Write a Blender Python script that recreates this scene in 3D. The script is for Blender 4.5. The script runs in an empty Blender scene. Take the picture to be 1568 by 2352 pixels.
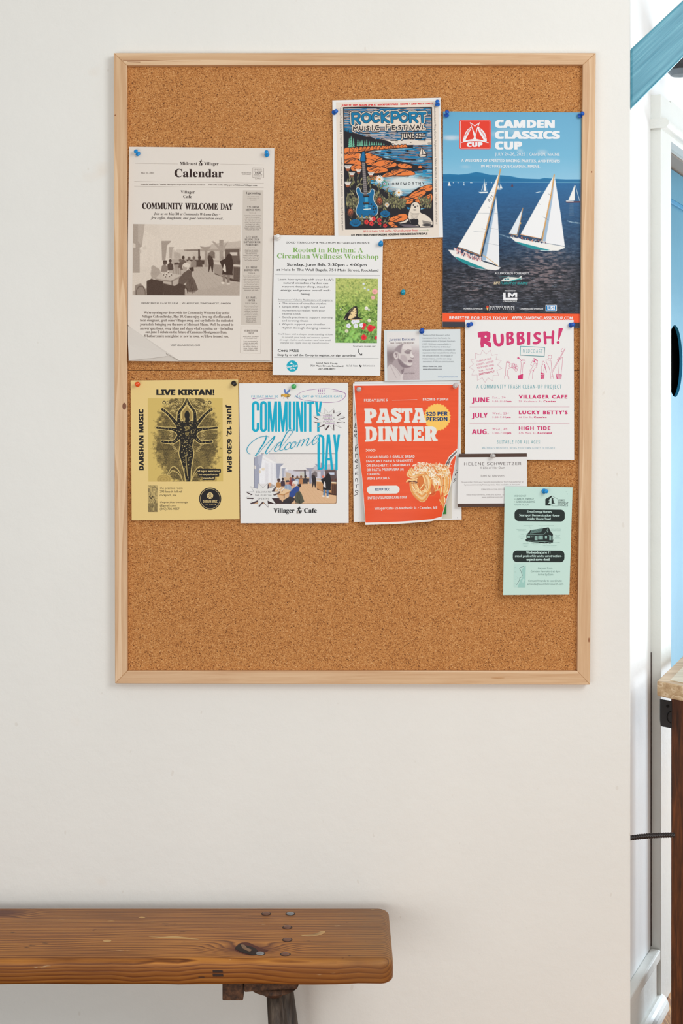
import bpy, bmesh, math, os, random
import numpy as np
from mathutils import Vector, Matrix

# ------------------------------------------------------------------ camera, world, lights, exposure
SC = bpy.context.scene
COL = SC.collection
F, D, HY, EYE = 3267.0, 2.842, 900.0, 1.49      # focal length in pixels, distance to the wall, horizon row, eye height
cam = bpy.data.cameras.new('camera'); cam.sensor_fit = 'AUTO'; cam.sensor_width = 36.0
cam.lens = F / 2352 * 36.0; cam.shift_y = -(1176 - HY) / 2352; cam.clip_start = 0.05
cam_o = bpy.data.objects.new('camera', cam); COL.objects.link(cam_o)
cam_o.location = (0, -D, EYE); cam_o.rotation_euler = (math.pi / 2, 0, 0)
SC.camera = cam_o
SC.view_settings.view_transform = 'Standard'; SC.view_settings.look = 'None'
SC.view_settings.exposure = -0.06; SC.view_settings.gamma = 1.0; SC.view_settings.use_curve_mapping = False
wd = bpy.data.worlds.new('world'); SC.world = wd; wd.use_nodes = True
wd.node_tree.nodes['Background'].inputs[0].default_value = (0.99, 0.995, 1.0, 1)
wd.node_tree.nodes['Background'].inputs[1].default_value = 0.49
def area(name, loc, target, sx, sy, power, col):
    l = bpy.data.lights.new(name, 'AREA'); l.shape = 'RECTANGLE'; l.size = sx; l.size_y = sy
    l.energy = power; l.color = col
    o = bpy.data.objects.new(name, l); COL.objects.link(o); o.location = loc
    o.rotation_euler = (Vector(target) - Vector(loc)).to_track_quat('-Z', 'Y').to_euler()
    return o
area('window_daylight', (1.8, -2.7, 2.7), (0.0, 0, 1.5), 1.3, 1.3, 47, (0.99, 1.0, 1.0))
area('front_fill_light', (-0.9, -3.7, 0.8), (-0.2, 0.0, 0.7), 2.8, 1.2, 48, (1.0, 0.985, 0.96))  # unseen fill lamp added low in front to brighten the wall under the bench
area('side_window_daylight', (3.3, 0.55, 1.9), (0.7, 0.5, 1.3), 0.9, 1.1, 16, (0.93, 0.97, 1.0))
area('far_window_daylight', (2.9, 2.1, 1.0), (0.7, 0.6, 0.6), 0.9, 1.5, 85, (0.76, 0.89, 1.0))

# ------------------------------------------------------------------ helpers
def lin(c):
    c = np.asarray(c, float) / 255.0
    return np.where(c <= 0.04045, c / 12.92, ((c + 0.055) / 1.055) ** 2.4)
def ink(c):                                       # print colours, a little more saturated than plain paint
    c = np.asarray(c, float); g = c.mean(axis=-1, keepdims=True); return lin(np.clip(g + (c - g) * 1.14, 0, 255))
def L4(c):
    v = lin(c); return (float(v[0]), float(v[1]), float(v[2]), 1.0)
def P(px, py, h=0.0):                            # photograph pixel -> point h metres in front of the board wall (y = 0)
    d = D - h
    return ((px - 784) * d / F, -h, EYE - (py - HY) * d / F)
def tagg(o, label=None, cat=None, group=None, kind=None):
    if label: o['label'] = label
    if cat: o['category'] = cat
    if group: o['group'] = group
    if kind: o['kind'] = kind
    return o
def empty(name, loc, label=None, cat=None, group=None):
    o = bpy.data.objects.new(name, None); COL.objects.link(o); o.location = loc; o.empty_display_size = 0.05
    bpy.context.view_layer.update()
    return tagg(o, label, cat, group)
def link(name, me, mat=None, parent=None, smooth=False):
    if mat is not None:
        for m in (mat if isinstance(mat, (list, tuple)) else [mat]): me.materials.append(m)
    o = bpy.data.objects.new(name, me); COL.objects.link(o)
    if parent is not None:
        o.parent = parent; o.matrix_parent_inverse = parent.matrix_basis.inverted()   # children are modelled in world space
    if smooth:
        for p in me.polygons: p.use_smooth = True
    return o
def bm_obj(name, bm, mat=None, parent=None, smooth=False):
    me = bpy.data.meshes.new(name); bm.to_mesh(me); bm.free()
    return link(name, me, mat, parent, smooth)
def py_obj(name, vs, fs, mat=None, parent=None, smooth=False):
    me = bpy.data.meshes.new(name); me.from_pydata(vs, [], fs); me.update()
    return link(name, me, mat, parent, smooth)
def box_bm(lo, hi, bevel=0.0, seg=2, bm=None):
    b = bmesh.new(); r = bmesh.ops.create_cube(b, size=1.0)
    for v in b.verts: v.co = Vector([lo[i] + (v.co[i] + .5) * (hi[i] - lo[i]) for i in range(3)])
    if bevel: bmesh.ops.bevel(b, geom=b.edges[:], offset=bevel, segments=seg, affect='EDGES', profile=0.5)
    return b
def box(name, lo, hi, mat, parent=None, bevel=0.0, seg=2, smooth=False):
    return bm_obj(name, box_bm(lo, hi, bevel, seg), mat, parent, smooth)
def prism(name, pts, vec, mat, parent=None, bevel=0.0):
    """closed polygon (3D points) swept along vec"""
    b = bmesh.new(); vs = [b.verts.new(p) for p in pts]; f = b.faces.new(vs)
    r = bmesh.ops.extrude_face_region(b, geom=[f])
    bmesh.ops.translate(b, vec=Vector(vec), verts=[g for g in r['geom'] if isinstance(g, bmesh.types.BMVert)])
    bmesh.ops.recalc_face_normals(b, faces=b.faces[:])
    if bevel: bmesh.ops.bevel(b, geom=b.edges[:], offset=bevel, segments=2, affect='EDGES', profile=0.5)
    return bm_obj(name, b, mat, parent)
def lathe_bm(prof, n=20):
    b = bmesh.new(); rings = []
    for r, z in prof:
        rings.append([b.verts.new((r * math.cos(2 * math.pi * k / n), r * math.sin(2 * math.pi * k / n), z)) for k in range(n)] if r > 1e-6 else [b.verts.new((0, 0, z))])
    for a, c in zip(rings, rings[1:]):
        for k in range(n):
            k2 = (k + 1) % n
            if len(a) == 1 and len(c) == 1: continue
            if len(a) == 1: b.faces.new((a[0], c[k2], c[k]))
            elif len(c) == 1: b.faces.new((a[k], a[k2], c[0]))
            else: b.faces.new((a[k], a[k2], c[k2], c[k]))
    bmesh.ops.recalc_face_normals(b, faces=b.faces[:])
    return b
def tube_bm(path, radii, n=12):
    b = bmesh.new(); rings = []
    path = [Vector(p) for p in path]
    for i, p in enumerate(path):
        t = (path[min(i + 1, len(path) - 1)] - path[max(i - 1, 0)]).normalized()
        u = t.orthogonal().normalized() if i == 0 else (rings_u - t * rings_u.dot(t)).normalized()
        rings_u = u; w = t.cross(u); r = radii[i] if isinstance(radii, (list, tuple)) else radii
        rings.append([b.verts.new(p + (u * math.cos(2 * math.pi * k / n) + w * math.sin(2 * math.pi * k / n)) * r) for k in range(n)])
    for a, c in zip(rings, rings[1:]):
        for k in range(n): b.faces.new((a[k], a[(k + 1) % n], c[(k + 1) % n], c[k]))
    b.faces.new(rings[0][::-1]); b.faces.new(rings[-1])
    bmesh.ops.recalc_face_normals(b, faces=b.faces[:])
    return b

# ------------------------------------------------------------------ materials
class NT:
    def __init__(s, name):
        s.m = bpy.data.materials.new(name); s.m.use_nodes = True; s.t = s.m.node_tree
        s.b = s.t.nodes['Principled BSDF']; s.b.inputs['Roughness'].default_value = 0.6
    def n(s, kind, **kw):
        nd = s.t.nodes.new(kind)
        for k, v in kw.items():
            if k[0] == '_': setattr(nd, k[1:], v)
            else:
                key = k.replace('__', ' ')
                inp = nd.inputs[int(key[1:])] if key[0] == 'i' and key[1:].isdigit() else nd.inputs[key]
                if hasattr(v, 'is_output'): s.t.links.new(v, inp)
                else: inp.default_value = v
        return nd
    def l(s, a, b): s.t.links.new(a, b)
    def coord(s, scale=(1, 1, 1), out='Object', rot=(0, 0, 0), loc=(0, 0, 0)):
        tc = s.n('ShaderNodeTexCoord')
        mp = s.n('ShaderNodeMapping', Vector=tc.outputs[out], Scale=scale, Rotation=rot, Location=loc)
        return mp.outputs[0]
    def ramp(s, fac, stops, interp='LINEAR'):
        r = s.n('ShaderNodeValToRGB', Fac=fac); r.color_ramp.interpolation = interp
        e = r.color_ramp.elements
        while len(e) < len(stops): e.new(0.5)
        for k, (p, c) in enumerate(stops):
            e[k].position = p; e[k].color = c if len(c) == 4 else L4(c)
        return r.outputs[0]
    def noise(s, v, scale, detail=3, rough=0.5, dist=0.0):
        return s.n('ShaderNodeTexNoise', Vector=v, Scale=scale, Detail=detail, Roughness=rough, Distortion=dist).outputs[0]
    def mix(s, fac, a, b, mode='MIX'):
        m = s.n('ShaderNodeMix', _data_type='RGBA', _blend_type=mode)
        for i, v in ((0, fac), (6, a), (7, b)):
            if hasattr(v, 'is_output'): s.l(v, m.inputs[i])
            else: m.inputs[i].default_value = v
        return m.outputs[2]
    def math(s, op, a, b=0.0, clamp=False):
        m = s.n('ShaderNodeMath', _operation=op, _use_clamp=clamp)
        for i, v in ((0, a), (1, b)):
            if hasattr(v, 'is_output'): s.l(v, m.inputs[i])
            else: m.inputs[i].default_value = v
        return m.outputs[0]
    def bump(s, h, strength=0.2, dist=0.001):
        b = s.n('ShaderNodeBump', Height=h, Strength=strength, Distance=dist); s.l(b.outputs[0], s.b.inputs['Normal'])
    def col(s, c):
        if hasattr(c, 'is_output'): s.l(c, s.b.inputs['Base Color'])
        else: s.b.inputs['Base Color'].default_value = L4(c)
    def set(s, **kw):
        for k, v in kw.items(): s.b.inputs[k.replace('__', ' ')].default_value = v
        return s
def plain(name, c, rough=0.5, **kw):
    t = NT(name); t.col(c); t.set(Roughness=rough, **kw)
    v = t.coord(); t.bump(t.noise(v, 60, 3), 0.08, 0.001)
    return t.m
def paint_mat(name, c, c2, rough=0.55, bump=0.25, stains=False):
    t = NT(name); v = t.coord()
    n1 = t.noise(v, 3.0, 4, 0.6)
    base = t.ramp(n1, [(0.35, c2), (0.65, c)])
    if stains:
        sp = t.noise(v, 9.0, 2, 0.4); sm = t.ramp(sp, [(0.70, (0, 0, 0)), (0.80, (255, 255, 255))])
        base = t.mix(t.math('MULTIPLY', sm, 0.30), base, L4((222, 196, 165)))
        s2 = t.noise(t.coord(scale=(1, 1, 0.6)), 70.0, 1, 0.3); m2 = t.ramp(s2, [(0.775, (0, 0, 0)), (0.80, (255, 255, 255))])
        base = t.mix(t.math('MULTIPLY', m2, 0.2), base, L4((190, 178, 160)))
    t.col(base); t.set(Roughness=rough)
    h = t.math('ADD', t.noise(v, 45, 4, 0.6), t.math('MULTIPLY', t.noise(v, 8, 2), 1.5))
    t.bump(h, bump, 0.004)
    return t.m
def wood_mat(name, stops, axis='X', scale=1.0, rough=0.5, bump=0.2, stretch=30.0, ring=9.0, wear=None, dark=None, coord='Object', rw=0.36):
    """grain that runs along one axis: stretched noise streaks plus wavy growth rings"""
    t = NT(name)
    sc = {'X': (1 / stretch, 1, 1), 'Y': (1, 1 / stretch, 1), 'Z': (1, 1, 1 / stretch)}[axis]
    v = t.coord(scale=tuple(a * scale for a in sc), out=coord)
    warp = t.noise(v, 14, 2, 0.5)
    n1 = t.noise(v, 130, 5, 0.65, 0.4)
    rg = t.noise(v, 36, 2, 0.4, 0.2)
    rings = t.math('FRACT', t.math('MULTIPLY', t.math('ADD', rg, t.math('MULTIPLY', warp, 0.8)), ring))
    saw = t.ramp(rings, [(0.0, (0, 0, 0)), (0.75, (150, 150, 150)), (0.95, (255, 255, 255)), (1.0, (20, 20, 20))])
    f = t.math('ADD', t.math('MULTIPLY', n1, 0.65 + (0.36 - rw)), t.math('MULTIPLY', saw, rw))
    c = t.ramp(f, stops)
    if dark:
        dn = t.noise(t.coord(scale=(0.35, 1, 1) if axis == 'X' else (1, 1, 0.35)), 6, 4, 0.6)
        c = t.mix(t.math('MULTIPLY', t.ramp(dn, [(0.48, (0, 0, 0)), (0.7, (255, 255, 255))]), dark[1]), c, L4(dark[0]))
    if wear:
        wn = t.noise(t.coord(scale=(0.25, 1, 1) if axis == 'X' else (1, 1, 0.25)), 55, 4, 0.7)
        wm = t.ramp(wn, [(0.66, (0, 0, 0)), (0.72, (255, 255, 255))])
        c = t.mix(t.math('MULTIPLY', wm, wear[1]), c, L4(wear[0]))
    t.col(c); t.set(Roughness=rough); t.bump(f, bump, 0.002)
    return t.m
def ink_mat(name, rough=0.6, paper=0.0):
    t = NT(name)
    a = t.n('ShaderNodeAttribute', _attribute_name='ink')
    t.col(a.outputs['Color']); t.set(Roughness=rough, Specular__IOR__Level=0.3)
    if paper:
        v = t.coord(); h = t.math('ADD', t.noise(v, 9, 3, 0.5), t.math('MULTIPLY', t.noise(v, 350, 2, 0.5), 0.02)); t.bump(h, paper, 0.006)
    return t.m
INK = ink_mat('printed_ink', 0.62)
GLOSS = ink_mat('glossy_print', 0.38, 0.12)
PRINT = ink_mat('matte_print', 0.6, 0.10)
def paper_mat(name, c, rough=0.6, wr=0.22):
    t = NT(name); t.col(c); t.set(Roughness=rough)
    v = t.coord(); h = t.math('ADD', t.noise(v, 7, 3, 0.5), t.math('MULTIPLY', t.noise(v, 300, 2, 0.5), 0.02)); t.bump(h, wr, 0.006)
    return t.m

# ------------------------------------------------------------------ flat print: vector lettering and shapes, and photographs as coloured grids
FD = bpy.utils.system_resource('DATAFILES', path='fonts')
try: MATHF = bpy.data.fonts.load(os.path.join(FD, 'NotoSansMath-Regular.woff2')); HASF = True
except Exception: MATHF, HASF = None, False
try: MONOF = bpy.data.fonts.load(os.path.join(FD, 'DejaVuSansMono.woff2'))
except Exception: MONOF = None
STY = {'R': (0, 0, 0), 'B': (0x1D5D4, 0x1D5EE, 0x1D7EC), 'S': (0x1D400, 0x1D41A, 0x1D7CE), 'I': (0x1D434, 0x1D44E, 0),
       'J': (0x1D468, 0x1D482, 0x1D7CE), 'C': (0x1D4D0, 0x1D4EA, 0), 'G': None, 'M': None}
def mapstr(s, st):
    if not HASF: return s
    if st != 'G': s = s.replace('\u2014', '\u2212').replace('\u2022', '\u2219')
    if STY[st] is None: return s
    up, lo, dg = STY[st]; r = ''
    for c in s:
        if 'A' <= c <= 'Z' and up: r += chr(up + ord(c) - 65)
        elif 'a' <= c <= 'z' and lo: r += chr(0x210E) if (st == 'I' and c == 'h') else chr(lo + ord(c) - 97)
        elif '0' <= c <= '9' and dg: r += chr(dg + ord(c) - 48)
        else: r += c
    return r
CAPH = {}
TEXTQ = []
def text_mesh_batch(items):
    """items: list of (string, style, weight, spacing, shear) -> list of (verts Nx2, faces, xmin, xmax)"""
    obs = []
    for (s, st, w, sp, sh) in items:
        cu = bpy.data.curves.new('glyphs', 'FONT'); cu.body = mapstr(s, st); cu.resolution_u = 2
        fnt = MONOF if st == 'M' else (None if st == 'G' else MATHF)
        if fnt: cu.font = fnt
        cu.space_character = sp; cu.shear = sh; cu.fill_mode = 'FRONT'
        o = bpy.data.objects.new('glyphs', cu); COL.objects.link(o); obs.append(o)
    bpy.context.view_layer.update()
    dg = bpy.context.evaluated_depsgraph_get(); out = []
    for o in obs:
        me = o.evaluated_get(dg).to_mesh()
        n = len(me.vertices); co = np.empty(n * 3); me.vertices.foreach_get('co', co); co = co.reshape(-1, 3)[:, :2].copy()
        out.append((co, [tuple(p.vertices) for p in me.polygons])); o.evaluated_get(dg).to_mesh_clear()
    for o in obs:
        cu = o.data; bpy.data.objects.remove(o); bpy.data.curves.remove(cu)
    return out
POSTERS = []
def paper_mesh(name, vs, rows, cols, mat, parent, th=0.00025):
    """a sheet from a grid of points: smooth front, back and thin flat rim"""
    n = len(vs); C1 = cols + 1; fs = []
    for j in range(rows):
        for i in range(cols): q = j * C1 + i; fs.append((q, q + C1, q + C1 + 1, q + 1))
    nf = len(fs); back = [(v[0], v[1] + th, v[2]) for v in vs]
    fs += [tuple(n + i for i in f[::-1]) for f in fs[:nf]]
    loop = list(range(C1)) + [j * C1 + cols for j in range(1, rows + 1)] + [rows * C1 + i for i in range(cols - 1, -1, -1)] + [j * C1 for j in range(rows - 1, 0, -1)]
    allv = list(vs) + back; base = len(allv); m = len(loop)
    allv += [vs[i] for i in loop] + [back[i] for i in loop]
    for k in range(m): j = (k + 1) % m; fs.append((base + k, base + j, base + m + j, base + m + k))
    me = bpy.data.meshes.new(name); me.from_pydata(allv, [], fs); me.update()
    o = link(name, me, mat, parent)
    for p in me.polygons: p.use_smooth = p.index < nf * 2
    return o
class Poster:
    """a sheet of paper; everything printed on it is given in the coordinates of a zoomed crop, self.z = (ox, oy, scale)"""
    lift = 0.00006
    def __init__(s, name, label, cat, left, right, h, mat, tack=None, top=None, bot=None, rows=16, cols=12, group=None, sheet_name='sheet'):
        s.h = h; s.z = (0, 0, 1); s.cmds = []; s.layer = 1; s.ink = INK
        cx = (left[0][0] + right[0][0]) / 2; cy = (left[0][1] + left[-1][1]) / 2
        s.root = empty(name, P(cx, left[0][1], h(cx, left[0][1])), label, cat, group)
        def along(poly, t):
            y0, y1 = poly[0][1], poly[-1][1]; y = y0 + (y1 - y0) * t
            return (float(np.interp(y, [p[1] for p in poly], [p[0] for p in poly])), y)
        vs, fs = [], []
        for j in range(rows + 1):
            a = along(left, j / rows); b = along(right, j / rows)
            for i in range(cols + 1):
                u = i / cols; x = a[0] + (b[0] - a[0]) * u; y = a[1] + (b[1] - a[1]) * u
                if bot: y += bot(u) * (j / rows) ** 3
                vs.append(P(x, y, h(x, y)))
        s.sheet = paper_mesh(sheet_name, vs, rows, cols, mat, s.root)
        POSTERS.append(s)
    def zz(s, p): return (s.z[0] + p[0] / s.z[2], s.z[1] + p[1] / s.z[2])
    def up(s): s.layer += 1
    def poly(s, part, pts, col, raw=False):
        s.cmds.append(('poly', part, [p if raw else s.zz(p) for p in pts], col, s.layer))
    def rect(s, part, x0, y0, x1, y1, col): s.poly(part, [(x0, y0), (x1, y0), (x1, y1), (x0, y1)], col)
    def rrect(s, part, x0, y0, x1, y1, r, col, sl=0.0):
        pts = []
        for cx, cy, a0 in ((x1 - r, y0 + r, -90), (x1 - r, y1 - r, 0), (x0 + r, y1 - r, 90), (x0 + r, y0 + r, 180)):
            for k in range(6):
                a = math.radians(a0 + 18 * k); x = cx + r * math.cos(a); pts.append((x, cy + r * math.sin(a) + sl * (x - x0)))
        s.poly(part, pts, col)
    def ell(s, part, cx, cy, rx, ry, col, n=28, rot=0):
        c, d = math.cos(rot), math.sin(rot)
        s.poly(part, [(cx + rx * math.cos(2 * math.pi * k / n) * c - ry * math.sin(2 * math.pi * k / n) * d,
                       cy + rx * math.cos(2 * math.pi * k / n) * d + ry * math.sin(2 * math.pi * k / n) * c) for k in range(n)], col)
    def line(s, part, pts, w, col, caps=True, closed=False):
        """ribbon; w is one width or one per point"""
        pts = list(pts)
        if closed: pts = pts + [pts[0]]
        ws = list(w) if isinstance(w, (list, tuple)) else [w] * len(pts)
        if closed and len(ws) < len(pts): ws.append(ws[0])
        q = [(pts[0], ws[0])]
        for p_, w_ in zip(pts[1:], ws[1:]):
            if math.hypot(p_[0] - q[-1][0][0], p_[1] - q[-1][0][1]) > 1e-6: q.append((p_, w_))
        pts, ws = [p_ for p_, _ in q], [w_ for _, w_ in q]; m = len(pts)
        if m < 2: return
        dirs = [((b_[0] - a_[0]) / math.hypot(b_[0] - a_[0], b_[1] - a_[1]), (b_[1] - a_[1]) / math.hypot(b_[0] - a_[0], b_[1] - a_[1])) for a_, b_ in zip(pts, pts[1:])]
        off = []
        for k in range(m):
            if closed and k in (0, m - 1): d0, d1 = dirs[-1], dirs[0]
            else: d0, d1 = dirs[max(0, k - 1)], dirs[min(m - 2, k)]
            nx, ny = -(d0[1] + d1[1]), d0[0] + d1[0]; l_ = math.hypot(nx, ny)
            if l_ < 0.2: nx, ny, sc = -d1[1], d1[0], 1.0
            else: nx, ny = nx / l_, ny / l_; sc = min(1.8, 2.0 / l_)
            off.append((nx * sc * ws[k] / 2, ny * sc * ws[k] / 2))
        for k in range(m - 1):
            (x0, y0), (x1, y1), (ax, ay), (bx, by) = pts[k], pts[k + 1], off[k], off[k + 1]
            s.poly(part, [(x0 + ax, y0 + ay), (x1 + bx, y1 + by), (x1 - bx, y1 - by), (x0 - ax, y0 - ay)], col)
        if caps and not closed:
            for k, sg, d_ in ((0, -1, dirs[0]), (m - 1, 1, dirs[-1])):
                if ws[k] / s.z[2] < 0.6: continue
                r_ = ws[k] / 2; a0 = math.atan2(d_[1] * sg, d_[0] * sg); s.poly(part, [(pts[k][0] + r_ * math.cos(a0 + t_), pts[k][1] + r_ * math.sin(a0 + t_)) for t_ in np.linspace(-math.pi / 2, math.pi / 2, 7)], col)
    def curve(s, part, pts, w, col, n=6, closed=False):
        s.line(part, smooth(pts, n, closed), interp_w(w, len(pts), n, closed), col, closed=closed)
    def text(s, part, st, string, x0, y0, x1, cap, col, y1=None, sp=1.0, w=0.0, sh=0.0, capref=None):
        """baseline from (x0, y0) to (x1, y1); the string is fitted to that length, capitals are cap high"""
        p0 = s.zz((x0, y0)); p1 = s.zz((x1, y0 if y1 is None else y1))
        s.cmds.append(('text', part, (string, st, w, sp, sh), p0, p1, cap / s.z[2], col, s.layer))
    def lines(s, part, st, cap, col, rows, **kw):
        for r in rows: s.text(part, st, r[0], r[1], r[2], r[3], cap, col, y1=r[4] if len(r) > 4 else None, **kw)
    def hz(s, x, y, layer, k=0): return s.h(x, y) + s.lift + layer * 0.00003 + (k % 28) * 0.000001
    def picture(s, part, corners, res, painter, mat=None):
        """a printed photograph: a fine grid, one colour per vertex, painted by painter(Canvas)"""
        tl, tr, br, bl = [s.zz(c) for c in corners]
        W = int(max(abs(tr[0] - tl[0]), abs(br[0] - bl[0])) * res) + 2; H = int(max(abs(bl[1] - tl[1]), abs(br[1] - tr[1])) * res) + 2
        u, v = np.meshgrid(np.linspace(0, 1, W), np.linspace(0, 1, H))
        X = (tl[0] * (1 - u) + tr[0] * u) * (1 - v) + (bl[0] * (1 - u) + br[0] * u) * v
        Y = (tl[1] * (1 - u) + tr[1] * u) * (1 - v) + (bl[1] * (1 - u) + br[1] * u) * v
        cv = Canvas(X, Y, res); cv.z = s.z; painter(cv)
        hh = np.vectorize(s.h)(X, Y) + s.lift + s.layer * 0.00003
        d = D - hh
        co = np.stack([(X - 784) * d / F, -hh, EYE - (Y - HY) * d / F], -1).reshape(-1, 3)
        idx = np.arange(W * H).reshape(H, W)
        q = np.stack([idx[:-1, :-1], idx[1:, :-1], idx[1:, 1:], idx[:-1, 1:]], -1).reshape(-1, 4)
        if cv.mask is not None:
            keep = cv.mask.reshape(-1)[q].all(1); q = q[keep]
            used = np.unique(q); remap = np.full(W * H, -1); remap[used] = np.arange(len(used)); q = remap[q]; co = co[used]; cols = cv.C.reshape(-1, 3)[used]
        else: cols = cv.C.reshape(-1, 3)
        me = bpy.data.meshes.new(part); me.vertices.add(len(co)); me.vertices.foreach_set('co', co.ravel())
        me.loops.add(q.size); me.loops.foreach_set('vertex_index', q.ravel().astype(np.int32))
        me.polygons.add(len(q)); me.polygons.foreach_set('loop_start', np.arange(0, q.size, 4, dtype=np.int32)); me.update(calc_edges=True)
        at = me.color_attributes.new('ink', 'FLOAT_COLOR', 'POINT')
        c4 = np.ones((len(co), 4)); c4[:, :3] = ink(np.clip(cols, 0, 255)); at.data.foreach_set('color', c4.ravel())
        s.up()
        return link(part, me, mat or PRINT, s.root, True)
def flush_posters():
    q = [(p, c) for p in POSTERS for c in p.cmds if c[0] == 'text']
    styles = sorted({c[2][1] for _, c in q}); caps = text_mesh_batch([('H', st, 0, 1, 0) for st in styles])
    for st, (co, _) in zip(styles, caps): CAPH[st] = co[:, 1].max() - co[:, 1].min()
    res = text_mesh_batch([c[2] for _, c in q])
    look = {id(c): r for (_, c), r in zip(q, res)}
    for p in POSTERS:
        parts = {}
        # printed matter of one kind that stands apart on the sheet becomes separate parts
        bb = []
        for c in p.cmds:
            if c[0] == 'poly': xs, ys = [q_[0] for q_ in c[2]], [q_[1] for q_ in c[2]]
            else:
                (ax, ay), (bx, by) = c[3], c[4]; n_ = math.hypot(bx - ax, by - ay) or 1; nx, ny = (by - ay) / n_ * c[5], -(bx - ax) / n_ * c[5]
                xs, ys = [ax, bx, ax + nx, bx + nx], [ay, by, ay + ny, by + ny]
            bb.append((c[1], min(xs), min(ys), max(xs), max(ys)))
        par = list(range(len(bb)))
        def find(i):
            while par[i] != i: par[i] = par[par[i]]; i = par[i]
            return i
        for i in range(len(bb)):
            for j in range(i):
                a_, b_ = bb[i], bb[j]; g_ = 10.0 if 'hand' not in a_[0] else 18.0
                if a_[0] == b_[0] and a_[1] < b_[3] + g_ and b_[1] < a_[3] + g_ and a_[2] < b_[4] + g_ and b_[2] < a_[4] + g_: par[find(i)] = find(j)
        key = {id(c): (c[1], find(i)) for i, c in enumerate(p.cmds)}
        for k, c in enumerate(p.cmds):
            b = parts.setdefault(key[id(c)], ([], [], []))
            base = len(b[0]); layer = c[-1]
            if c[0] == 'poly':
                b[0].extend(P(x, y, p.hz(x, y, layer, k)) for x, y in c[2]); b[1].append(list(range(base, base + len(c[2])))); b[2].append(c[3])
            else:
                co, fs = look[id(c)]
                if len(co) == 0: continue
                x0, x1 = co[:, 0].min(), co[:, 0].max(); (ax, ay), (bx, by) = c[3], c[4]
                n = math.hypot(bx - ax, by - ay); ux, uy = (bx - ax) / n, (by - ay) / n
                ky = c[5] / CAPH[c[2][1]]; w = max(0.0, c[2][2]) * ky * (0.7 / 0.7)   # heavier weights are overprinted with small shifts
                kx = (n - 2 * w) / (x1 - x0)
                if w * 1.0 < 0.02: offs = [(0, 0)]
                elif c[2][2] < 0.022: offs = [(-w, 0), (w, 0)]
                elif c[2][2] < 0.06: offs = [(-w, -w * .5), (w, -w * .5), (-w, w * .5), (w, w * .5), (0, 0)]
                else: offs = [(w * math.cos(a), w * math.sin(a)) for a in np.linspace(0, 2 * math.pi, 13)[:-1]] + [(0, 0)]
                for m_, (ox, oy) in enumerate(offs):
                    base = len(b[0])
                    for x, y in co:
                        s_, t_ = (x - x0) * kx + w + ox, y * ky + oy; X, Y = ax + ux * s_ + uy * t_, ay + uy * s_ - ux * t_
                        b[0].append(P(X, Y, p.hz(X, Y, layer, 5 + m_)))
                    for f in fs: b[1].append([base + i for i in f]); b[2].append(c[6])
        for (part, _), (vs, fs, cl) in parts.items():
            # keep every face turned to the room
            me = bpy.data.meshes.new(part); me.from_pydata(vs, [], fs); me.update()
            at = me.color_attributes.new('ink', 'FLOAT_COLOR', 'CORNER')
            arr = np.ones((len(me.loops), 4)); k = 0; cache = {}
            for pl in me.polygons:
                cc = cl[pl.index]
                if cc not in cache: cache[cc] = ink(cc)
                arr[pl.loop_start:pl.loop_start + pl.loop_total, :3] = cache[cc]
            at.data.foreach_set('color', arr.ravel())
            link(part, me, p.ink, p.root)
def smooth(pts, n=6, closed=False):
    out = []; m = len(pts); rng = range(m if closed else m - 1)
    g = (lambda i: pts[i % m]) if closed else (lambda i: pts[max(0, min(m - 1, i))])
    for k in rng:
        p0, p1, p2, p3 = g(k - 1), g(k), g(k + 1), g(k + 2)
        for j in range(n):
            t = j / n
            out.append(tuple(0.5 * (2 * p1[i] + (p2[i] - p0[i]) * t + (2 * p0[i] - 5 * p1[i] + 4 * p2[i] - p3[i]) * t * t + (3 * p1[i] - p0[i] - 3 * p2[i] + p3[i]) * t ** 3) for i in (0, 1)))
    if not closed: out.append(tuple(pts[-1]))
    return out
def interp_w(w, m, n, closed=False):
    if not isinstance(w, (list, tuple)): return w
    w = list(w) + ([w[0]] if closed else []); out = []
    for k in range(len(w) - 1):
        for j in range(n): out.append(w[k] + (w[k + 1] - w[k]) * j / n)
    if not closed: out.append(w[-1])
    return out
def vn(x, y, seed=0):
    """value noise, 0..1"""
    xi = np.floor(x).astype(np.int64); yi = np.floor(y).astype(np.int64); fx = x - xi; fy = y - yi
    fx = fx * fx * (3 - 2 * fx); fy = fy * fy * (3 - 2 * fy)
    def hsh(a, b):
        h = (a * 374761393 + b * 668265263 + seed * 974711) & 0x7fffffff
        h = ((h ^ (h >> 13)) * 1274126177) & 0x7fffffff
        return ((h ^ (h >> 16)) & 0xffff) / 65535.0
    a, b, c, d = hsh(xi, yi), hsh(xi + 1, yi), hsh(xi, yi + 1), hsh(xi + 1, yi + 1)
    return (a * (1 - fx) + b * fx) * (1 - fy) + (c * (1 - fx) + d * fx) * fy
def fbm(x, y, oct=4, seed=0):
    r = 0; a = 0.5; t = 0
    for k in range(oct): r = r + a * vn(x * 2 ** k, y * 2 ** k, seed + k); t += a; a *= 0.55
    return r / t
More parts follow.
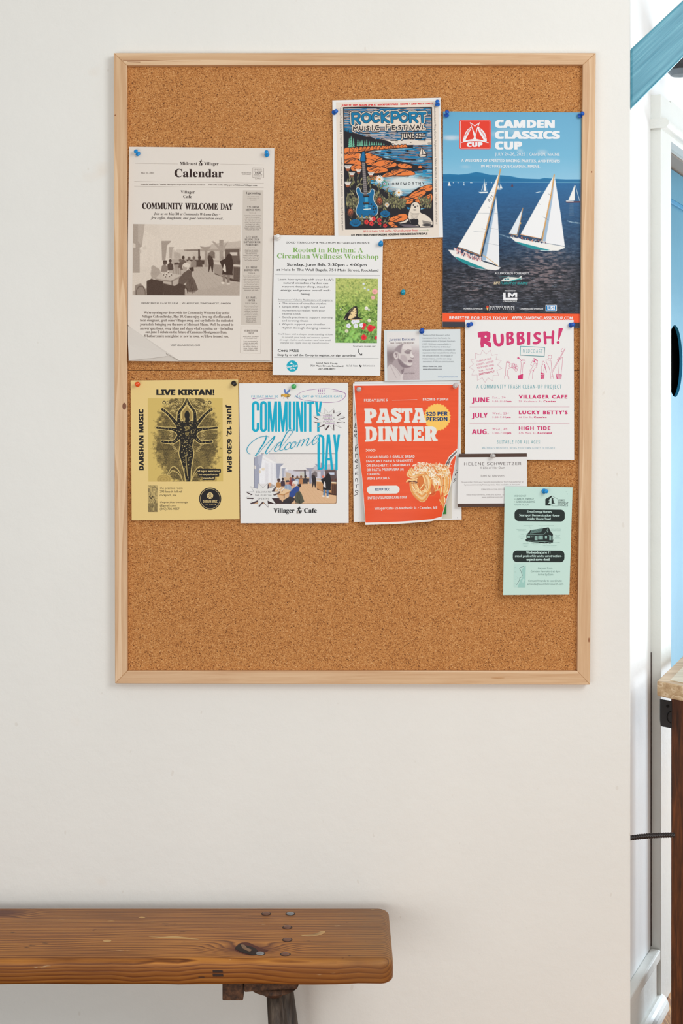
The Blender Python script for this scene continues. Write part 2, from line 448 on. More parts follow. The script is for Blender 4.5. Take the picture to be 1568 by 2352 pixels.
class Canvas:
    def __init__(s, X, Y, res): s.X, s.Y, s.res = X, Y, res; s.C = np.zeros(X.shape + (3,)); s.z = (0, 0, 1); s.mask = None; s.tone = None
    @property
    def U(s): return (s.X - s.z[0]) * s.z[2]
    @property
    def V(s): return (s.Y - s.z[1]) * s.z[2]
    def zz(s, p): return (s.z[0] + p[0] / s.z[2], s.z[1] + p[1] / s.z[2])
    def blend(s, m, col, a):
        if s.tone is not None and not isinstance(col, np.ndarray): col = s.tone(col)
        col = np.asarray(col, float); s.C[m] = s.C[m] * (1 - a[:, None]) + col * a[:, None]
    def fill(s, col): s.C[:] = s.tone(col) if s.tone else col
    def grad(s, y0, y1, c0, c1, x0=None, x1=None):
        """vertical gradient between rows y0 and y1 (crop coordinates)"""
        V, U = s.V, s.U; m = (V >= y0) & (V <= y1)
        if x0 is not None: m &= (U >= x0) & (U <= x1)
        t = ((V[m] - y0) / (y1 - y0))[:, None]; c0, c1 = [np.asarray(s.tone(c) if s.tone else c, float) for c in (c0, c1)]
        s.C[m] = c0 * (1 - t) + c1 * t
    def _seg(s, x, y, pts, closed):
        d2 = np.full(x.shape, 1e18); ins = np.zeros(x.shape, bool); n = len(pts)
        for k in range(n if closed else n - 1):
            (ax, ay), (bx, by) = pts[k], pts[(k + 1) % n]; dx, dy = bx - ax, by - ay; q = dx * dx + dy * dy or 1e-9
            t = np.clip(((x - ax) * dx + (y - ay) * dy) / q, 0, 1); ex, ey = x - ax - t * dx, y - ay - t * dy
            d2 = np.minimum(d2, ex * ex + ey * ey)
            if closed: ins ^= ((ay > y) != (by > y)) & (x < dx * (y - ay) / (dy if dy else 1e-12) + ax)
        return np.sqrt(d2), ins
    def poly(s, pts, col, a=1.0, soft=1.0, grow=0.0, raw=False):
        p = pts if raw else [s.zz(q) for q in pts]; soft = max(soft, 1.0 / s.res)
        xs, ys = [q[0] for q in p], [q[1] for q in p]; e = soft + grow + 1
        m = (s.X > min(xs) - e) & (s.X < max(xs) + e) & (s.Y > min(ys) - e) & (s.Y < max(ys) + e)
        if not m.any(): return
        d, ins = s._seg(s.X[m], s.Y[m], p, True); sd = np.where(ins, -d, d) - grow
        s.blend(m, col, np.clip(0.5 - sd / soft, 0, 1) * a)
    def line(s, pts, w, col, a=1.0, soft=1.0):
        p = [s.zz(q) for q in pts]; w = w / s.z[2]; soft = max(soft, 1.0 / s.res)
        xs, ys = [q[0] for q in p], [q[1] for q in p]; e = soft + w + 1
        m = (s.X > min(xs) - e) & (s.X < max(xs) + e) & (s.Y > min(ys) - e) & (s.Y < max(ys) + e)
        if not m.any(): return
        d, _ = s._seg(s.X[m], s.Y[m], p, False)
        s.blend(m, col, np.clip(0.5 - (d - w / 2) / soft, 0, 1) * a)
    def ell(s, cx, cy, rx, ry, col, a=1.0, soft=1.0, rot=0.0):
        x, y = s.zz((cx, cy)); rx, ry = rx / s.z[2], ry / s.z[2]; r = max(rx, ry) + soft + 1; soft = max(soft, 1.0 / s.res)
        m = (abs(s.X - x) < r) & (abs(s.Y - y) < r)
        if not m.any(): return
        dx, dy = s.X[m] - x, s.Y[m] - y; c, d = math.cos(rot), math.sin(rot); ex, ey = dx * c + dy * d, -dx * d + dy * c
        k = np.sqrt((ex / rx) ** 2 + (ey / ry) ** 2); sd = (k - 1) * min(rx, ry)
        s.blend(m, col, np.clip(0.5 - sd / soft, 0, 1) * a)
    def outl(s, pts, col, ol, w):
        s.poly(pts, ol, grow=w / s.z[2]); s.poly(pts, col)

# ------------------------------------------------------------------ the setting
M_WALL = paint_mat('wall_paint', (234, 234, 229), (231, 231, 226), 0.6, 0.22, stains=True)
M_WHITE = paint_mat('white_wall_paint', (240, 241, 240), (236, 237, 236), 0.5, 0.15)
M_TRIM = paint_mat('trim_paint', (226, 228, 223), (221, 223, 218), 0.42, 0.25)
M_TEAL = None
WR = (1448 - 784) * D / F                        # right end of the board wall
struct = lambda o: tagg(o, kind='structure')
struct(box('wall_back', (-2.4, 0, 0), (WR, 0.09, 2.75), M_WALL, bevel=0.004))
# wall B runs away behind the end of the board wall, at 25 degrees to the line of sight
BD = Vector((0.423, 0.906, 0)); BN = Vector((0.906, -0.423, 0)); B0 = Vector((0.790, 3.53 - D, 0))
def WB(s_, n_, z_): q = B0 + BD * s_ + BN * n_; return (q.x, q.y, z_)
def wb_px(px, py, n_=0.0):
    """pixel -> (distance along wall B, height) on the plane n_ metres in front of it"""
    dx, dz = (px - 784) / F, -(py - HY) / F; o = Vector(WB(0, n_, 0))
    # point = t*(dx, 1) + (0, -D) ; (point - o) . BN = 0
    t = (o.x * BN.x + (o.y + D) * BN.y) / (dx * BN.x + BN.y)
    q = Vector((dx * t, t - D, 0)); return ((q - o).dot(BD), EYE + dz * t)
def wb_box(name, s0, s1, n0, n1, z0, z1, mat, parent=None, bevel=0.0):
    b = box_bm((s0, n0, z0), (s1, n1, z1), bevel)
    for v in b.verts: v.co = Vector(WB(*v.co))
    bmesh.ops.recalc_face_normals(b, faces=b.faces[:])
    return bm_obj(name, b, mat, parent)
sC = wb_px(1506, 1500, 0.012)[0]                 # where the door casing starts
sD = wb_px(1541, 900, 0.024)[0]                  # where the casing ends and the door begins
struct(wb_box('wall_side', -0.52, sD - 0.01, -0.10, 0.0, 0, 2.75, M_WHITE))
t = NT('amber_floor'); v = t.coord(scale=(1, 0.06, 1)); f = t.noise(v, 60, 5, 0.6, 0.3)
M_FLOOR = wood_mat('amber_pine', [(0.3, (150, 92, 42)), (0.5, (206, 150, 88)), (0.7, (226, 178, 118))], 'Y', 1.0, 0.35, 0.15, 14, 5)
M_GAP = plain('floor_gap', (40, 24, 14), 0.9)
fl = struct(box('floor', (-2.6, -3.4, -0.05), (2.6, 3.2, -0.006), M_GAP))
fx = 0.0
ang = math.atan2(-0.42, 0.907)
for k in range(-3, 12):                          # wide floor boards, laid along the side wall
    a0, a1 = 0.168 * k, 0.168 * k + 0.1625
    b = box_bm((-2.6, a0, -0.012), (2.9, a1, 0.0), 0.0015)
    for vv in b.verts:
        q = Vector((B0.x, B0.y, 0)) + Vector((0.30, 0.954, 0)) * vv.co.x + Vector((0.954, -0.30, 0)) * (vv.co.y - 0.095); vv.co = Vector((q.x, q.y, vv.co.z))
    bmesh.ops.recalc_face_normals(b, faces=b.faces[:])
    bm_obj('floor_board', b, M_FLOOR, fl)
M_KN = plain('dark_knot', (92, 52, 24), 0.6)
for (px, py, r) in ((1531, 2291, 3.0), (1528, 2280, 1.6), (1539, 2208, 1.8), (1536, 2333, 1.2)):
    dd = F * EYE / (py - HY); x = (px - 784) / F * dd
    b = lathe_bm([(0.0, 0.0012), (r * dd / F * 0.9, 0.001), (r * dd / F, 0.0)], 12)
    for vv in b.verts: vv.co = Vector((x + vv.co.x, dd - D + vv.co.y * 1.6, vv.co.z - 0.0002))
    bm_obj('floor_knot', b, M_KN, fl)
# skirting with its cap, and the rounded shoe moulding on the floor
st = struct(wb_box('baseboard_side', -0.50, sC - 0.004, 0.0, 0.016, 0.0, 0.128, M_TRIM, bevel=0.002))
wb_box('baseboard_cap', -0.50, sC - 0.004, 0.0, 0.024, 0.120, 0.147, M_TRIM, st, 0.004)
b = bmesh.new(); prof = [(0.0, 0.0)] + [(0.016 + 0.026 * math.cos(math.radians(a)), 0.036 * math.sin(math.radians(a))) for a in range(0, 91, 15)] + [(0.0, 0.036)]
s0_, s1_ = -0.50, wb_px(1516, 2290, 0.02)[0]
r0 = [b.verts.new(WB(s0_, n_, z_)) for n_, z_ in prof]; r1 = [b.verts.new(WB(s1_, n_, z_)) for n_, z_ in prof]
for k in range(len(prof)): b.faces.new((r0[k], r0[(k + 1) % len(prof)], r1[(k + 1) % len(prof)], r1[k]))
tip = b.verts.new(WB(s1_ + 0.012, 0.018, 0.012))
for k in range(len(prof)): b.faces.new((r1[k], r1[(k + 1) % len(prof)], tip))
b.faces.new(r0); bmesh.ops.recalc_face_normals(b, faces=b.faces[:])
bm_obj('shoe_moulding', b, M_TRIM, st, False)
# door casing, head, rail and recessed blue door
dr = struct(wb_box('door_1', sD + 0.015, sD + 1.0, -0.075, -0.035, 0.0, 2.06, None))
bpy.data.objects.remove(dr)
M_BLUE = paint_mat('pale_blue_door_paint', (72, 136, 160), (62, 126, 152), 0.38, 0.12)
M_BLUE2 = paint_mat('deep_blue_door_paint', (28, 118, 160), (36, 128, 168), 0.4, 0.12)
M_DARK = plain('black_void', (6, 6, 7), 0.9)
# door leaf: a slab with an oval port cut through it
oc = wb_px(1545, 829, -0.075); o_t = wb_px(1545, 746, -0.075)[1]; o_b = wb_px(1545, 912, -0.075)[1]; o_r = wb_px(1566.5, 829, -0.075)[0]
zc, rz = (o_t + o_b) / 2, (o_t - o_b) / 2; s_r = o_r; s_c = s_r - rz * 0.98 
b = bmesh.new(); N = 48; d0, d1 = min(sD + 0.004, s_c - rz * 1.02 - 0.02), sD + 0.95
ov = lambda k: (s_c + rz * 0.98 * math.cos(2 * math.pi * k / N), zc + rz * math.sin(2 * math.pi * k / N))
def sq(k):
    a = 2 * math.pi * k / N; c, s_ = math.cos(a), math.sin(a); ks = []
    if c > 1e-6: ks.append((d1 - s_c) / c)
    if c < -1e-6: ks.append((d0 - s_c) / c)
    if s_ > 1e-6: ks.append((2.115 - zc) / s_)
    if s_ < -1e-6: ks.append((0.012 - zc) / s_)
    m = min(ks); return (s_c + c * m, zc + s_ * m)
ri = [[b.verts.new(WB(*(lambda q: (q[0], n_, q[1]))(ov(k)))) for k in range(N)] for n_ in (-0.075, -0.083)]
ro = [[b.verts.new(WB(*(lambda q: (q[0], n_, q[1]))(sq(k)))) for k in range(N)] for n_ in (-0.075, -0.083)]
rim = []
for k in range(N):
    j = (k + 1) % N
    b.faces.new((ri[0][k], ri[0][j], ro[0][j], ro[0][k])); b.faces.new((ri[1][k], ro[1][k], ro[1][j], ri[1][j])); b.faces.new((ro[0][k], ro[0][j], ro[1][j], ro[1][k]))
    rim.append(b.faces.new((ri[0][k], ri[1][k], ri[1][j], ri[0][j])))
for f_ in rim: f_.material_index = 1
bmesh.ops.recalc_face_normals(b, faces=b.faces[:])
door = struct(bm_obj('door_1', b, [M_BLUE, M_BLUE2]))
g0 = wb_px(1542, 461, -0.075)[1]
wb_box('door_ledge', sD + 0.004, d1, -0.075, -0.067, g0 - 0.012, g0, M_BLUE2, door, 0.001)
wb_box('door_head_rail', sD + 0.004, d1, -0.075, -0.066, g0, 2.11, M_BLUE, door)
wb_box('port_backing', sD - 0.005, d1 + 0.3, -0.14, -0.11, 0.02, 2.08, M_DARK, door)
cs = struct(wb_box('trim_1', sC - 0.001, sD, -0.001, 0.024, 0.0, wb_px(1500, 212, 0.012)[1], M_TRIM, bevel=0.0015))
wb_box('joint_gap', sC - 0.0036, sC - 0.0002, 0.0, 0.0015, 0.150, 0.86, plain('joint_shadow', (58, 42, 34), 0.9), cs)  # raised strip, its dark colour paints the shadow line beside the casing
zt = wb_px(1519, 212, 0.024)[1]; zr1 = wb_px(1519, 270, 0.03)[1]; zr0 = wb_px(1519, 292, 0.03)[1]
wb_box('head_casing', sD, d1, -0.001, 0.024, zr0 - 0.012, zt, M_TRIM, cs, 0.001)
b = bmesh.new(); hgt = (zr1 - zr0) / 2; zm = (zr1 + zr0) / 2
prof = [(0.0, -hgt)] + [(0.034 + hgt * math.cos(math.radians(a)), hgt * math.sin(math.radians(a))) for a in range(-90, 91, 15)] + [(0.0, hgt)]
r0 = [b.verts.new(WB(sC - 0.012, n_, zm + z_)) for n_, z_ in prof]; r1 = [b.verts.new(WB(d1, n_, zm + z_)) for n_, z_ in prof]
for k in range(len(prof)): b.faces.new((r0[k], r0[(k + 1) % len(prof)], r1[(k + 1) % len(prof)], r1[k]))
b.faces.new(r0); b.faces.new(r1); bmesh.ops.recalc_face_normals(b, faces=b.faces[:])
bm_obj('bullnose_rail', b, M_TRIM, cs)
za = wb_px(1542, 328, 0.0)[1]; zb = wb_px(1542, 337, 0.0)[1]
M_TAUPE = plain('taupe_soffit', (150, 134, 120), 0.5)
wb_box('door_stop', sD, d1, -0.02, 0.004, zb, za, M_TRIM, cs, 0.001)
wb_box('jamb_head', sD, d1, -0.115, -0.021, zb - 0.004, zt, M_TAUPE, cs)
struct(wb_box('wall_over_door', sD - 0.01, d1 + 0.6, -0.10, 0.0, zt - 0.02, 2.75, M_WHITE)).name = 'wall_side.001'
struct(wb_box('wall_side', d1, d1 + 0.6, -0.10, 0.0, 0.0, zt, M_WHITE))

# teal timber brace that springs from the end of the board wall
t = NT('teal_brace_paint'); v = t.coord(scale=(1, 1, 1)); 
vr = t.coord(rot=(0, math.radians(45), 0), scale=(0.05, 1, 1), loc=(0, 0, 0))
tc_ = t.n('ShaderNodeTexCoord'); m1 = t.n('ShaderNodeMapping', Vector=tc_.outputs['Object'], Rotation=(0, math.radians(43.5), 0))
m2 = t.n('ShaderNodeMapping', Vector=m1.outputs[0], Scale=(0.035, 1, 1))
st_ = t.noise(m2.outputs[0], 150, 4, 0.6); bl = t.noise(v, 22, 3, 0.6)
base = t.ramp(st_, [(0.35, (62, 136, 160)), (0.55, (86, 156, 178)), (0.66, (104, 172, 190)), (0.75, (168, 214, 222))])
base = t.mix(t.math('MULTIPLY', t.ramp(bl, [(0.60, (0, 0, 0)), (0.8, (255, 255, 255))]), 0.35), base, L4((118, 184, 200)))
t.col(base); t.set(Roughness=0.4); t.bump(st_, 0.3, 0.002); M_TEAL = t.m
def PZ(px, py, y_): d = D + y_; return Vector(((px - 784) * d / F, y_, EYE - (py - HY) * d / F))
a = PZ(1447.5, 113, 0.0); b_ = PZ(1640, -67, 0.0); c = PZ(1640, 60, 0.0); d_ = PZ(1447.5, 252, 0.0)
br = prism('brace', [a, d_, c, b_], (0, 0.075, 0), M_TEAL, bevel=0.004)
struct(br).name = 'trim_2'
# ceiling
struct(box('ceiling', (-2.6, -0.9, 2.75), (2.6, 3.2, 2.82), M_WHITE))

# ------------------------------------------------------------------ small wall spotlight behind the brace
M_BLACK = plain('black_metal', (32, 34, 38), 0.45)
M_GREYM = plain('grey_metal', (110, 122, 132), 0.4)
sp_s, sp_z = wb_px(1562, 120, 0.06)
lamp = empty('wall_spotlight', WB(sp_s, 0, sp_z), 'small dark round spotlight peeking out below the teal brace', 'lamp')
b = tube_bm([WB(sp_s, 0.0, sp_z), WB(sp_s, 0.05, sp_z)], 0.008); bm_obj('arm', b, M_BLACK, lamp)
b = lathe_bm([(0, 0.0), (0.035, 0.0), (0.038, 0.01), (0.038, 0.075), (0.0, 0.075)], 24)
bmesh.ops.transform(b, matrix=Matrix.Translation(PZ(1545, 138, 0.0) * 0 + Vector(WB(sp_s, 0.06, sp_z - 0.045))), verts=b.verts); bm_obj('housing', b, M_BLACK, lamp)
b = lathe_bm([(0, -0.016), (0.022, -0.012), (0.033, 0.0), (0.0, 0.001)], 24)
bmesh.ops.transform(b, matrix=Matrix.Translation(Vector(WB(sp_s, 0.06, sp_z - 0.045))), verts=b.verts); bm_obj('lens_ring', b, M_GREYM, lamp)

# ------------------------------------------------------------------ counter at the right edge
M_BUT = wood_mat('pale_butcher_block', [(0.3, (176, 142, 102)), (0.5, (206, 178, 140)), (0.72, (222, 200, 168))], 'X', 1.0, 0.4, 0.12, 16, 4)
M_BUT2 = wood_mat('pale_top_board', [(0.3, (200, 184, 156)), (0.5, (216, 202, 176)), (0.72, (228, 216, 194))], 'X', 1.0, 0.4, 0.08, 16, 4)
M_DKW = wood_mat('dark_stained_leg', [(0.3, (44, 22, 10)), (0.5, (86, 46, 20)), (0.7, (122, 68, 32))], 'Z', 1.0, 0.42, 0.2, 14, 3, rw=0.05)
def onz(px, py, z_):
    t_ = F * (EYE - z_) / (py - HY); return Vector(((px - 784) / F * t_, t_ - D, z_))
ZT = 0.842; q0 = onz(1508, 1564, ZT); qa = onz(1568, 1505.6, ZT); qb = onz(1568, 1576, ZT)
ea = (qa - q0).normalized(); eb = (qb - q0).normalized()
A_, B_ = q0 + ea * 0.62, q0 + eb * 0.55
ct = empty('counter', (A_ + B_) / 2 * 1.0 - Vector((0, 0, ZT)), 'wooden counter corner with pale top and dark leg at the right edge', 'counter')
th = 0.034; Cc = A_ + eb * 0.55
prism('edge_band', [q0, A_, Cc, B_], (0, 0, -th), M_BUT, ct, 0.003)
inn = q0 + (ea + eb) * 0.030
prism('top_board', [inn, A_ + eb * 0.03 - ea * 0.03, Cc - ea * 0.03 - eb * 0.03, B_ + ea * 0.03 - eb * 0.03], (0, 0, 0.0012), M_BUT2, ct)
lg = q0 + ea * 0.10 + eb * 0.06
l0 = onz(1540, 1612, ZT - th); dl = (q0 + ea * 0.05).y + D
lx = (1541 - 784) / F * dl; ly = dl - D
prism('leg', [Vector((lx, ly, 0)), Vector((lx + 0.32, ly, 0)), Vector((lx + 0.32, ly + 0.12, 0)), Vector((lx + 0.030, ly + 0.12, 0))], (0, 0, ZT - th - 0.001), M_DKW, ct, 0.002)  # extra depth added behind the front, out of view, to shade the side wall
def PY(px, py, y_): return PZ(px, py, y_)
bk = prism('bracket', [PY(1515.5, 1606, ly - 0.004), PY(1543, 1611, ly - 0.004), PY(1543, 1673, ly - 0.004), PY(1517, 1668, ly - 0.004), PY(1515.5, 1655, ly - 0.004)], (0, 0.004, 0), M_BLACK, ct, 0.001)
b = lathe_bm([(0, 0.0015), (0.0033, 0.0015), (0.0033, 0.0)], 14); bmesh.ops.transform(b, matrix=Matrix.Translation(PY(1533, 1622, ly - 0.0045)) @ Matrix.Rotation(math.pi / 2, 4, 'X'), verts=b.verts); bm_obj('screw_hole', b, M_DARK, bk)
ringp = [PY(1541 + 9 * math.cos(a_), 1647 + 13 * math.sin(a_), ly - 0.005) for a_ in np.linspace(math.radians(90), math.radians(270), 12)]
bm_obj('bracket_ring', tube_bm(ringp, 0.0012, 8), M_DARK, bk)

# black corrugated conduit from behind the wall to the counter leg
b = bmesh.new(); pth = [PZ(1430 + 118 * k / 60, 1918 + 9 * ((1 - k / 60.0) ** 2.2) * (1 if k < 60 else 0), 0.16 + 0.10 * k / 60) for k in range(61)]
pts = []; rad = []
for k in range(60):
    for j in range(4): pts.append(pth[k].lerp(pth[k + 1], j / 4)); 
for i in range(len(pts)): rad.append(0.0042 + 0.0016 * math.sin(i * 2 * math.pi / 11.0))
hose = bm_obj('corrugated_conduit', tube_bm(pts, rad, 12), plain('black_rubber', (38, 30, 28), 0.3), None, True)
tagg(hose, 'black corrugated conduit running behind the wall end to the dark leg', 'cable')

# ------------------------------------------------------------------ bench
bench = empty('bench', (-0.7, -0.15, 0), 'long worn brown plank bench standing against the white wall', 'bench')
t = NT('old_pine_plank')
tc_ = t.n('ShaderNodeTexCoord'); v0 = tc_.outputs['Object']
def knot_warp(center, amp, rad):
    d = t.n('ShaderNodeVectorMath', _operation='SUBTRACT'); t.l(v0, d.inputs[0]); d.inputs[1].default_value = center
    m = t.n('ShaderNodeMapping', Vector=d.outputs[0], Scale=(0.45, 1, 1)); ln = t.n('ShaderNodeVectorMath', _operation='LENGTH'); t.l(m.outputs[0], ln.inputs[0])
    mr = t.n('ShaderNodeMapRange', Value=ln.outputs[1]); mr.inputs[1].default_value = 0; mr.inputs[2].default_value = rad; mr.inputs[3].default_value = amp; mr.inputs[4].default_value = 0
    mr.interpolation_type = 'SMOOTHERSTEP'; return mr.outputs[0], ln.outputs[1]
BY = -0.297                                       # front edge of the plank (y)
def onb(px, py): return onz(px, py, 0.474)
K1 = onb(572, 2180); K2 = onb(4, 2097)
w1, l1 = knot_warp(K1, 0.030, 0.055); w2, l2 = knot_warp(K2, -0.020, 0.05)
sep = t.n('ShaderNodeSeparateXYZ', Vector=v0); s1 = t.math('SUBTRACT', sep.outputs[1], sep.outputs[2])
wv = t.noise(t.n('ShaderNodeMapping', Vector=v0, Scale=(0.16, 1, 1)).outputs[0], 9.0, 3, 0.5)
g = t.math('ADD', t.math('ADD', s1, t.math('MULTIPLY', wv, 0.05)), t.math('ADD', w1, w2))
fine = t.noise(t.n('ShaderNodeMapping', Vector=v0, Scale=(0.02, 1, 1)).outputs[0], 420, 4, 0.6)
fr = t.math('FRACT', t.math('MULTIPLY', g, 130.0))
rg = t.ramp(fr, [(0.0, (60, 60, 60)), (0.18, (200, 200, 200)), (0.72, (150, 150, 150)), (0.93, (12, 12, 12)), (1.0, (60, 60, 60))])
ff = t.math('ADD', t.math('MULTIPLY', rg, 0.62), t.math('MULTIPLY', fine, 0.46))
base = t.ramp(ff, [(0.2, (96, 50, 16)), (0.42, (156, 96, 38)), (0.62, (192, 128, 56)), (0.85, (212, 154, 80))])
br_ = t.noise(t.n('ShaderNodeMapping', Vector=v0, Scale=(0.5, 1, 1)).outputs[0], 7, 4, 0.6)
base = t.mix(t.math('MULTIPLY', t.ramp(br_, [(0.45, (0, 0, 0)), (0.72, (255, 255, 255))]), 0.45), base, L4((104, 60, 26)))
grime = t.ramp(sep.outputs[0], [(0.0, (0, 0, 0)), (0.0, (0, 0, 0)), (0.10, (255, 255, 255))])
gn = t.noise(v0, 26, 5, 0.7)
base = t.mix(t.math('MULTIPLY', t.math('MULTIPLY', t.n('ShaderNodeMapRange', Value=sep.outputs[0]).outputs[0], 1.0), 0.0), base, L4((120, 100, 70)))
mr = t.n('ShaderNodeMapRange', Value=sep.outputs[0]); mr.inputs[1].default_value = -0.10; mr.inputs[2].default_value = 0.08; mr.inputs[3].default_value = 0.0; mr.inputs[4].default_value = 1.0
base = t.mix(t.math('MULTIPLY', t.math('MULTIPLY', mr.outputs[0], gn), 0.75), base, L4((120, 98, 70)))
scr = t.noise(t.n('ShaderNodeMapping', Vector=v0, Scale=(0.22, 1.2, 1), Rotation=(0, 0, 0.05)).outputs[0], 85, 3, 0.75)
base = t.mix(t.math('MULTIPLY', t.ramp(scr, [(0.70, (0, 0, 0)), (0.76, (255, 255, 255))]), 0.75), base, L4((206, 176, 132)))
dk = t.noise(t.n('ShaderNodeMapping', Vector=v0, Scale=(0.4, 1, 1)).outputs[0], 60, 3, 0.6)
base = t.mix(t.math('MULTIPLY', t.ramp(dk, [(0.69, (0, 0, 0)), (0.74, (255, 255, 255))]), 0.7), base, L4((62, 34, 16)))
for ln_, r_ in ((l1, 0.030), (l2, 0.028)):
    mm = t.n('ShaderNodeMapRange', Value=ln_); mm.inputs[1].default_value = r_ * 0.35; mm.inputs[2].default_value = r_; mm.inputs[3].default_value = 0.85; mm.inputs[4].default_value = 0
    base = t.mix(mm.outputs[0], base, L4((88, 34, 14)))
zm_ = t.n('ShaderNodeMapRange', Value=sep.outputs[2]); zm_.inputs[1].default_value = 0.467; zm_.inputs[2].default_value = 0.458; zm_.inputs[3].default_value = 0.0; zm_.inputs[4].default_value = 0.5
base = t.mix(zm_.outputs[0], base, L4((112, 58, 18)))          # mixed darker below the top face
t.col(base); t.set(Roughness=0.5, Specular__IOR__Level=0.3); t.bump(ff, 0.25, 0.0015); M_PLANK = t.m
# plank: rounded section swept along x, with a worn, rounded right end
def plank():
    b = bmesh.new(); X0, X1 = -1.50, (903 - 784) * (D - 0.30) / F
    yb, yf, zt_, zb_ = -0.042, BY, 0.474, 0.4285
    def sect(ins, dz=0.0):
        out = []; rt, rb = 0.012, 0.005
        for (cy, cz, r, a0, a1) in ((yb - 0.004 - ins, zt_ - 0.004 - dz, 0.004, 90, 0), ):
            out += [(cy + r * math.cos(math.radians(a)), cz + r * math.sin(math.radians(a))) for a in (0, 45, 90)]
        out += [(yf + ins + rt + rt * math.cos(math.radians(a)), zt_ - dz - rt + rt * math.sin(math.radians(a))) for a in (90, 112, 135, 158, 180)]
        out += [(yf + ins + rb + rb * math.cos(math.radians(a)), zb_ + dz + rb + rb * math.sin(math.radians(a))) for a in (180, 225, 270)]
        out += [(yb - 0.003 - ins, zb_ + dz)]
        return out
    xs = list(np.linspace(X0, X1 - 0.022, 40)) + [X1 - 0.022 + 0.022 * math.sin(a) for a in np.linspace(0.2, math.pi / 2, 8)]
    rings = []; rnd = random.Random(4)
    for x in xs:
        e = max(0.0, (x - (X1 - 0.022)) / 0.022); ins = 0.016 * (1 - math.sqrt(max(0, 1 - e * e))); dz = 0.008 * (1 - math.sqrt(max(0, 1 - e * e)))
        j = 0.0012 * math.sin(x * 23) + 0.0008 * math.sin(x * 71)
        rings.append([b.verts.new((x, y_ + (j if y_ < -0.2 else 0), z_ + (0.0007 * math.sin(x * 31) if z_ < 0.44 else 0))) for y_, z_ in sect(ins, dz)])
    n = len(rings[0])
    for p, q in zip(rings, rings[1:]):
        for k in range(n): b.faces.new((p[k], p[(k + 1) % n], q[(k + 1) % n], q[k]))
    b.faces.new(rings[0]); b.faces.new(rings[-1]); bmesh.ops.recalc_face_normals(b, faces=b.faces[:])
    return b
pk = bm_obj('seat_plank', plank(), M_PLANK, bench, True)
M_RUST = plain('rusty_iron', (118, 82, 66), 0.5, Metallic=0.2); M_STEEL = plain('dull_steel', (138, 140, 142), 0.35, Metallic=0.5)
M_BURN = plain('dark_resin', (46, 24, 14), 0.7)
for (px, py, m_) in ((611, 2099, M_RUST), (666.5, 2099, M_STEEL), (659.5, 2130, M_RUST), (659.5, 2159, M_RUST), (655, 2192, M_RUST), (597, 2190.5, M_STEEL)):
    q = onb(px, py); b = lathe_bm([(0.0, 0.0030), (0.004, 0.0026), (0.0072, 0.0012), (0.0082, -0.001)], 16)
    bmesh.ops.transform(b, matrix=Matrix.Translation(q), verts=b.verts); o = bm_obj('nail_head', b, m_, bench, True)
    b = lathe_bm([(0.0, 0.0005), (0.0088, 0.0004), (0.0092, -0.001)], 16); bmesh.ops.transform(b, matrix=Matrix.Translation(q) @ Matrix.Diagonal((1.1, 1, 1, 1)), verts=b.verts); bm_obj('stain_ring', b, M_BURN, o)
def blob(name, pts, z_, mat, parent, hgt=0.0008):
    pts = smooth([(p[0], p[1]) for p in pts], 4, True); pts = [Vector((p[0], p[1], 0)) for p in pts]
    b = bmesh.new(); c = sum((Vector(p) for p in pts), Vector()) / len(pts); vs = [b.verts.new((p[0], p[1], z_)) for p in pts]
    vc = b.verts.new((c.x, c.y, z_ + hgt)); 
    for k in range(len(vs)): b.faces.new((vs[k], vs[(k + 1) % len(vs)], vc))
    bmesh.ops.recalc_face_normals(b, faces=b.faces[:]); return bm_obj(name, b, mat, parent, True)
rnd = random.Random(7)
zk = (450, 2060, 3.336)
kp = [(295, 405), (315, 372), (345, 352), (400, 350), (450, 372), (505, 395), (555, 412), (500, 430), (455, 448), (400, 448), (340, 432)]
blob('knot', [onb(zk[0] + x / zk[2], zk[1] + y / zk[2]) for x, y in kp], 0.4741, plain('knot_resin', (84, 34, 16), 0.75), bench)
kp = [(300, 395), (340, 362), (372, 372), (430, 385), (470, 410), (462, 445), (410, 444), (350, 425)]
blob('knot', [onb(zk[0] + x / zk[2], zk[1] + y / zk[2]) for x, y in kp], 0.4746, plain('knot_heart', (36, 20, 12), 0.8), bench, 0.0015)
kp = [(345, 372), (372, 376), (395, 400), (425, 410), (410, 425), (375, 410), (355, 398)]
blob('knot', [onb(zk[0] + x / zk[2], zk[1] + y / zk[2]) for x, y in kp], 0.4756, plain('knot_bark', (122, 88, 56), 0.5), bench, 0.0012)
M_SCR = plain('bare_wood_scratch', (200, 158, 98), 0.6)
za_ = (0, 2060, 3.336)
for z4, pl in ((za_, [(790, 335), (815, 329), (852, 333), (840, 343), (800, 344)]), (za_, [(1135, 305), (1240, 308), (1330, 302), (1410, 310), (1530, 326), (1400, 321), (1250, 316)]),
               (zk, [(800, 290), (850, 292), (920, 285), (960, 262), (990, 266), (960, 288), (900, 302), (830, 303)]), (za_, [(818, 186), (850, 182), (885, 186), (850, 190)]), (za_, [(1060, 158), (1085, 152), (1115, 158), (1090, 164)])):
    blob('scratch', [onb(z4[0] + x / z4[2], z4[1] + y / z4[2]) for x, y in pl], 0.47405, M_SCR, bench, 0.0003)
def fr_(px, py): return PZ(px, py, BY - 0.0004)
b = bmesh.new()
for (x0, y0, x1, y1) in ((488, 2229, 512, 2234), (488, 2237, 513, 2243), (455, 2243.5, 470, 2245)):
    b.faces.new([b.verts.new(fr_(x0, y0)), b.verts.new(fr_(x0 + 1, y1)), b.verts.new(fr_(x1, y1)), b.verts.new(fr_(x1 - 1, y0))])
bm_obj('burn_mark', b, M_BURN, bench)
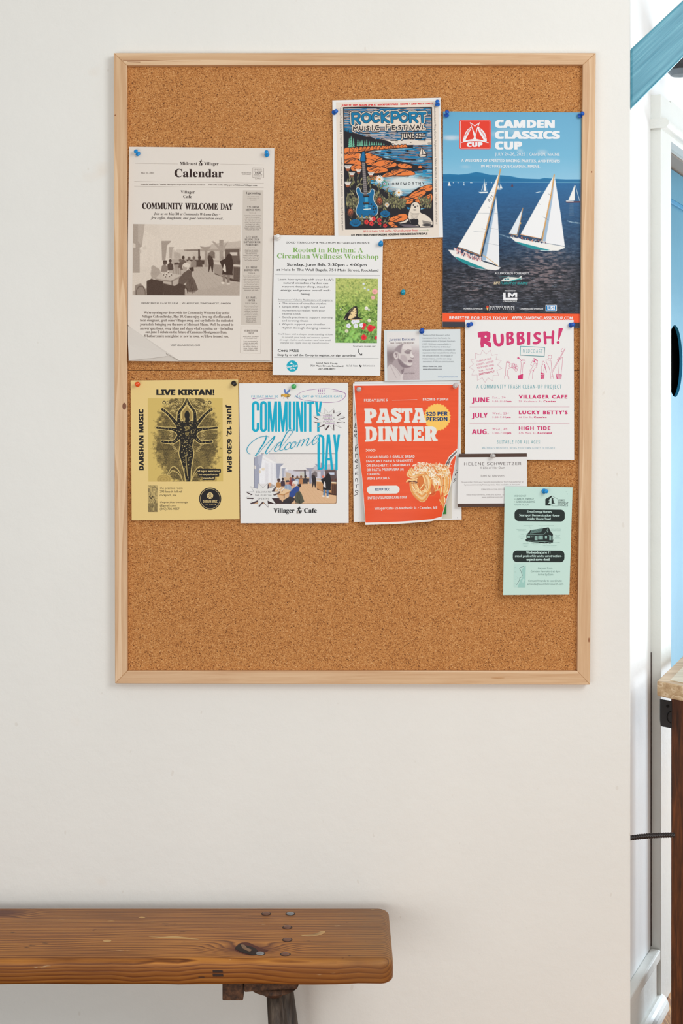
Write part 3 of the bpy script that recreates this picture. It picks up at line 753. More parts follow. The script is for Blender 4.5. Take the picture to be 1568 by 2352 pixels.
# under-frame
M_END = wood_mat('dark_end_grain', [(0.3, (40, 24, 14)), (0.5, (84, 54, 34)), (0.7, (116, 80, 54))], 'Y', 1.0, 0.75, 0.4, 6, 3, rw=0.14)
def cross(x0, x1, z0, z1, chamf):
    if chamf: pts = [Vector((x0, -0.265, z1)), Vector((x0 + 0.002, -0.265, z0 + 0.002)), Vector((x1 - 0.004, -0.265, z0 + 0.008)), Vector((x1, -0.265, z1))]
    else: pts = [Vector((x0, -0.265, z1)), Vector((x0, -0.265, z0)), Vector((x1, -0.265, z0)), Vector((x1, -0.265, z1))]
    return pts
dB = D - 0.265
cx = lambda px: (px - 784) * dB / F
cz = lambda py: EYE - (py - HY) * dB / F
M_LEG = wood_mat('weathered_leg', [(0.3, (44, 36, 30)), (0.5, (84, 72, 62)), (0.72, (120, 106, 92))], 'Z', 1.0, 0.5, 0.3, 12, 4, rw=0.06)
def under(xo, first):
    prism('batten', [Vector((p.x + xo, p.y, p.z)) for p in cross(cx(558.5), cx(687), cz(2282), 0.4290, True)], (0, 0.20, 0), M_END, bench, 0.002)
    prism('batten', [Vector((p.x + xo, p.y, p.z)) for p in cross(cx(510.5), cx(558), cz(2299), 0.4290, False)], (0, 0.20, 0), M_END, bench, 0.002)
    # boss under the batten, then the two splayed round legs
    a = PZ(628, 2276, -0.235); a.x += xo
    b = lathe_bm([(0.0, -0.016), (0.016, -0.015), (0.024, -0.009), (0.040, -0.001), (0.046, 0.003), (0.0, 0.003)], 24)
    bmesh.ops.transform(b, matrix=Matrix.Translation((a.x, a.y, cz(2282))), verts=b.verts); bm_obj('leg_boss', b, M_END, bench, True)
    p0 = PZ(629, 2276, -0.235); p1 = PZ(634, 2352, -0.245); u = (p1 - p0); k = (p0.z - 0.0) / (p0.z - p1.z)
    q = p0 + u * k; b = tube_bm([p0 + Vector((xo, 0, 0)), p0.lerp(q, 0.5) + Vector((xo, 0, 0)), q + Vector((xo, 0, 0))], [0.0142, 0.0155, 0.014], 18); bm_obj('leg', b, M_LEG, bench, True)
    p0 = PZ(657, 2262, -0.085); p1 = PZ(668, 2352, -0.075); u = (p1 - p0); k = p0.z / (p0.z - p1.z); q = p0 + u * k
    b = tube_bm([p0 + Vector((xo, 0, 0)), p0.lerp(q, 0.5) + Vector((xo, 0, 0)), q + Vector((xo, 0, 0))], [0.0125, 0.015, 0.0135], 18); bm_obj('leg', b, M_LEG, bench, True)
under(0.0, True); under(-1.12, False)

# ------------------------------------------------------------------ cork board
HB = 0.022; HC = 0.011                            # frame face and cork face, metres off the wall
board = empty('notice_board', P(812, 1573, 0.0), 'large cork notice board in a pale pine frame on the white wall', 'notice board')
t = NT('cork'); v = t.coord()
vo = t.n('ShaderNodeTexVoronoi', Vector=v, Scale=860.0); vo2 = t.n('ShaderNodeTexVoronoi', Vector=v, Scale=520.0)
sx = t.n('ShaderNodeSeparateColor', Color=vo.outputs['Color']); sx2 = t.n('ShaderNodeSeparateColor', Color=vo2.outputs['Color'])
n1 = t.noise(v, 600, 3, 0.75); n2 = t.noise(v, 5, 3, 0.5)
f = t.math('ADD', t.math('ADD', t.math('MULTIPLY', sx.outputs[0], 0.42), t.math('MULTIPLY', sx2.outputs[1], 0.30)), t.math('MULTIPLY', n1, 0.34))
f = t.math('ADD', f, t.math('MULTIPLY', t.math('SUBTRACT', n2, 0.5), 0.10))
t.col(t.ramp(f, [(0.18, (66, 34, 14)), (0.30, (146, 88, 40)), (0.44, (186, 122, 62)), (0.62, (200, 138, 76)), (0.78, (214, 158, 98)), (0.92, (230, 188, 136))]))
t.set(Roughness=0.85); t.bump(t.math('ADD', sx.outputs[0], n1), 0.5, 0.0012); M_CORK = t.m
SEAM = 850.8
def quadslab(name, px4, h0, h1, mat, parent, bevel=0.0):
    pts = [Vector(P(x, y, h1)) for x, y in px4]; return prism(name, pts, (0, h1 - h0, 0), mat, parent, bevel)
quadslab('backing_board', [(275, 135), (1353, 135), (1342, 1556), (278, 1556)], 0.0005, HC - 0.004, plain('fibre_backing', (70, 42, 24), 0.9), board)
quadslab('cork_panel', [(284, 142), (1344, 142), (1337, SEAM - 0.6), (285, SEAM - 0.6)], HC - 0.0038, HC, M_CORK, board, 0.0005)
quadslab('cork_panel', [(285, SEAM + 0.6), (1337, SEAM + 0.6), (1332, 1548), (286, 1548)], HC - 0.0038, HC, M_CORK, board, 0.0005)
outer = [(261, 121.5), (1368, 121.5), (1354.5, 1573), (264, 1570)]
inner = [(291, 150), (1338, 148.5), (1325.5, 1541.5), (292, 1541.5)]
PINE = [(0.22, (196, 152, 110)), (0.45, (214, 178, 138)), (0.60, (222, 188, 150)), (0.85, (230, 200, 164))]
M_PX = wood_mat('pine_rail', PINE, 'X', 1.0, 0.5, 0.12, 26, 3.2); M_PZ = wood_mat('pine_stile', PINE, 'Z', 1.0, 0.5, 0.12, 26, 3.2)
for i in range(4):
    j = (i + 1) % 4
    o = quadslab('frame_rail', [outer[i], outer[j], inner[j], inner[i]], 0.0005, HB, M_PX if i % 2 == 0 else M_PZ, board, 0.0012)
M_KNOT = plain('pine_knot', (150, 96, 58), 0.5)
def knot(px, py, rx, ry, m_=M_KNOT):
    b = bmesh.new(); c = b.verts.new(P(px, py, HB + 0.0005)); n = 16
    vs = [b.verts.new(P(px + rx * math.cos(2 * math.pi * k / n), py + ry * math.sin(2 * math.pi * k / n), HB + 0.0001)) for k in range(n)]
    for k in range(n): b.faces.new((vs[k], vs[(k + 1) % n], c))
    bmesh.ops.recalc_face_normals(b, faces=b.faces[:]); bm_obj('knot', b, m_, board)
knot(264.7, 264.8, 1.8, 1.9); knot(285.5, 933, 4.6, 8, plain('dark_pine_knot', (120, 70, 40), 0.5)); knot(1352.0, 1470, 1.7, 5.5); knot(1358.5, 395, 1.2, 2.2)
knot(1143, 1557, 16, 0.9, plain('pine_streak', (186, 136, 84), 0.5)); knot(820, 1562, 26, 0.7, plain('pine_streak', (196, 152, 104), 0.5))
b = bmesh.new()
for pl in ([(282, 137.8), (330, 138.0), (400, 140.2), (460, 139.6), (460, 140.3), (400, 141.1), (330, 139.2), (282, 138.6)], [(292, 141.4), (322, 142.2), (322, 143.4), (292, 142.2)]):
    b.faces.new([b.verts.new(P(x, y, HB + 0.0002)) for x, y in pl])
bmesh.ops.recalc_face_normals(b, faces=b.faces[:]); bm_obj('grain_streak', b, M_KNOT, board)

# ------------------------------------------------------------------ push pins
PINM = {}
def pin_mat(key, c, rough=0.25, trans=0.0):
    if key not in PINM:
        t = NT(key + '_pin_plastic'); t.col(c); t.set(Roughness=rough)
        if trans: t.set(Transmission__Weight=trans, IOR=1.45)
        PINM[key] = t.m
    return PINM[key]
M_NEED = plain('steel_needle', (170, 170, 172), 0.25, Metallic=0.9)
def pin(px, py, h, dx, dy, key, col, label, size=1.0, trans=0.0, group=None):
    """flange centre at pixel (px, py); (dx, dy) is where the cap leans to, in pixels"""
    base = Vector(P(px, py, h)); S_ = D / F
    L_ = 0.0125 * size; lean = Vector((dx * S_, 0, -dy * S_)); k = min(0.97, lean.length / L_)
    lean = lean.normalized() * L_ * k if lean.length > 1e-6 else lean
    ax = Vector((lean.x, -L_ * math.sqrt(1 - k * k), lean.z)).normalized()
    M_ = Matrix.Translation(base + ax * 0.0026 * 0 - Vector((0, 0.0046 * size * (lean.length / L_) , 0))) @ ax.to_track_quat('Z', 'Y').to_matrix().to_4x4() @ Matrix.Scale(size, 4)
    root = empty('push_pin', base, label, 'push pin', group or 'push pins on the notice board')
    b = lathe_bm([(0.0, 0.0), (0.0042, 0.0), (0.0050, 0.0006), (0.0050, 0.0014), (0.0038, 0.0026), (0.0024, 0.0036), (0.0021, 0.0060), (0.0024, 0.0082), (0.0036, 0.0092), (0.0041, 0.0100), (0.0041, 0.0114), (0.0034, 0.0122), (0.0, 0.0125)], 24)
    bmesh.ops.transform(b, matrix=M_, verts=b.verts); bm_obj('grip', b, pin_mat(key, col, 0.15 if trans else 0.25, trans), root, True)
    b = tube_bm([(0, 0, 0.0005), (0, 0, -0.006), (0, 0, -0.009)], [0.0006, 0.0006, 0.0001], 8); bmesh.ops.transform(b, matrix=M_, verts=b.verts); bm_obj('needle', b, M_NEED, root)

# ------------------------------------------------------------------ papers on the board
def lev(base, bulge=0.0, y0=0, y1=1, side=0.0, x0=0, x1=1):
    return lambda x, y: base + bulge * min(1.3, max(0.0, (y - y0) / (y1 - y0))) + side * min(1.0, max(0.0, (x - x0) / (x1 - x0)))
K = (46, 30, 26); BLK = (24, 22, 24)
M_NEWS = paper_mat('newsprint', (226, 218, 208), 0.75, 0.5)
M_PAP = paper_mat('white_paper', (232, 232, 230), 0.55, 0.15)
def cafe(cv, X0, Y0, kx, ky, news):
    """the printed cafe interior, drawn in the crop coordinates of the colour poster"""
    cv.z = (0, 0, 1)
    q = lambda x, y: (X0 + (x - 248) * kx, Y0 + (y - 70) * ky)
    if news:
        a, b_ = np.array((52, 36, 28), float), np.array((220, 209, 196), float)
        cv.tone = lambda c: tuple(a + (b_ - a) * min(1, max(0, ((0.3 * c[0] + 0.55 * c[1] + 0.15 * c[2]) / 230.0)) ** 1.15))
    p = lambda pts, c, **k: cv.poly([q(*t_) for t_ in pts], c, raw=False, **k)
    e = lambda x, y, rx, ry, c, **k: cv.ell(*q(x, y), rx * kx, ry * ky, c, **k)
    ln = lambda pts, w, c, **k: cv.line([q(*t_) for t_ in pts], w * kx, c, **k)
    cv.fill((226, 224, 224))
    p([(360, -300), (1360, -300), (1360, 300), (700, 290), (560, 200)], (230, 228, 226))
    p([(640, 285), (780, 290), (1360, 285), (1360, 480), (640, 480)], (206, 204, 212), soft=2)
    p([(800, 290), (1360, 262), (1360, 310), (800, 305)], (176, 168, 170), soft=2)
    p([(1060, 230), (1360, 200), (1360, 262), (1000, 290)], (196, 194, 200), soft=2)
    p([(248, 80), (300, 60), (560, 200), (700, 280), (690, 300), (560, 240), (360, 120)], (240, 240, 240), soft=3)
    p([(320, 120), (540, 220), (540, 470), (320, 470)], (238, 239, 242), soft=2)
    for x0, x1 in ((395, 440), (470, 500), (515, 545), (575, 600)): p([(x0, 190), (x1, 200), (x1, 460), (x0, 470)], (226, 226, 230), soft=3)
    p([(248, -300), (400, -300), (362, 80), (340, 260), (318, 268), (318, 530), (248, 530)], (164, 168, 184))
    p([(300, -300), (400, -300), (362, 80), (335, 255), (300, 200)], (182, 186, 200), soft=2)
    p([(248, 220), (275, 235), (275, 275), (248, 270)], (222, 218, 216))
    p([(540, 200), (640, 200), (636, 212), (600, 245), (582, 400), (548, 400)], (158, 162, 178)); p([(618, 262), (672, 262), (655, 290), (648, 380), (622, 380)], (170, 174, 188))
    e(370, 275, 22, 20, (228, 216, 196), soft=2); e(325, 310, 12, 18, (214, 200, 176), soft=2)
    p([(668, 320), (700, 318), (742, 340), (740, 385), (672, 380)], (196, 178, 160), soft=2)
    p([(645, 385), (1010, 385), (1010, 450), (645, 450)], (204, 178, 150), soft=2)
    p([(860, 318), (925, 318), (925, 385), (860, 385)], (200, 198, 188), soft=1.5); p([(775, 292), (925, 292), (925, 300), (775, 300)], (110, 96, 96))
    p([(918, 290), (936, 290), (940, 400), (920, 400)], (50, 46, 52)); p([(800, 395), (985, 400), (980, 445), (800, 440)], (54, 42, 44), soft=2)
    p([(1060, 300), (1090, 320), (1090, 380), (1010, 380), (1020, 330)], (120, 110, 110), soft=2)
    p([(1195, 290), (1340, 285), (1352, 480), (1195, 480)], (92, 76, 76), soft=2); p([(1245, 318), (1320, 318), (1320, 352), (1245, 352)], (200, 210, 226), soft=1.5)
    # floor
    p([(560, 470), (700, 445), (1010, 450), (1360, 470), (1360, 900), (248, 900), (248, 720), (560, 650)], (214, 180, 146), soft=2)
    for k in range(9): ln([(760 + k * 22, 450), (640 + k * 95, 860)], 3, (196, 158, 122), a=0.6)
    # timber posts
    p([(985, 285), (1012, 285), (1016, 470), (985, 470)], (150, 150, 166)); p([(935, 255), (985, 262), (1050, 258), (1040, 275), (1015, 300), (985, 300), (950, 275)], (158, 158, 172))
    p([(1135, 190), (1178, 190), (1175, 400), (1138, 400)], (158, 158, 174)); p([(1055, 205), (1080, 203), (1135, 255), (1178, 255), (1230, 200), (1178, 300), (1135, 300), (1110, 262)], (166, 166, 182))
    # bar
    p([(1050, 398), (1140, 400), (1140, 420), (1050, 412)], (206, 180, 150)); p([(1080, 440), (1352, 462), (1352, 630), (1250, 615), (1085, 540)], (190, 146, 104))
    p([(1075, 428), (1352, 448), (1352, 468), (1075, 442)], (226, 208, 180)); p([(1090, 535), (1180, 578), (1250, 612), (1352, 628), (1352, 612), (1090, 548)], (60, 40, 36))
    p([(1280, 470), (1352, 474), (1352, 610), (1280, 600)], (96, 66, 50), soft=2)
    for x in (1295, 1318, 1340): ln([(x, 475), (x, 605)], 4, (56, 38, 32))
    p([(1015, 380), (1060, 360), (1075, 400), (1078, 440), (1070, 520), (1060, 520), (1048, 460), (1030, 520), (1022, 520), (1025, 450)], (44, 36, 38)); e(1035, 372, 18, 22, (56, 44, 46))
    for x in (1200, 1225, 1265, 1290, 1330, 1345): e(x, 425 - (x % 3) * 8, 10, 16, (96, 60, 50), soft=1.5)
    # person at the bar
    p([(1215, 350), (1235, 335), (1258, 345), (1272, 400), (1280, 440), (1270, 530), (1275, 555), (1165, 550), (1170, 480), (1150, 440), (1140, 410), (1200, 380)], (26, 24, 28)); e(1238, 362, 26, 28, (26, 22, 26))
    e(1170, 376, 17, 15, (214, 120, 96)); p([(1185, 435), (1200, 460), (1205, 520), (1195, 525), (1170, 500)], (226, 222, 222))
    p([(1172, 545), (1200, 550), (1192, 630), (1170, 630)], (96, 130, 166)); p([(1214, 552), (1245, 552), (1240, 635), (1216, 635)], (90, 124, 162))
    e(1172, 636, 18, 11, (232, 226, 220)); e(1230, 645, 19, 10, (232, 226, 220))
    # people seated at the left
    for (x, y, c, hc) in ((765, 400, (90, 80, 100), (52, 36, 34)), (825, 410, (170, 186, 206), (120, 90, 74)), (875, 405, (180, 130, 90), (120, 84, 66)), (932, 400, (60, 56, 60), (50, 40, 40)), (735, 430, (130, 60, 58), (150, 90, 76)), (632, 435, (66, 50, 62), (46, 34, 38))):
        p([(x - 34, y + 70), (x - 28, y + 8), (x, y - 12), (x + 26, y + 8), (x + 32, y + 70)], c, soft=1.5); e(x, y - 28, 15, 18, hc)
    p([(535, 520), (545, 460), (570, 440), (605, 465), (612, 520)], (176, 128, 78), soft=1.5); e(578, 425, 21, 24, (96, 66, 56)); p([(556, 418), (562, 402), (595, 402), (598, 418)], (44, 34, 40))
    p([(430, 540), (440, 480), (470, 465), (520, 490), (545, 560), (500, 600), (440, 590)], (178, 172, 170), soft=2); e(458, 480, 22, 26, (206, 168, 140))
    p([(650, 560), (655, 500), (680, 470), (730, 480), (755, 550), (720, 590)], (168, 180, 196), soft=1.5)
    for k in range(5): ln([(665 + k * 18, 480), (660 + k * 20, 550)], 5, (90, 116, 160), a=0.7)
    e(695, 452, 23, 28, (196, 140, 116)); p([(670, 448), (674, 425), (712, 422), (720, 445)], (54, 56, 70))
    # near table
    p([(520, 545), (560, 520), (730, 552), (735, 566), (640, 612), (480, 590)], (226, 196, 160)); p([(480, 590), (640, 612), (735, 564), (735, 580), (640, 628), (478, 605)], (186, 140, 96))
    for (x, y) in ((560, 545), (590, 540), (610, 520), (620, 560), (640, 545), (580, 565)): e(x, y, 9, 12, (238, 236, 232)); e(x + 3, y + 8, 6, 7, (120, 70, 56))
    ln([(650, 615), (650, 660)], 7, (40, 36, 38))
    e(790, 470, 36, 42, (222, 216, 210)); e(782, 480, 22, 30, (206, 160, 136)); e(800, 452, 34, 22, (226, 224, 222))
    p([(770, 530), (820, 495), (855, 520), (850, 570), (815, 610), (760, 660), (715, 640), (720, 590)], (52, 76, 138)); p([(640, 690), (720, 640), (790, 660), (790, 690), (740, 735), (620, 735)], (52, 46, 50))
    p([(820, 480), (870, 470), (875, 510), (850, 520)], (44, 34, 38)); p([(800, 600), (850, 560), (880, 600), (918, 705), (880, 735), (820, 730), (790, 690)], (84, 84, 70))
    for k in range(3): ln([(850 - k * 14, 590), (880 - k * 20, 720)], 5, (58, 58, 50))
    for x in (730, 800, 850): ln([(x, 690), (x + 12, 745)], 7, (34, 28, 30))
    p([(390, 620), (440, 590), (540, 640), (620, 700), (640, 735), (390, 735)], (60, 44, 46), soft=1.5)
    if news:
        p([(395, 610), (470, 600), (560, 620), (560, 900), (385, 900)], (58, 40, 40)); p([(560, 640), (780, 690), (790, 900), (560, 900)], (62, 46, 44), soft=2); p([(270, 660), (330, 640), (382, 700), (382, 900), (262, 900)], (150, 138, 128), soft=2)
        ln([(285, 900), (282, 720), (310, 670), (350, 670), (375, 720), (378, 900)], 8, (96, 84, 78)); p([(780, 740), (1360, 620), (1360, 900), (760, 900)], (196, 168, 138), soft=4, a=0.5)
        ln([(1070, -60), (1070, 20)], 4, (90, 90, 90)); 
        e(1048, 4, 46, 44, (236, 234, 230)); 
    n = (fbm(cv.X * 1.1, cv.Y * 1.1, 3, 5) - 0.5)[..., None]; cv.C += n * (26 if news else 16); cv.tone = None
# ---- newspaper
def ledge(y): return float(np.interp(y, [337, 560, 748, 828], [296.5, 293.4, 293.4, 412]))
def redge(y): return float(np.interp(y, [337, 600, 828], [630, 626.6, 621]))
hA = lambda x, y: 0.0022 * max(0, (y - 748) / 80) * max(0, 1 - (x - ledge(y)) / (redge(y) - ledge(y))) ** 3 + 0.0135 + 0.0030 * max(0.0, (y - 337) / 490) + 0.0012 * math.exp(-((y - 590) / 26.0) ** 2) + 0.0045 * max(0.0, (y - 700) / 130) ** 2
pb = Poster('folded_newspaper', 'folded newspaper page with Calendar headline, beside the frame of the board', 'newspaper',
            [(296.8, 338), (293.4, 560), (293.4, 747), (295.3, 829)], [(629.5, 341), (627.5, 600), (624.2, 832)], lambda x, y: hA(x, y) - 0.0016 - 0.001 * max(0, (y - 700) / 130), paper_mat('inner_newsprint', (206, 198, 188), 0.8, 0.4), sheet_name='back_page')
A = Poster.__new__(Poster); A.lift = 0.0001; A.h = hA; A.cmds = []; A.layer = 1; A.ink = INK; A.root = pb.root; A.z = (0, 0, 1); POSTERS.append(A)
# front page with its lower left corner folded under
vs, fs = [], []
NR, NC = 78, 36
for j in range(NR + 1):
    y = 337 + (828 - 337) * j / NR 
    for i in range(NC + 1):
        u = i / NC; x = ledge(y) * (1 - u) + redge(y) * u; vs.append(P(x, y + 3.2 * u * (1 - j / NR), hA(x, y)))
paper_mesh('front_page', vs, NR, NC, M_NEWS, A.root, 0.0003)
fl_ = [P(x, y, hA(x, y) - d_) for x, y, d_ in ((293.5, 748, 0.0001), (412, 828, 0.0002), (381, 811.5, 0.0008), (384, 818, 0.0010), (350, 822.5, 0.0009), (296, 827.5, 0.0010), (294, 790, 0.0008))]
py_obj('folded_corner', fl_, [tuple(range(7))], paper_mat('folded_newsprint', (214, 207, 198), 0.8, 0.3), A.root)
A.z = (280, 330, 4.356); L = 'lettering'
A.picture('panel_print', [(1210, 466), (1414, 466), (1392, 1811), (1190, 1811)], 0.25, lambda cv: cv.fill((205, 197, 187)))
A.up()
A.text(L, 'S', 'Midcoast', 580, 213, 752, 31, K, y1=214); A.text(L, 'S', 'Villager', 822, 214, 966, 31, K, y1=216); A.text(L, 'S', 'Calendar', 525, 334, 1014, 80, K, y1=336, w=0.006)
A.text(L, 'S', 'May 23, 2025', 190, 299, 322, 13, (110, 96, 88)); A.text(L, 'R', 'RESIDENTIAL', 1197, 297, 1293, 11, (90, 76, 70)); A.text(L, 'R', 'CUSTOMER', 1203, 312, 1288, 11, (90, 76, 70))
for (a, b_) in (((1308, 243), (1418, 245)), ((1308, 338), (1418, 341)), ((1308, 243), (1308, 338)), ((1418, 245), (1418, 341))): A.line(L, [a, b_], 2.2, (120, 104, 96), caps=False)
A.lines(L, 'R', 11, (120, 106, 98), [('PRSRT STD', 1327, 264, 1398), ('U.S. Postage', 1324, 280, 1402), ('Hampden, ME', 1320, 316, 1403), ('Permit #10', 1326, 330, 1398), ('ECRWSS', 1332, 355, 1388)]); A.text(L, 'B', 'PAID', 1333, 300, 1391, 15, K)
for (a, b_) in (((128, 196), (558, 202)), ((984, 204), (1418, 211)), ((122, 377), (1418, 395)), ((122, 426), (1418, 443))): A.line(L, [a, b_], 1.6, (150, 136, 126), caps=False)
A.text(L, 'S', 'A special mailing to Camden, Rockport, Hope and Lincolnville residents', 184, 412, 833, 14, (96, 80, 70), y1=418); A.text(L, 'S', 'Subscribe to the full paper at', 866, 417, 1128, 14, (90, 74, 64), y1=421); A.text(L, 'S', 'MidcoastVillager.com', 1134, 421, 1352, 14, K, y1=424, w=0.01)
A.text(L, 'S', 'Villager', 587, 497, 727, 29, K, y1=499); A.text(L, 'S', 'Cafe', 613, 543, 698, 29, K, y1=544)
A.text('headline_lettering', 'S', 'COMMUNITY', 202, 653, 608, 62, K, y1=656, w=0.012); A.text('headline_lettering', 'S', 'WELCOME', 630, 656, 962, 62, K, y1=659, w=0.012); A.text('headline_lettering', 'S', 'DAY', 984, 659, 1110, 62, K, y1=661, w=0.012)
A.text('headline_lettering', 'J', 'Join us on May 30 at Community Welcome Day —', 318, 712, 984, 24, K, y1=719); A.text('headline_lettering', 'J', 'free coffee, doughnuts, and good conversation await.', 288, 753, 1013, 24, K, y1=760)
A.text(L, 'S', 'Upcoming', 1240, 504, 1388, 22, K, y1=506)
G1 = (140, 126, 116)
A.lines(L, 'R', 10, G1, [('VILLAGER CAFE', 1256, 535, 1368), ('25 MECHANIC ST.', 1252, 553, 1372), ('CAMDEN', 1281, 571, 1343), ('10:30 A.M.', 1273, 698, 1343), ('6 TO 7 P.M.', 1262, 1046, 1332)])
A.lines(L, 'S', 19, K, [('5.23 / FRESH', 1252, 646, 1370), ('BREWED NEWS', 1237, 672, 1384), ('5.27 / SILENT', 1243, 943, 1362), ('READING CLUB:', 1229, 969, 1373), ('HAPPY HOUR FOR', 1217, 995, 1385), ('INTROVERTS', 1236, 1021, 1362)])
A.lines(L, 'R', 11, (96, 82, 74), [('Come talk about the latest', 1225, 724, 1392), ('issue of the newspaper', 1236, 742, 1380), ('with rotating members of', 1227, 760, 1388), ('the editorial team each', 1233, 778, 1381), ('Friday. Read the paper if', 1231, 795, 1385), ("you haven't yet, talk to", 1235, 812, 1377), ('the people who made it', 1231, 830, 1382), ('happen and learn how the', 1223, 848, 1389), ('newspaper gets made.', 1234, 865, 1376),
    ('Quiet hour of reading,', 1230, 1071, 1364), ('a few minutes before', 1230, 1088, 1362), ('and after to chat.', 1238, 1106, 1350), ('Reading music, low light,', 1214, 1123, 1372), ('appetizers provided. Wine', 1212, 1139, 1378), ('for purchase. Recurring', 1220, 1156, 1370), ('last Tuesday monthly.', 1228, 1172, 1362)])
# small woodcut man between the words
def woodcut(Q, x, y, k, c=K):
    f = lambda pts: [(x + a * k, y + b_ * k) for a, b_ in pts]
    Q.poly('logo', f([(-22, -22), (-4, -30), (10, -48), (20, -46), (16, -32), (30, -26), (20, -18), (-18, -16)]), c)
    Q.poly('logo', f([(-10, -16), (10, -16), (12, 0), (4, 8), (-8, 6)]), c); Q.poly('logo', f([(-26, 6), (-8, 4), (0, 20), (10, 4), (24, 2), (26, 46), (-28, 46)]), c)
    Q.up(); Q.poly('logo', f([(-4, 8), (2, 26), (-2, 46), (-8, 46), (-8, 20)]), (215, 207, 198)); Q.poly('logo', f([(-14, 12), (-10, 12), (-14, 44), (-18, 44)]), (215, 207, 198)); Q.line('logo', f([(24, 10), (40, 4), (38, 26), (26, 26)]), 5 * k, c); Q.line('logo', f([(28, -12), (50, -24), (66, -20)]), 2.4 * k, (170, 160, 150))
woodcut(A, 786, 190, 0.62)
A.z = (280, 590, 4.356)
A.lines(L, 'R', 11, (96, 82, 74), [('10:30 A.M.', 1262, 168, 1332), ('Come talk about the latest', 1213, 195, 1380), ('issue of the newspaper', 1224, 213, 1368), ('with rotating members of', 1216, 231, 1378), ('the editorial team each', 1222, 248, 1370), ('Friday. Read the paper if', 1220, 266, 1373), ("you haven't yet, talk to", 1224, 284, 1366), ('the people who made it', 1219, 302, 1370), ('happen and learn how the', 1211, 320, 1378), ('newspaper gets made.', 1222, 338, 1366),
    ('5:30 TO 7:30 P.M.', 1234, 470, 1352), ('Menu includes: Caesar', 1222, 497, 1365), ('salad, garlic bread,', 1232, 515, 1354), ('eggplant parmesan/', 1228, 532, 1358), ('spaghetti, meatballs/', 1226, 550, 1360), ('spaghetti or pasta', 1234, 568, 1352), ('primavera (v), tiramisu,', 1220, 585, 1364), ('and wine specials.', 1236, 603, 1348), ('$20 per person.', 1242, 620, 1340), ('RSVP to info@', 1247, 638, 1336), ('villagercafe.com.', 1238, 656, 1346),
    ('If you are interested in', 1216, 850, 1358), ('hosting an event with', 1218, 868, 1354), ('the Villager brands or in', 1212, 886, 1360), ('the Villager Cafe, let us', 1214, 903, 1358), ('know. Contact: info@', 1218, 921, 1354), ('midcoastvillager.com', 1217, 938, 1353), ('MIDCOAST VILLAGER', 1213, 802, 1365), ('X VILLAGER CAFE', 1226, 819, 1350)])
A.lines(L, 'S', 19, K, [('6.6 / FRESH', 1244, 116, 1350), ('BREWED NEWS', 1223, 143, 1370), ('6.6 / PASTA', 1244, 418, 1345), ('DINNER', 1257, 444, 1330)]); A.lines(L, 'S', 18, (104, 90, 82), [('SUBMIT YOUR', 1226, 748, 1357), ('EVENT', 1258, 774, 1320)])
for (a, b_) in (((1190, 698), (1392, 700)), ((1182, 961), (1388, 964)), ((1190, 698), (1182, 961)), ((1392, 700), (1388, 964))): A.line(L, [a, b_], 2, (178, 168, 158), caps=False)
A.text(L, 'R', 'FRIDAY, MAY 30, 8 A.M. TO 2 P.M.  |  VILLAGER CAFE, 25 MECHANIC ST., CAMDEN', 196, 470, 1086, 15, K, y1=474, w=0.008)
A.lines('body_text', 'S', 25, (92, 76, 66), [("We're opening our doors wide for Community Welcome Day at the", 219, 569, 1075, 572), ('Villager Cafe on Friday, May 30. Come enjoy a free cup of coffee and a', 203, 608, 1092, 611), ('local doughnut, grab some Villager swag, and say hello to the dedicated', 182, 646, 1113, 649), ("journalists bringing you the news of Midcoast Maine. We'll be around to", 180, 686, 1114, 689), ("answer questions, swap ideas and share what's coming up — including", 182, 726, 1110, 728), ("our June 3 debate on the future of Camden's Montgomery Dam.", 236, 763, 1052, 766), ("Whether you're a neighbor or new in town, we'd love to meet you.", 222, 803, 1067, 806)], w=-0.008)
A.text(L, 'R', 'VISIT VILLAGERCAFE.COM', 486, 892, 779, 15, K, w=0.006)
A.z = (0, 0, 1); A.picture('printed_photograph', [(305.3, 514.6), (552.7, 517.6), (550, 679), (303.8, 678)], 1.25, lambda cv: cafe(cv, 305.0, 524.5, 0.2237, 0.2215, True), ink_mat('newsprint_picture', 0.8))
A.h = lambda x, y: hA(x, y)

# ---- circadian workshop flyer
B = Poster('workshop_flyer', 'white workshop flyer with green title and butterfly photo, above the board seam', 'flyer',
           [(629, 540), (627, 700), (626, 861)], [(879.3, 542), (876.5, 700), (873, 863)], lev(0.0172, 0.0050, 540, 862), M_PAP)
B.z = (610, 530, 5.407); GR = (128, 168, 96)
B.text(L, 'G', 'GOOD TERN CO-OP & WILD HOPE BOTANICALS PRESENT:', 250, 156, 1293, 22, BLK, y1=164, w=0.014)
B.text('headline_lettering', 'S', 'Rooted in Rhythm: A', 336, 266, 1208, 58, GR, y1=270, w=-0.012); B.text('headline_lettering', 'S', 'Circadian Wellness Workshop', 140, 341, 1400, 58, GR, y1=351, w=-0.012)
B.text(L, 'G', 'Sunday, June 8th, 2:30pm - 4:00pm', 265, 434, 1254, 34, BLK, y1=442, w=0.022); B.text(L, 'G', 'at Hole In The Wall Bagels, 754 Main Street, Rockland', 136, 497, 1398, 30, BLK, y1=507, w=0.016)
B.line('line_print', [(116, 545), (1420, 554)], 2.2, (90, 90, 90), caps=False)
B.lines(L, 'G', 22, (50, 50, 54), [("Learn how syncing with your body's", 152, 613, 843, 617), ('natural circadian rhythm can', 220, 658, 774, 662), ('support deeper sleep, steadier', 205, 703, 787, 707), ('energy, and greater overall well-', 186, 748, 806, 752), ('being.', 437, 795, 556, 796)], w=0.018)
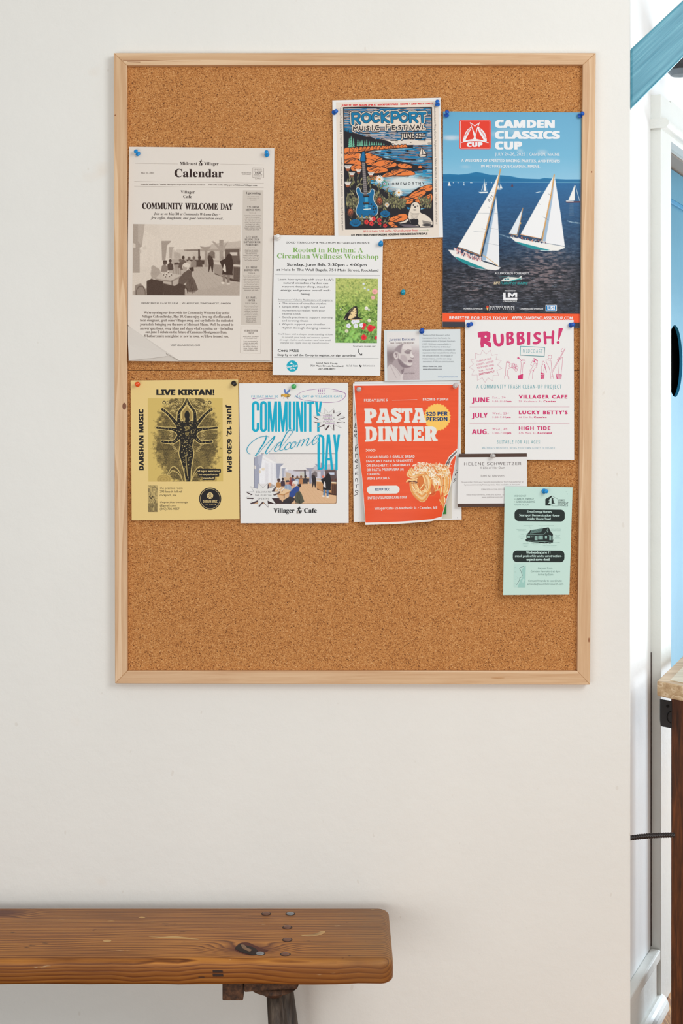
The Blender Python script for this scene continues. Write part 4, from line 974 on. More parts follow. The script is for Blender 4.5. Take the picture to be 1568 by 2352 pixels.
B.text(L, 'G', 'Instructor Valerie Robinson will explore:', 156, 866, 834, 22, (96, 96, 98), y1=873, w=0.0); B.line(L, [(156, 877), (834, 881)], 2, (120, 120, 120), caps=False)
B.z = (610, 690, 5.407)
B.lines(L, 'G', 24, (92, 92, 96), [('The science of circadian rhythm', 204, 47, 750, 51), ('Simple shifts in light, food, and', 203, 90, 729, 94), ('movement to realign with your', 202, 135, 737, 137), ('internal clock', 202, 176, 433, 177), ('Gentle practices to support morning', 201, 220, 830, 225), ('and evening rituals', 201, 262, 530, 264), ('Ways to support your circadian', 201, 306, 735, 309), ('rhythm through changing seasons', 200, 352, 800, 356)], w=0.0)
for y in (37, 80, 210, 293): B.ell(L, 174, y, 5.5, 5.5, (60, 60, 62), 12)
B.lines(L, 'G', 20, (120, 120, 122), [("You'll leave with a deeper understanding of how", 152, 426, 834, 434), ('to nourish your body and nervous system', 200, 464, 781, 470), ('through rhythm and routine—and how small', 172, 499, 810, 504), ('changes can ripple into big transformation.', 178, 534, 794, 540)], sh=0.25)
B.text(L, 'G', 'Cost: FREE', 149, 636, 411, 33, BLK, y1=639, w=0.03); B.text(L, 'G', 'Stop by or call the Co-op to register, or sign up online!', 147, 688, 1120, 25, BLK, y1=697, w=0.022)
B.text(L, 'G', 'Scan here to sign up!', 1085, 577, 1360, 18, BLK, w=0.008); B.curve('arrow_print', [(1156, 600), (1152, 635), (1166, 662), (1192, 678)], [6, 8, 8, 7], BLK); B.poly('arrow_print', [(1172, 684), (1198, 683), (1196, 650), (1188, 668)], BLK)
B.line('line_print', [(105, 710), (1402, 718)], 2.2, (100, 100, 100), caps=False)
B.ell('logo', 329, 816, 71, 70, (30, 166, 188), 40); B.up(); B.ell('logo', 329, 816, 66, 65, (60, 184, 200), 40); B.up(); B.ell('logo', 329, 816, 64, 63, (28, 164, 186), 40); B.up()
B.text('logo', 'G', 'Good Tern', 262, 838, 396, 25, (236, 240, 240), y1=820, w=0.035); B.text('logo', 'G', 'co-op', 300, 858, 366, 20, (236, 240, 240), y1=852, w=0.03)
B.poly('logo', [(296, 768), (312, 780), (322, 756), (326, 778), (342, 790), (322, 794), (310, 790)], (236, 240, 240))
B.lines(L, 'G', 21, BLK, [('Good Tern Co-op', 626, 788, 890, 791), ('750 Main Street, Rockland', 553, 821, 963, 827), ('207-594-8822', 652, 861, 865, 863)], w=0.018)
B.text(L, 'M', 'Wild Hope', 1002, 822, 1146, 22, (96, 96, 100), y1=823); B.text(L, 'M', 'Botanicals', 1208, 820, 1352, 20, (96, 96, 100), y1=821)
B.poly('logo', [(1160, 800), (1172, 803), (1182, 812), (1198, 806), (1186, 824), (1174, 830), (1166, 818)], BLK); B.line('logo', [(1176, 826), (1174, 834)], 2.5, BLK)
def butterfly(cv):
    U, V = cv.U, cv.V; n = fbm(U / 34, V / 30, 4, 3); m = fbm(U / 12, V / 14, 3, 9); s_ = np.clip((V - 30) / 470, 0, 1)
    c = np.stack([150 + 60 * (n - .5) * 2 - 30 * s_ + 46 * (m - .5) * 2, 172 + 50 * (n - .5) * 2 - 10 * s_ + 44 * (m - .5) * 2, 92 + 40 * (n - .5) * 2 + 30 * (m - .5) * 2], -1)
    top = np.clip((60 - V) / 220, 0, 1)[..., None]; cv.C[:] = c * (1 - top * 0.6) + np.array((200, 200, 130)) * top * 0.6
    r = random.Random(5)
    for k in range(620):
        x, y = r.uniform(865, 1390), r.uniform(-320, 525); g_ = r.uniform(0.66, 1.22); a = r.uniform(0, 3.1)
        if y < 60: cv.ell(x, y, r.uniform(6, 16), r.uniform(4, 9), (152 * g_, 174 * g_, 100 * g_) if k % 4 else (96, 118, 58), a=0.6, rot=a, soft=1.2)
        else: cv.ell(x, y, r.uniform(8, 26), r.uniform(4, 10), (124 * g_, 160 * g_, 76 * g_) if k % 3 else (62, 88, 38), a=0.75, rot=a, soft=1.0)
    for (x, y, rr) in ((1075, 400, 40), (1120, 450, 46), (1010, 485, 40), (1060, 500, 36), (920, 360, 30), (955, 390, 26)): cv.ell(x, y, rr * 1.1, rr * 0.55, (134, 184, 96), rot=rr, soft=1.5); cv.ell(x + 4, y + 4, rr * .8, rr * .3, (156, 200, 116), rot=rr, soft=2)
    for (x, y, rr, c) in ((1355, -110, 34, (236, 176, 170)), (1332, -35, 24, (232, 178, 176)), (1250, 97, 22, (240, 236, 228)), (1285, 250, 22, (236, 228, 212)), (1215, -205, 14, (226, 232, 240)), (1230, -150, 12, (220, 232, 240)), (1275, -130, 12, (210, 220, 232)), (1005, 380, 22, (224, 222, 196)), (930, 110, 10, (230, 230, 220)), (1282, 116, 12, (232, 232, 226))):
        cv.ell(x, y, rr, rr, c, soft=1.6); cv.ell(x - 4, y + 5, rr * .4, rr * .4, tuple(v * .9 for v in c), soft=2)
    for (x, y) in ((1028, 315), (1118, 315), (1190, 308), (1090, 265), (1140, 255)):
        for k in range(5): cv.ell(x + 15 * math.cos(k * 1.26 + x), y + 15 * math.sin(k * 1.26 + x), 15, 15, (232, 232, 242))
        cv.ell(x, y, 4, 4, (150, 160, 210))
    for (x, y, R_) in ((1300, 345, 44), (1218, 458, 36), (1225, 305, 24), (1372, 462, 22), (1345, 335, 20), (1210, 345, 18)):
        for k in range(9): cv.ell(x + R_ * .6 * math.cos(k * 2.4), y + R_ * .6 * math.sin(k * 2.4) , R_ * .38, R_ * .38, (214, 40 + 12 * (k % 3), 62))
        cv.ell(x, y, R_ * .4, R_ * .4, (196, 30, 52))
    wing = [(970, 225), (990, 185), (1040, 120), (1090, 80), (1125, 72), (1138, 100), (1140, 160), (1142, 205), (1200, 232), (1120, 235), (1050, 240), (1000, 245)]
    cv.poly(wing, (30, 26, 26), grow=0.4); cv.poly([(1030, 200), (1060, 140), (1100, 95), (1122, 92), (1128, 160), (1120, 205), (1060, 228), (1020, 232)], (232, 208, 160))
    for (a, b_) in (((1045, 160), (1062, 175)), ((1075, 120), (1085, 140)), ((1128, 105), (1112, 120)), ((1132, 140), (1114, 150)), ((1134, 172), (1112, 178)), ((1136, 200), (1100, 204)), ((1000, 205), (1020, 215)), ((1020, 175), (1035, 190))): cv.line([a, b_], 6, (30, 26, 26))
    cv.line([(1050, 238), (1190, 236)], 9, (190, 156, 110)); cv.line([(1000, 215), (980, 238)], 5, (226, 214, 180)); cv.line([(1030, 150), (1100, 82)], 3, (226, 214, 180))
B.picture('printed_photograph', [(868, -275), (1394, -270), (1380, 530), (864, 526)], 1.5, butterfly)

# ---- music festival poster
C_ = Poster('music_festival_poster', 'illustrated music festival poster with blue guitar and seal, top middle', 'poster',
            [(763, 230.5), (765.5, 390), (768.3, 553)], [(1011.7, 224.3), (1014, 390), (1017, 545)], lev(0.0140, 0.0022, 230, 550), M_PAP)
C_.z = (750, 210, 5.6); INKB = (28, 26, 32); OR = (220, 128, 70); TL_ = (18, 112, 150); CR = (226, 214, 200); OL = (148, 140, 100)
def rockport(cv):
    cv.z = (750, 210, 5.6); U, V = cv.U, cv.V                 # second crop = first crop + 952 rows
    cv.fill((228, 218, 206)); dy = 952.0
    frame = [(215, 207), (500, 200), (900, 210), (1350, 205), (1358, 900), (1368, 1745), (900, 1752), (500, 1768), (242, 1772), (228, 1200)]
    cv.poly(frame, INKB)
    inn = [(224, 216), (1342, 214), (1360, 1738), (250, 1762)]
    m = (U > 224 + (V - 216) * 0.016) & (U < 1342 + (V - 216) * 0.012) & (V > 216 - (U - 224) * 0.002) & (V < 688)
    a = vn(U / 120, V / 7.0, 2); b_ = vn(U / 60 + 7, V / 5.0, 8); sky = np.where((a > .58)[..., None], np.array((172, 160, 156.)), np.array((16, 108, 150.)))
    sky = np.where(((b_ > .74))[..., None], np.array(INKB, float), sky); sky = np.where(((a < .2) & (V > 520))[..., None], np.array((214, 204, 196.)), sky)
    sky = np.where(((V > 625) & (U > 620))[..., None], np.where((b_ > .8)[..., None], np.array(INKB, float), np.array((222, 212, 200.))), sky); cv.C[m] = sky[m]
    w = (U > 228) & (U < 1356) & (V >= 688) & (V < 1560); a = vn(U / 110, V / 8.5, 12); b_ = vn(U / 80, V / 6.0, 18)
    sea = np.where((a > .62)[..., None], np.array((120, 112, 118.)), np.array((16, 120, 164.))); sea = np.where((b_ > .72)[..., None], np.array(INKB, float), sea); sea = np.where((a < .16)[..., None], np.array((150, 196, 214.)), sea)
    cv.C[w] = sea[w]
    # glow of pale water with the sponsor's name
    g = np.exp(-(((U - 1020) / 300) ** 2 + ((V - 1180) / 110) ** 2) * 1.1)[..., None]; mm = w & (V > 1040) & (V < 1420)
    cv.C[mm] = (cv.C * (1 - np.clip(g * 1.5, 0, 1)) + np.array((214, 222, 222.)) * np.clip(g * 1.5, 0, 1))[mm]
    P_ = lambda pts, c, gw=0.0: cv.poly(pts, c, grow=gw)
    P_([(228, 480), (260, 500), (300, 510), (340, 535), (420, 548), (500, 585), (560, 580), (620, 612), (700, 615), (790, 640), (830, 660), (848, 692), (700, 700), (228, 735)], INKB)
    cv.poly([(232, 478), (300, 495), (330, 540), (232, 510)], TL_)
    r = random.Random(2)
    for k in range(30): x = 235 + k * 20; y = 480 + k * 7.0; P_([(x, y + 45), (x + 7, y + r.uniform(-10, 6)), (x + 15, y + 45)], INKB)
    for (x, y0, y1, wd_) in ((290, 600, 712, 18), (315, 575, 708, 24), (345, 600, 706, 20), (400, 615, 700, 20), (430, 640, 698, 16), (455, 625, 698, 18), (490, 632, 696, 16), (515, 620, 694, 16), (548, 640, 692, 14), (580, 650, 690, 13), (610, 655, 690, 13), (640, 645, 690, 13), (670, 660, 690, 12), (700, 662, 690, 12), (735, 668, 690, 10)):
        for j in range(4): t_ = j / 4; yy = y0 + (y1 - y0) * t_; P_([(x, yy - 6), (x - wd_ * (.4 + t_ * .7), yy + (y1 - y0) * .3), (x + wd_ * (.4 + t_ * .7), yy + (y1 - y0) * .3)], (120, 186, 158))
    def rock(pts, n=5, seed=0):
        pts = smooth(pts, 2, True)
        cv.poly(pts, INKB, grow=1.2); cv.poly(pts, OR, grow=0.3); rr = random.Random(seed + int(pts[0][0])); xs = [p[0] for p in pts]; ys = [p[1] for p in pts]
        for k in range(int(n * 1.7)):
            x = rr.uniform(min(xs), max(xs) * .85 + min(xs) * .15); y = rr.uniform(min(ys) + (max(ys) - min(ys)) * .15, max(ys)); l_ = rr.uniform(.12, .34) * (max(xs) - min(xs)); cv.line([(x, y), (x + l_ * .6, y - l_ * .35), (x + l_, y - l_ * .38)], rr.uniform(3, 7), INKB)
    P_([(228, 720), (1110, 690), (1110, 725), (900, 735), (560, 770), (500, 800), (228, 800)], INKB)
    x = 232
    for k, (wd_, hh) in enumerate(((70, 52), (60, 50), (55, 50), (52, 48), (50, 44), (50, 40), (46, 36), (44, 32), (42, 30), (52, 30), (60, 28), (50, 26), (48, 24), (46, 22), (44, 22), (42, 20))):
        y = 735 - k * 2.6; rock([(x - 4, y + hh), (x - 2, y + 4), (x + wd_ * .45, y - 12), (x + wd_ * .9, y - 4), (x + wd_ * 1.15, y + hh * .6), (x + wd_ * 1.1, y + hh), (x + wd_ * .5, y + hh * .95)], 2, k); x += wd_ * .98
    cv.line([(500, 795), (580, 772), (700, 757), (900, 742), (1100, 728)], 4, (214, 206, 198))
    P_([(228, 800), (520, 780), (720, 850), (1090, 930), (1240, 975), (1330, 990), (1120, 1030), (1050, 1100), (700, 1100), (228, 1120)], INKB)
    rock([(232, 805), (420, 790), (440, 870), (330, 850), (232, 880)], 4); rock([(500, 790), (600, 815), (715, 862), (680, 890), (560, 880), (505, 850)], 5); rock([(232, 885), (330, 860), (430, 900), (440, 960), (340, 930), (232, 925)], 5)
    rock([(505, 870), (600, 890), (610, 930), (520, 940)], 3); rock([(600, 930), (720, 885), (850, 900), (900, 940), (860, 970), (700, 985), (590, 970)], 7); rock([(910, 940), (1000, 930), (1090, 960), (1080, 985), (960, 985)], 3); rock([(1180, 965), (1210, 955), (1225, 985), (1185, 985)], 1)
    rock([(520, 980), (640, 965), (760, 990), (780, 1025), (640, 1050), (540, 1030)], 6); rock([(840, 1020), (900, 1000), (1040, 1010), (1130, 1050), (1100, 1075), (900, 1080), (830, 1060)], 7); rock([(730, 1075), (800, 1040), (860, 1080), (720, 1100)], 3)
    rock([(320, 960), (430, 950), (440, 1010), (330, 1020)], 3); rock([(555, 1120), (640, 1080), (700, 1120), (640, 1140)], 3)
    cv.curve_ = None
    cv.line([(700, 1120), (860, 1095), (1000, 1100), (1100, 1080), (1230, 1060)], 4, (236, 232, 226))
    # right-hand rocks
    P_([(900, 1380), (1000, 1350), (1060, 1320), (1170, 1240), (1350, 1190), (1362, 1500), (1100, 1500), (900, 1460)], INKB)
    rock([(1180, 1265), (1260, 1215), (1350, 1205), (1350, 1265), (1270, 1285)], 5); rock([(1060, 1350), (1130, 1290), (1230, 1265), (1275, 1300), (1200, 1370), (1090, 1385)], 8); rock([(905, 1400), (1000, 1360), (1110, 1385), (1080, 1440), (1000, 1440), (920, 1440)], 6); rock([(1200, 1400), (1290, 1340), (1350, 1320), (1352, 1400), (1300, 1450)], 5); rock([(1140, 1400), (1190, 1385), (1220, 1430), (1160, 1440)], 2)
    # foliage
    P_([(228, 1090), (480, 1080), (560, 1180), (700, 1240), (780, 1290), (920, 1370), (1010, 1450), (1060, 1560), (1360, 1480), (1362, 1740), (250, 1762)], INKB)
    rr = random.Random(11)
    for k in range(640):
        x = rr.uniform(244, 1010) if k < 590 else rr.uniform(1180, 1345); y = rr.uniform(1100, 1740) if k < 290 else rr.uniform(1400, 1510)
        if k < 590 and (y < 1120 + max(0, x - 560) * 0.75 or (x > 820 and y > 1560)): continue
        l_ = rr.uniform(34, 96); a = rr.uniform(-2.3, -0.8); dx, dy_ = math.cos(a), math.sin(a); wv_ = rr.uniform(5.5, 11)
        leaf = [(x, y), (x + dx * l_ * .5 - dy_ * wv_, y + dy_ * l_ * .5 + dx * wv_), (x + dx * l_, y + dy_ * l_), (x + dx * l_ * .5 + dy_ * wv_, y + dy_ * l_ * .5 - dx * wv_)]
        
        if min(q_[0] for q_ in leaf) < 240 or max(q_[0] for q_ in leaf) > 1350: continue
        cv.poly(leaf, INKB, grow=0.45); cv.poly(leaf, rr.choice([(168, 162, 118), (184, 176, 132), (146, 146, 102)])); cv.line([(x, y), (x + dx * l_ * .8, y + dy_ * l_ * .8)], 1.6, (70, 70, 48))
    def daisy(x, y, R_, n=14, h=0):
        for k in range(n): a = 2 * math.pi * k / n; cv.line([(x + R_ * .3 * math.cos(a), y + R_ * .3 * math.sin(a)), (x + R_ * math.cos(a), y + R_ * math.sin(a))], R_ * .26, INKB if False else (238, 234, 226))
        cv.ell(x, y, R_ * .32, R_ * .3, (214, 150, 70))
    def thistle(x, y, R_):
        cv.poly([(x - R_ * .7, y), (x + R_ * .7, y), (x + R_ * .5, y + R_ * .7), (x, y + R_), (x - R_ * .5, y + R_ * .7)], INKB, grow=.6); cv.poly([(x - R_ * .7, y), (x + R_ * .7, y), (x + R_ * .5, y + R_ * .7), (x, y + R_), (x - R_ * .5, y + R_ * .7)], (150, 88, 60))
        for k in range(-4, 5): cv.line([(x + k * R_ * .12, y + 4), (x + k * R_ * .26, y - R_ * .8)], R_ * .17, (236, 232, 226))
    cv.line([(275, 990), (300, 1130)], 9, OL); cv.line([(330, 1050), (290, 1180)], 8, OL)
    thistle(272, 985, 44); thistle(410, 1030, 34); thistle(325, 1068, 36); thistle(270, 1195, 42); thistle(570, 1070, 38); daisy(680, 1128, 46)
    cv.line([(925, 1300), (880, 1400)], 6, (130, 130, 90)); daisy(928, 1302, 44); daisy(775, 1460, 26)
    for (x, y, c) in ((680, 1415, (190, 96, 60)), (305, 1558, (182, 96, 62))):
        for j, R_ in enumerate((56, 44, 30, 16)): cv.ell(x, y + j * 5, R_ * .75, R_, INKB); cv.ell(x, y + j * 5, R_ * .75 - 6, R_ - 6, c if j % 2 == 0 else (210, 124, 84))
    # guitar
    cv.poly([(450, 905), (495, 905), (525, 1330), (474, 1335)], INKB, grow=.6); cv.poly([(452, 905), (493, 905), (521, 1330), (478, 1332)], (120, 112, 112))
    for k in range(16): t_ = k / 16; cv.line([(453 + 22 * t_, 915 + 410 * t_), (493 + 26 * t_, 914 + 410 * t_)], 4, INKB)
    for k in range(3): cv.line([(460 + k * 12, 905), (484 + k * 15, 1330)], 1.6, (200, 196, 190))
    cv.poly([(428, 890), (440, 840), (450, 780), (488, 762), (498, 800), (502, 850), (506, 895), (488, 908), (448, 905)], INKB, grow=.8); cv.poly([(432, 888), (446, 840), (455, 785), (484, 770), (492, 850), (500, 890), (486, 902), (450, 900)], (22, 104, 150))
    for k in range(4): cv.ell(424 + k * 3, 880 - k * 24, 6, 6, (226, 220, 206)); 
    cv.ell(503, 815, 5, 5, (226, 220, 206))
    body = smooth([(400, 1235), (382, 1265), (388, 1300), (415, 1370), (412, 1430), (385, 1500), (382, 1560), (410, 1605), (460, 1625), (540, 1622), (610, 1605), (652, 1560), (650, 1480), (615, 1430), (598, 1370), (612, 1300), (600, 1262), (575, 1262), (555, 1300), (535, 1310), (500, 1318), (470, 1312), (440, 1300), (425, 1255)], 4, True)
    cv.poly(body, INKB, grow=2.2); cv.poly(body, (232, 226, 214), grow=1.2); cv.poly(body, (14, 100, 144), grow=-0.2)
    cv.poly([(476, 1310), (520, 1310), (522, 1330), (474, 1330)], (120, 112, 112)); cv.poly([(488, 1350), (530, 1350), (532, 1530), (496, 1530)], (60, 150, 190))
    for (y, hh) in ((1328, 30), (1424, 28)):
        cv.poly([(470, y), (546, y - 4), (548, y + hh), (472, y + hh + 4)], INKB)
        for k in range(6): cv.ell(482 + k * 11, y + 8, 3, 3, (150, 150, 150))
    for y, w_ in ((1478, 5), (1517, 12)): cv.line([(478, y), (562, y - 6)], w_, (232, 226, 214))
    for (x, y) in ((575, 1450), (605, 1480), (600, 1515), (632, 1510), (612, 1550)): cv.ell(x, y, 10, 10, INKB)
    # foliage in front of the guitar, flowers
    for (x, y, a) in ((420, 1640, -1.9), (455, 1650, -1.6), (505, 1655, -1.1), (560, 1650, -1.7), (610, 1645, -2.1), (640, 1650, -1.2), (540, 1640, -2.4), (585, 1640, -.9)):
        l_ = 66; dx, dy_ = math.cos(a), math.sin(a); leaf = [(x, y), (x + dx * l_ * .5 - dy_ * 10, y + dy_ * l_ * .5 + dx * 10), (x + dx * l_, y + dy_ * l_), (x + dx * l_ * .5 + dy_ * 10, y + dy_ * l_ * .5 - dx * 10)]; cv.poly(leaf, INKB, grow=.7); cv.poly(leaf, (162, 156, 116))
    for (x, y, R_) in ((370, 1700, 72), (752, 1580, 62)):
        for k in range(16): a = math.pi * (1 + k / 15); cv.poly([(x + 10 * math.cos(a), y + 14), (x + R_ * math.cos(a - .07), y + R_ * .75 * math.sin(a - .07)), (x + R_ * math.cos(a + .07), y + R_ * .75 * math.sin(a + .07))], (14, 100, 146), grow=.5)
        cv.ell(x, y + 10, R_ * .85, R_ * .4, (14, 104, 150)); 
        for k in range(7): a = math.pi * (1 + (k + .5) / 7); cv.line([(x + 8 * math.cos(a), y + 18), (x + R_ * .8 * math.cos(a), y + R_ * .6 * math.sin(a))], 2.2, INKB)
    for (x, y, R_) in ((512, 1680, 34), (600, 1640, 34), (575, 1700, 32), (676, 1655, 30), (684, 1700, 22), (750, 1728, 28)):
        cv.ell(x, y, R_ + 4, R_ + 2, INKB)
        for k in range(5): cv.ell(x + R_ * .5 * math.cos(k * 1.26), y + R_ * .5 * math.sin(k * 1.26), R_ * .46, R_ * .44, (206, 62, 60))
        cv.ell(x, y, 5, 5, INKB)
    daisy(568, 1642, 26, 8)
    # rocks low right and the seal
    P_([(780, 1680), (830, 1620), (1040, 1560), (1060, 1640), (1050, 1740), (900, 1760)], INKB)
    rock([(800, 1650), (880, 1600), (980, 1575), (1030, 1590), (1030, 1640), (900, 1680)], 6); rock([(785, 1690), (850, 1680), (880, 1720), (915, 1740), (860, 1755)], 4)
    for k in range(7): cv.line([(935 + k * 12, 1712 + k * 5), (1090 + k * 14, 1714 + k * 4)], 4, (130, 120, 128))
    sl = smooth([(1078, 1500), (1095, 1445), (1140, 1425), (1185, 1445), (1200, 1500), (1208, 1560), (1280, 1590), (1345, 1650), (1360, 1710), (1300, 1748), (1220, 1752), (1190, 1700), (1170, 1640), (1130, 1650), (1060, 1640), (1050, 1600), (1062, 1540)], 5, True)
    cv.poly(sl, INKB, grow=1.4); cv.poly(sl, (224, 214, 200))
    cv.poly([(915, 1690), (990, 1672), (1050, 1635), (1058, 1660), (1020, 1690), (950, 1702)], INKB, grow=.8); cv.poly([(915, 1690), (990, 1672), (1050, 1635), (1054, 1655), (1020, 1686), (950, 1700)], (224, 214, 200))
    cv.line([(1062, 1620), (1075, 1680), (1120, 1720), (1180, 1730)], 7, (224, 214, 200)); cv.ell(1128, 1680, 52, 42, INKB, rot=.4); cv.poly([(1185, 1650), (1175, 1700), (1210, 1752), (1270, 1750), (1240, 1700)], (224, 214, 200))
    for (x, y, rx, ry) in ((1115, 1462, 9, 8), (1168, 1475, 9, 8), (1137, 1487, 12, 8), (1132, 1525, 20, 6)): cv.ell(x, y, rx, ry, INKB)
    for k in range(6): cv.line([(1078 + k * 2, 1560 + k * 14), (1120, 1572 + k * 15), (1190 - k * 6, 1566 + k * 14)], 3, (120, 112, 106))
    for k in range(12): cv.line([(1235 + k * 10, 1660 + k * 2), (1240 + k * 9, 1700)], 4, INKB)
    cv.ell(1290, 1718, 60, 18, INKB, a=.8)
    d_f, in_f = cv._seg(cv.X, cv.Y, [cv.zz(q_) for q_ in frame], True); cv.C[~in_f] = (228, 218, 206); cv.line(frame + [frame[0]], 9, INKB)
    # boat
    cv.poly([(1180, 825), (1290, 812), (1278, 838), (1205, 843)], INKB, grow=1); cv.poly([(1186, 826), (1284, 816), (1272, 836), (1208, 840)], CR)
    for tr in ([(1222, 715), (1190, 818), (1232, 812)], [(1232, 735), (1240, 812), (1280, 800)]): cv.poly(tr, INKB, grow=1); cv.poly(tr, CR)
    # sponsor's house
    hs = [(716, 1212), (716, 1170), (745, 1148), (774, 1170), (774, 1212)]; cv.line(hs + [hs[0]], 7, (90, 160, 120)); h2 = [(720, 1208), (720, 1176), (742, 1156), (764, 1176), (764, 1208)]; cv.line(h2 + [h2[0]], 5, (40, 60, 80)); cv.ell(742, 1185, 7, 7, (190, 60, 60))
    # bubble title: each letter a set of round strokes
    TT = {'R': [[(0, 0), (0.05, 1)], [(0, 0.04), (0.5, 0.02), (0.62, 0.25), (0.45, 0.5), (0.1, 0.52)], [(0.3, 0.52), (0.66, 0.98)]],
          'O': [[(0.33, 0), (0.66, 0.2), (0.68, 0.7), (0.35, 1), (0.04, 0.75), (0.02, 0.25), (0.33, 0)]], 'C': [[(0.62, 0.14), (0.3, 0), (0.04, 0.25), (0.04, 0.75), (0.3, 1), (0.62, 0.84)]],
          'K': [[(0, 0), (0.05, 1)], [(0.58, 0), (0.12, 0.52), (0.64, 1)]], 'P': [[(0.02, 0), (0.04, 1)], [(0.02, 0.04), (0.5, 0.02), (0.64, 0.28), (0.48, 0.55), (0.08, 0.56)]], 'T': [[(-0.05, 0.04), (0.6, 0)], [(0.28, 0.04), (0.34, 1)]]}
    ttl = []
    for ch, x, y, w_, h_ in (('R', 330, 285, 115, 128), ('O', 462, 288, 108, 104), ('C', 590, 280, 100, 108), ('K', 708, 272, 110, 122), ('P', 835, 268, 108, 128), ('O', 945, 284, 108, 104), ('R', 1070, 276, 112, 116), ('T', 1190, 280, 100, 112)):
        for st_ in TT[ch]: ttl.append([(x + a * w_ * 1.25, y + b__ * h_) for a, b__ in (smooth(st_, 4) if len(st_) > 2 else st_)])
    mus = []
    S_ = {'M': [[(0, 1), (0.1, 0), (0.4, 0.6), (0.75, 0), (0.9, 1)]], 'U': [[(0, 0), (0.05, .8), (.35, 1), (.65, .8), (.65, 0)]], 'S': [[(0.6, .08), (.2, .05), (.1, .35), (.55, .6), (.5, .95), (0, .95)]], 'I': [[(0.2, 0), (0.2, 1)]], 'C': [[(0.6, .1), (.2, .1), (.05, .6), (.25, .95), (.65, .9)]],
          'F': [[(0.1, 1), (0.1, 0.02), (0.7, 0)], [(.1, .45), (.55, .43)]], 'E': [[(.6, 0), (.1, .02), (.1, .97), (.65, 1)], [(.1, .5), (.5, .48)]], 'T': [[(0, .03), (.75, 0)], [(.38, 0), (.38, 1)]], 'V': [[(0, 0), (.35, 1), (.7, 0)]], 'A': [[(0, 1), (.35, 0), (.7, 1)], [(.15, .6), (.55, .6)]], 'L': [[(.1, 0), (.1, .98), (.6, .95)]]}
    for ch, x, y, w_, h_ in (('M', 340, 452, 72, 50), ('U', 425, 450, 60, 50), ('S', 508, 446, 62, 52), ('I', 580, 436, 40, 60), ('C', 620, 436, 76, 60), ('F', 758, 428, 74, 66), ('E', 838, 440, 62, 50), ('S', 918, 438, 58, 50), ('T', 975, 434, 66, 54), ('I', 1038, 434, 40, 50), ('V', 1078, 432, 76, 54), ('A', 1148, 434, 70, 50), ('L', 1222, 434, 64, 50)):
        for st_ in S_[ch]: mus.append([(x + a * w_, y + b__ * h_) for a, b__ in st_])
    for gset, w_, c in ((ttl, 74, INKB), (mus, 48, INKB), (ttl, 62, CR), (mus, 38, CR)):
        for st_ in gset: cv.line(st_, w_, c)
    cv.poly([(400, 330), (1200, 330), (1200, 450), (400, 450)], CR)
    for st_ in ttl: cv.line(st_, 39, INKB)
    for st_ in ttl: cv.line(st_, 30, (6, 116, 156))
    for st_ in mus: cv.line(st_, 12, INKB)
C_.picture('artwork', [(120, 140), (1438, 118), (1445, 1870), (150, 1870)], 1.7, rockport)
C_.text('date_line', 'B', 'JUNE 22', 950, 608, 1226, 68, INKB, w=0.062); C_.text('date_line', 'B', 'ND', 1232, 574, 1268, 26, INKB, w=0.08); C_.up(); C_.text('date_line', 'B', 'JUNE 22', 958, 602, 1218, 58, CR); C_.text('date_line', 'B', 'ND', 1234, 572, 1266, 22, CR)
C_.text(L, 'B', 'JUNE 22, 2025 NOON-7PM AT ROCKPORT PARK - ROUTE 1 AND WEST STREET', 190, 192, 1372, 22, (200, 52, 56), y1=166, w=0.03)
C_.text(L, 'R', 'Bands include Phog, Ouvre, Polyjamorous, Mateo Mendoza, Orville Lee, Trisha Mason and others!', 1379, 190, 1402, 22, (58, 54, 56), y1=1708, w=0.006)
C_.text(L, 'R', 'Local bands & performers| food and beverage | lawn games | groovy vendors | EMCEE Kerry Altiero', 212, 1795, 188, 22, (58, 54, 56), y1=208, w=0.006)
C_.text(L, 'B', 'HOMEWORTHY', 790, 1209, 1258, 34, (52, 56, 62), y1=1199, sp=1.35)
C_.text(L, 'R', '$10 tickets, $10 raffle, 12 and under free!', 472, 1814, 1176, 27, (196, 56, 56), y1=1800, w=0.014); C_.line('arrow_print', [(1184, 1786), (1308, 1783)], 3, (150, 170, 130)); C_.line('arrow_print', [(1290, 1768), (1308, 1783), (1292, 1800)], 3, (150, 170, 130))
C_.text(L, 'B', 'ALL PROCEEDS FUND FINDING HOUSING FOR MIDCOAST PEOPLE', 312, 1862, 1296, 24, BLK, y1=1842, w=0.03)

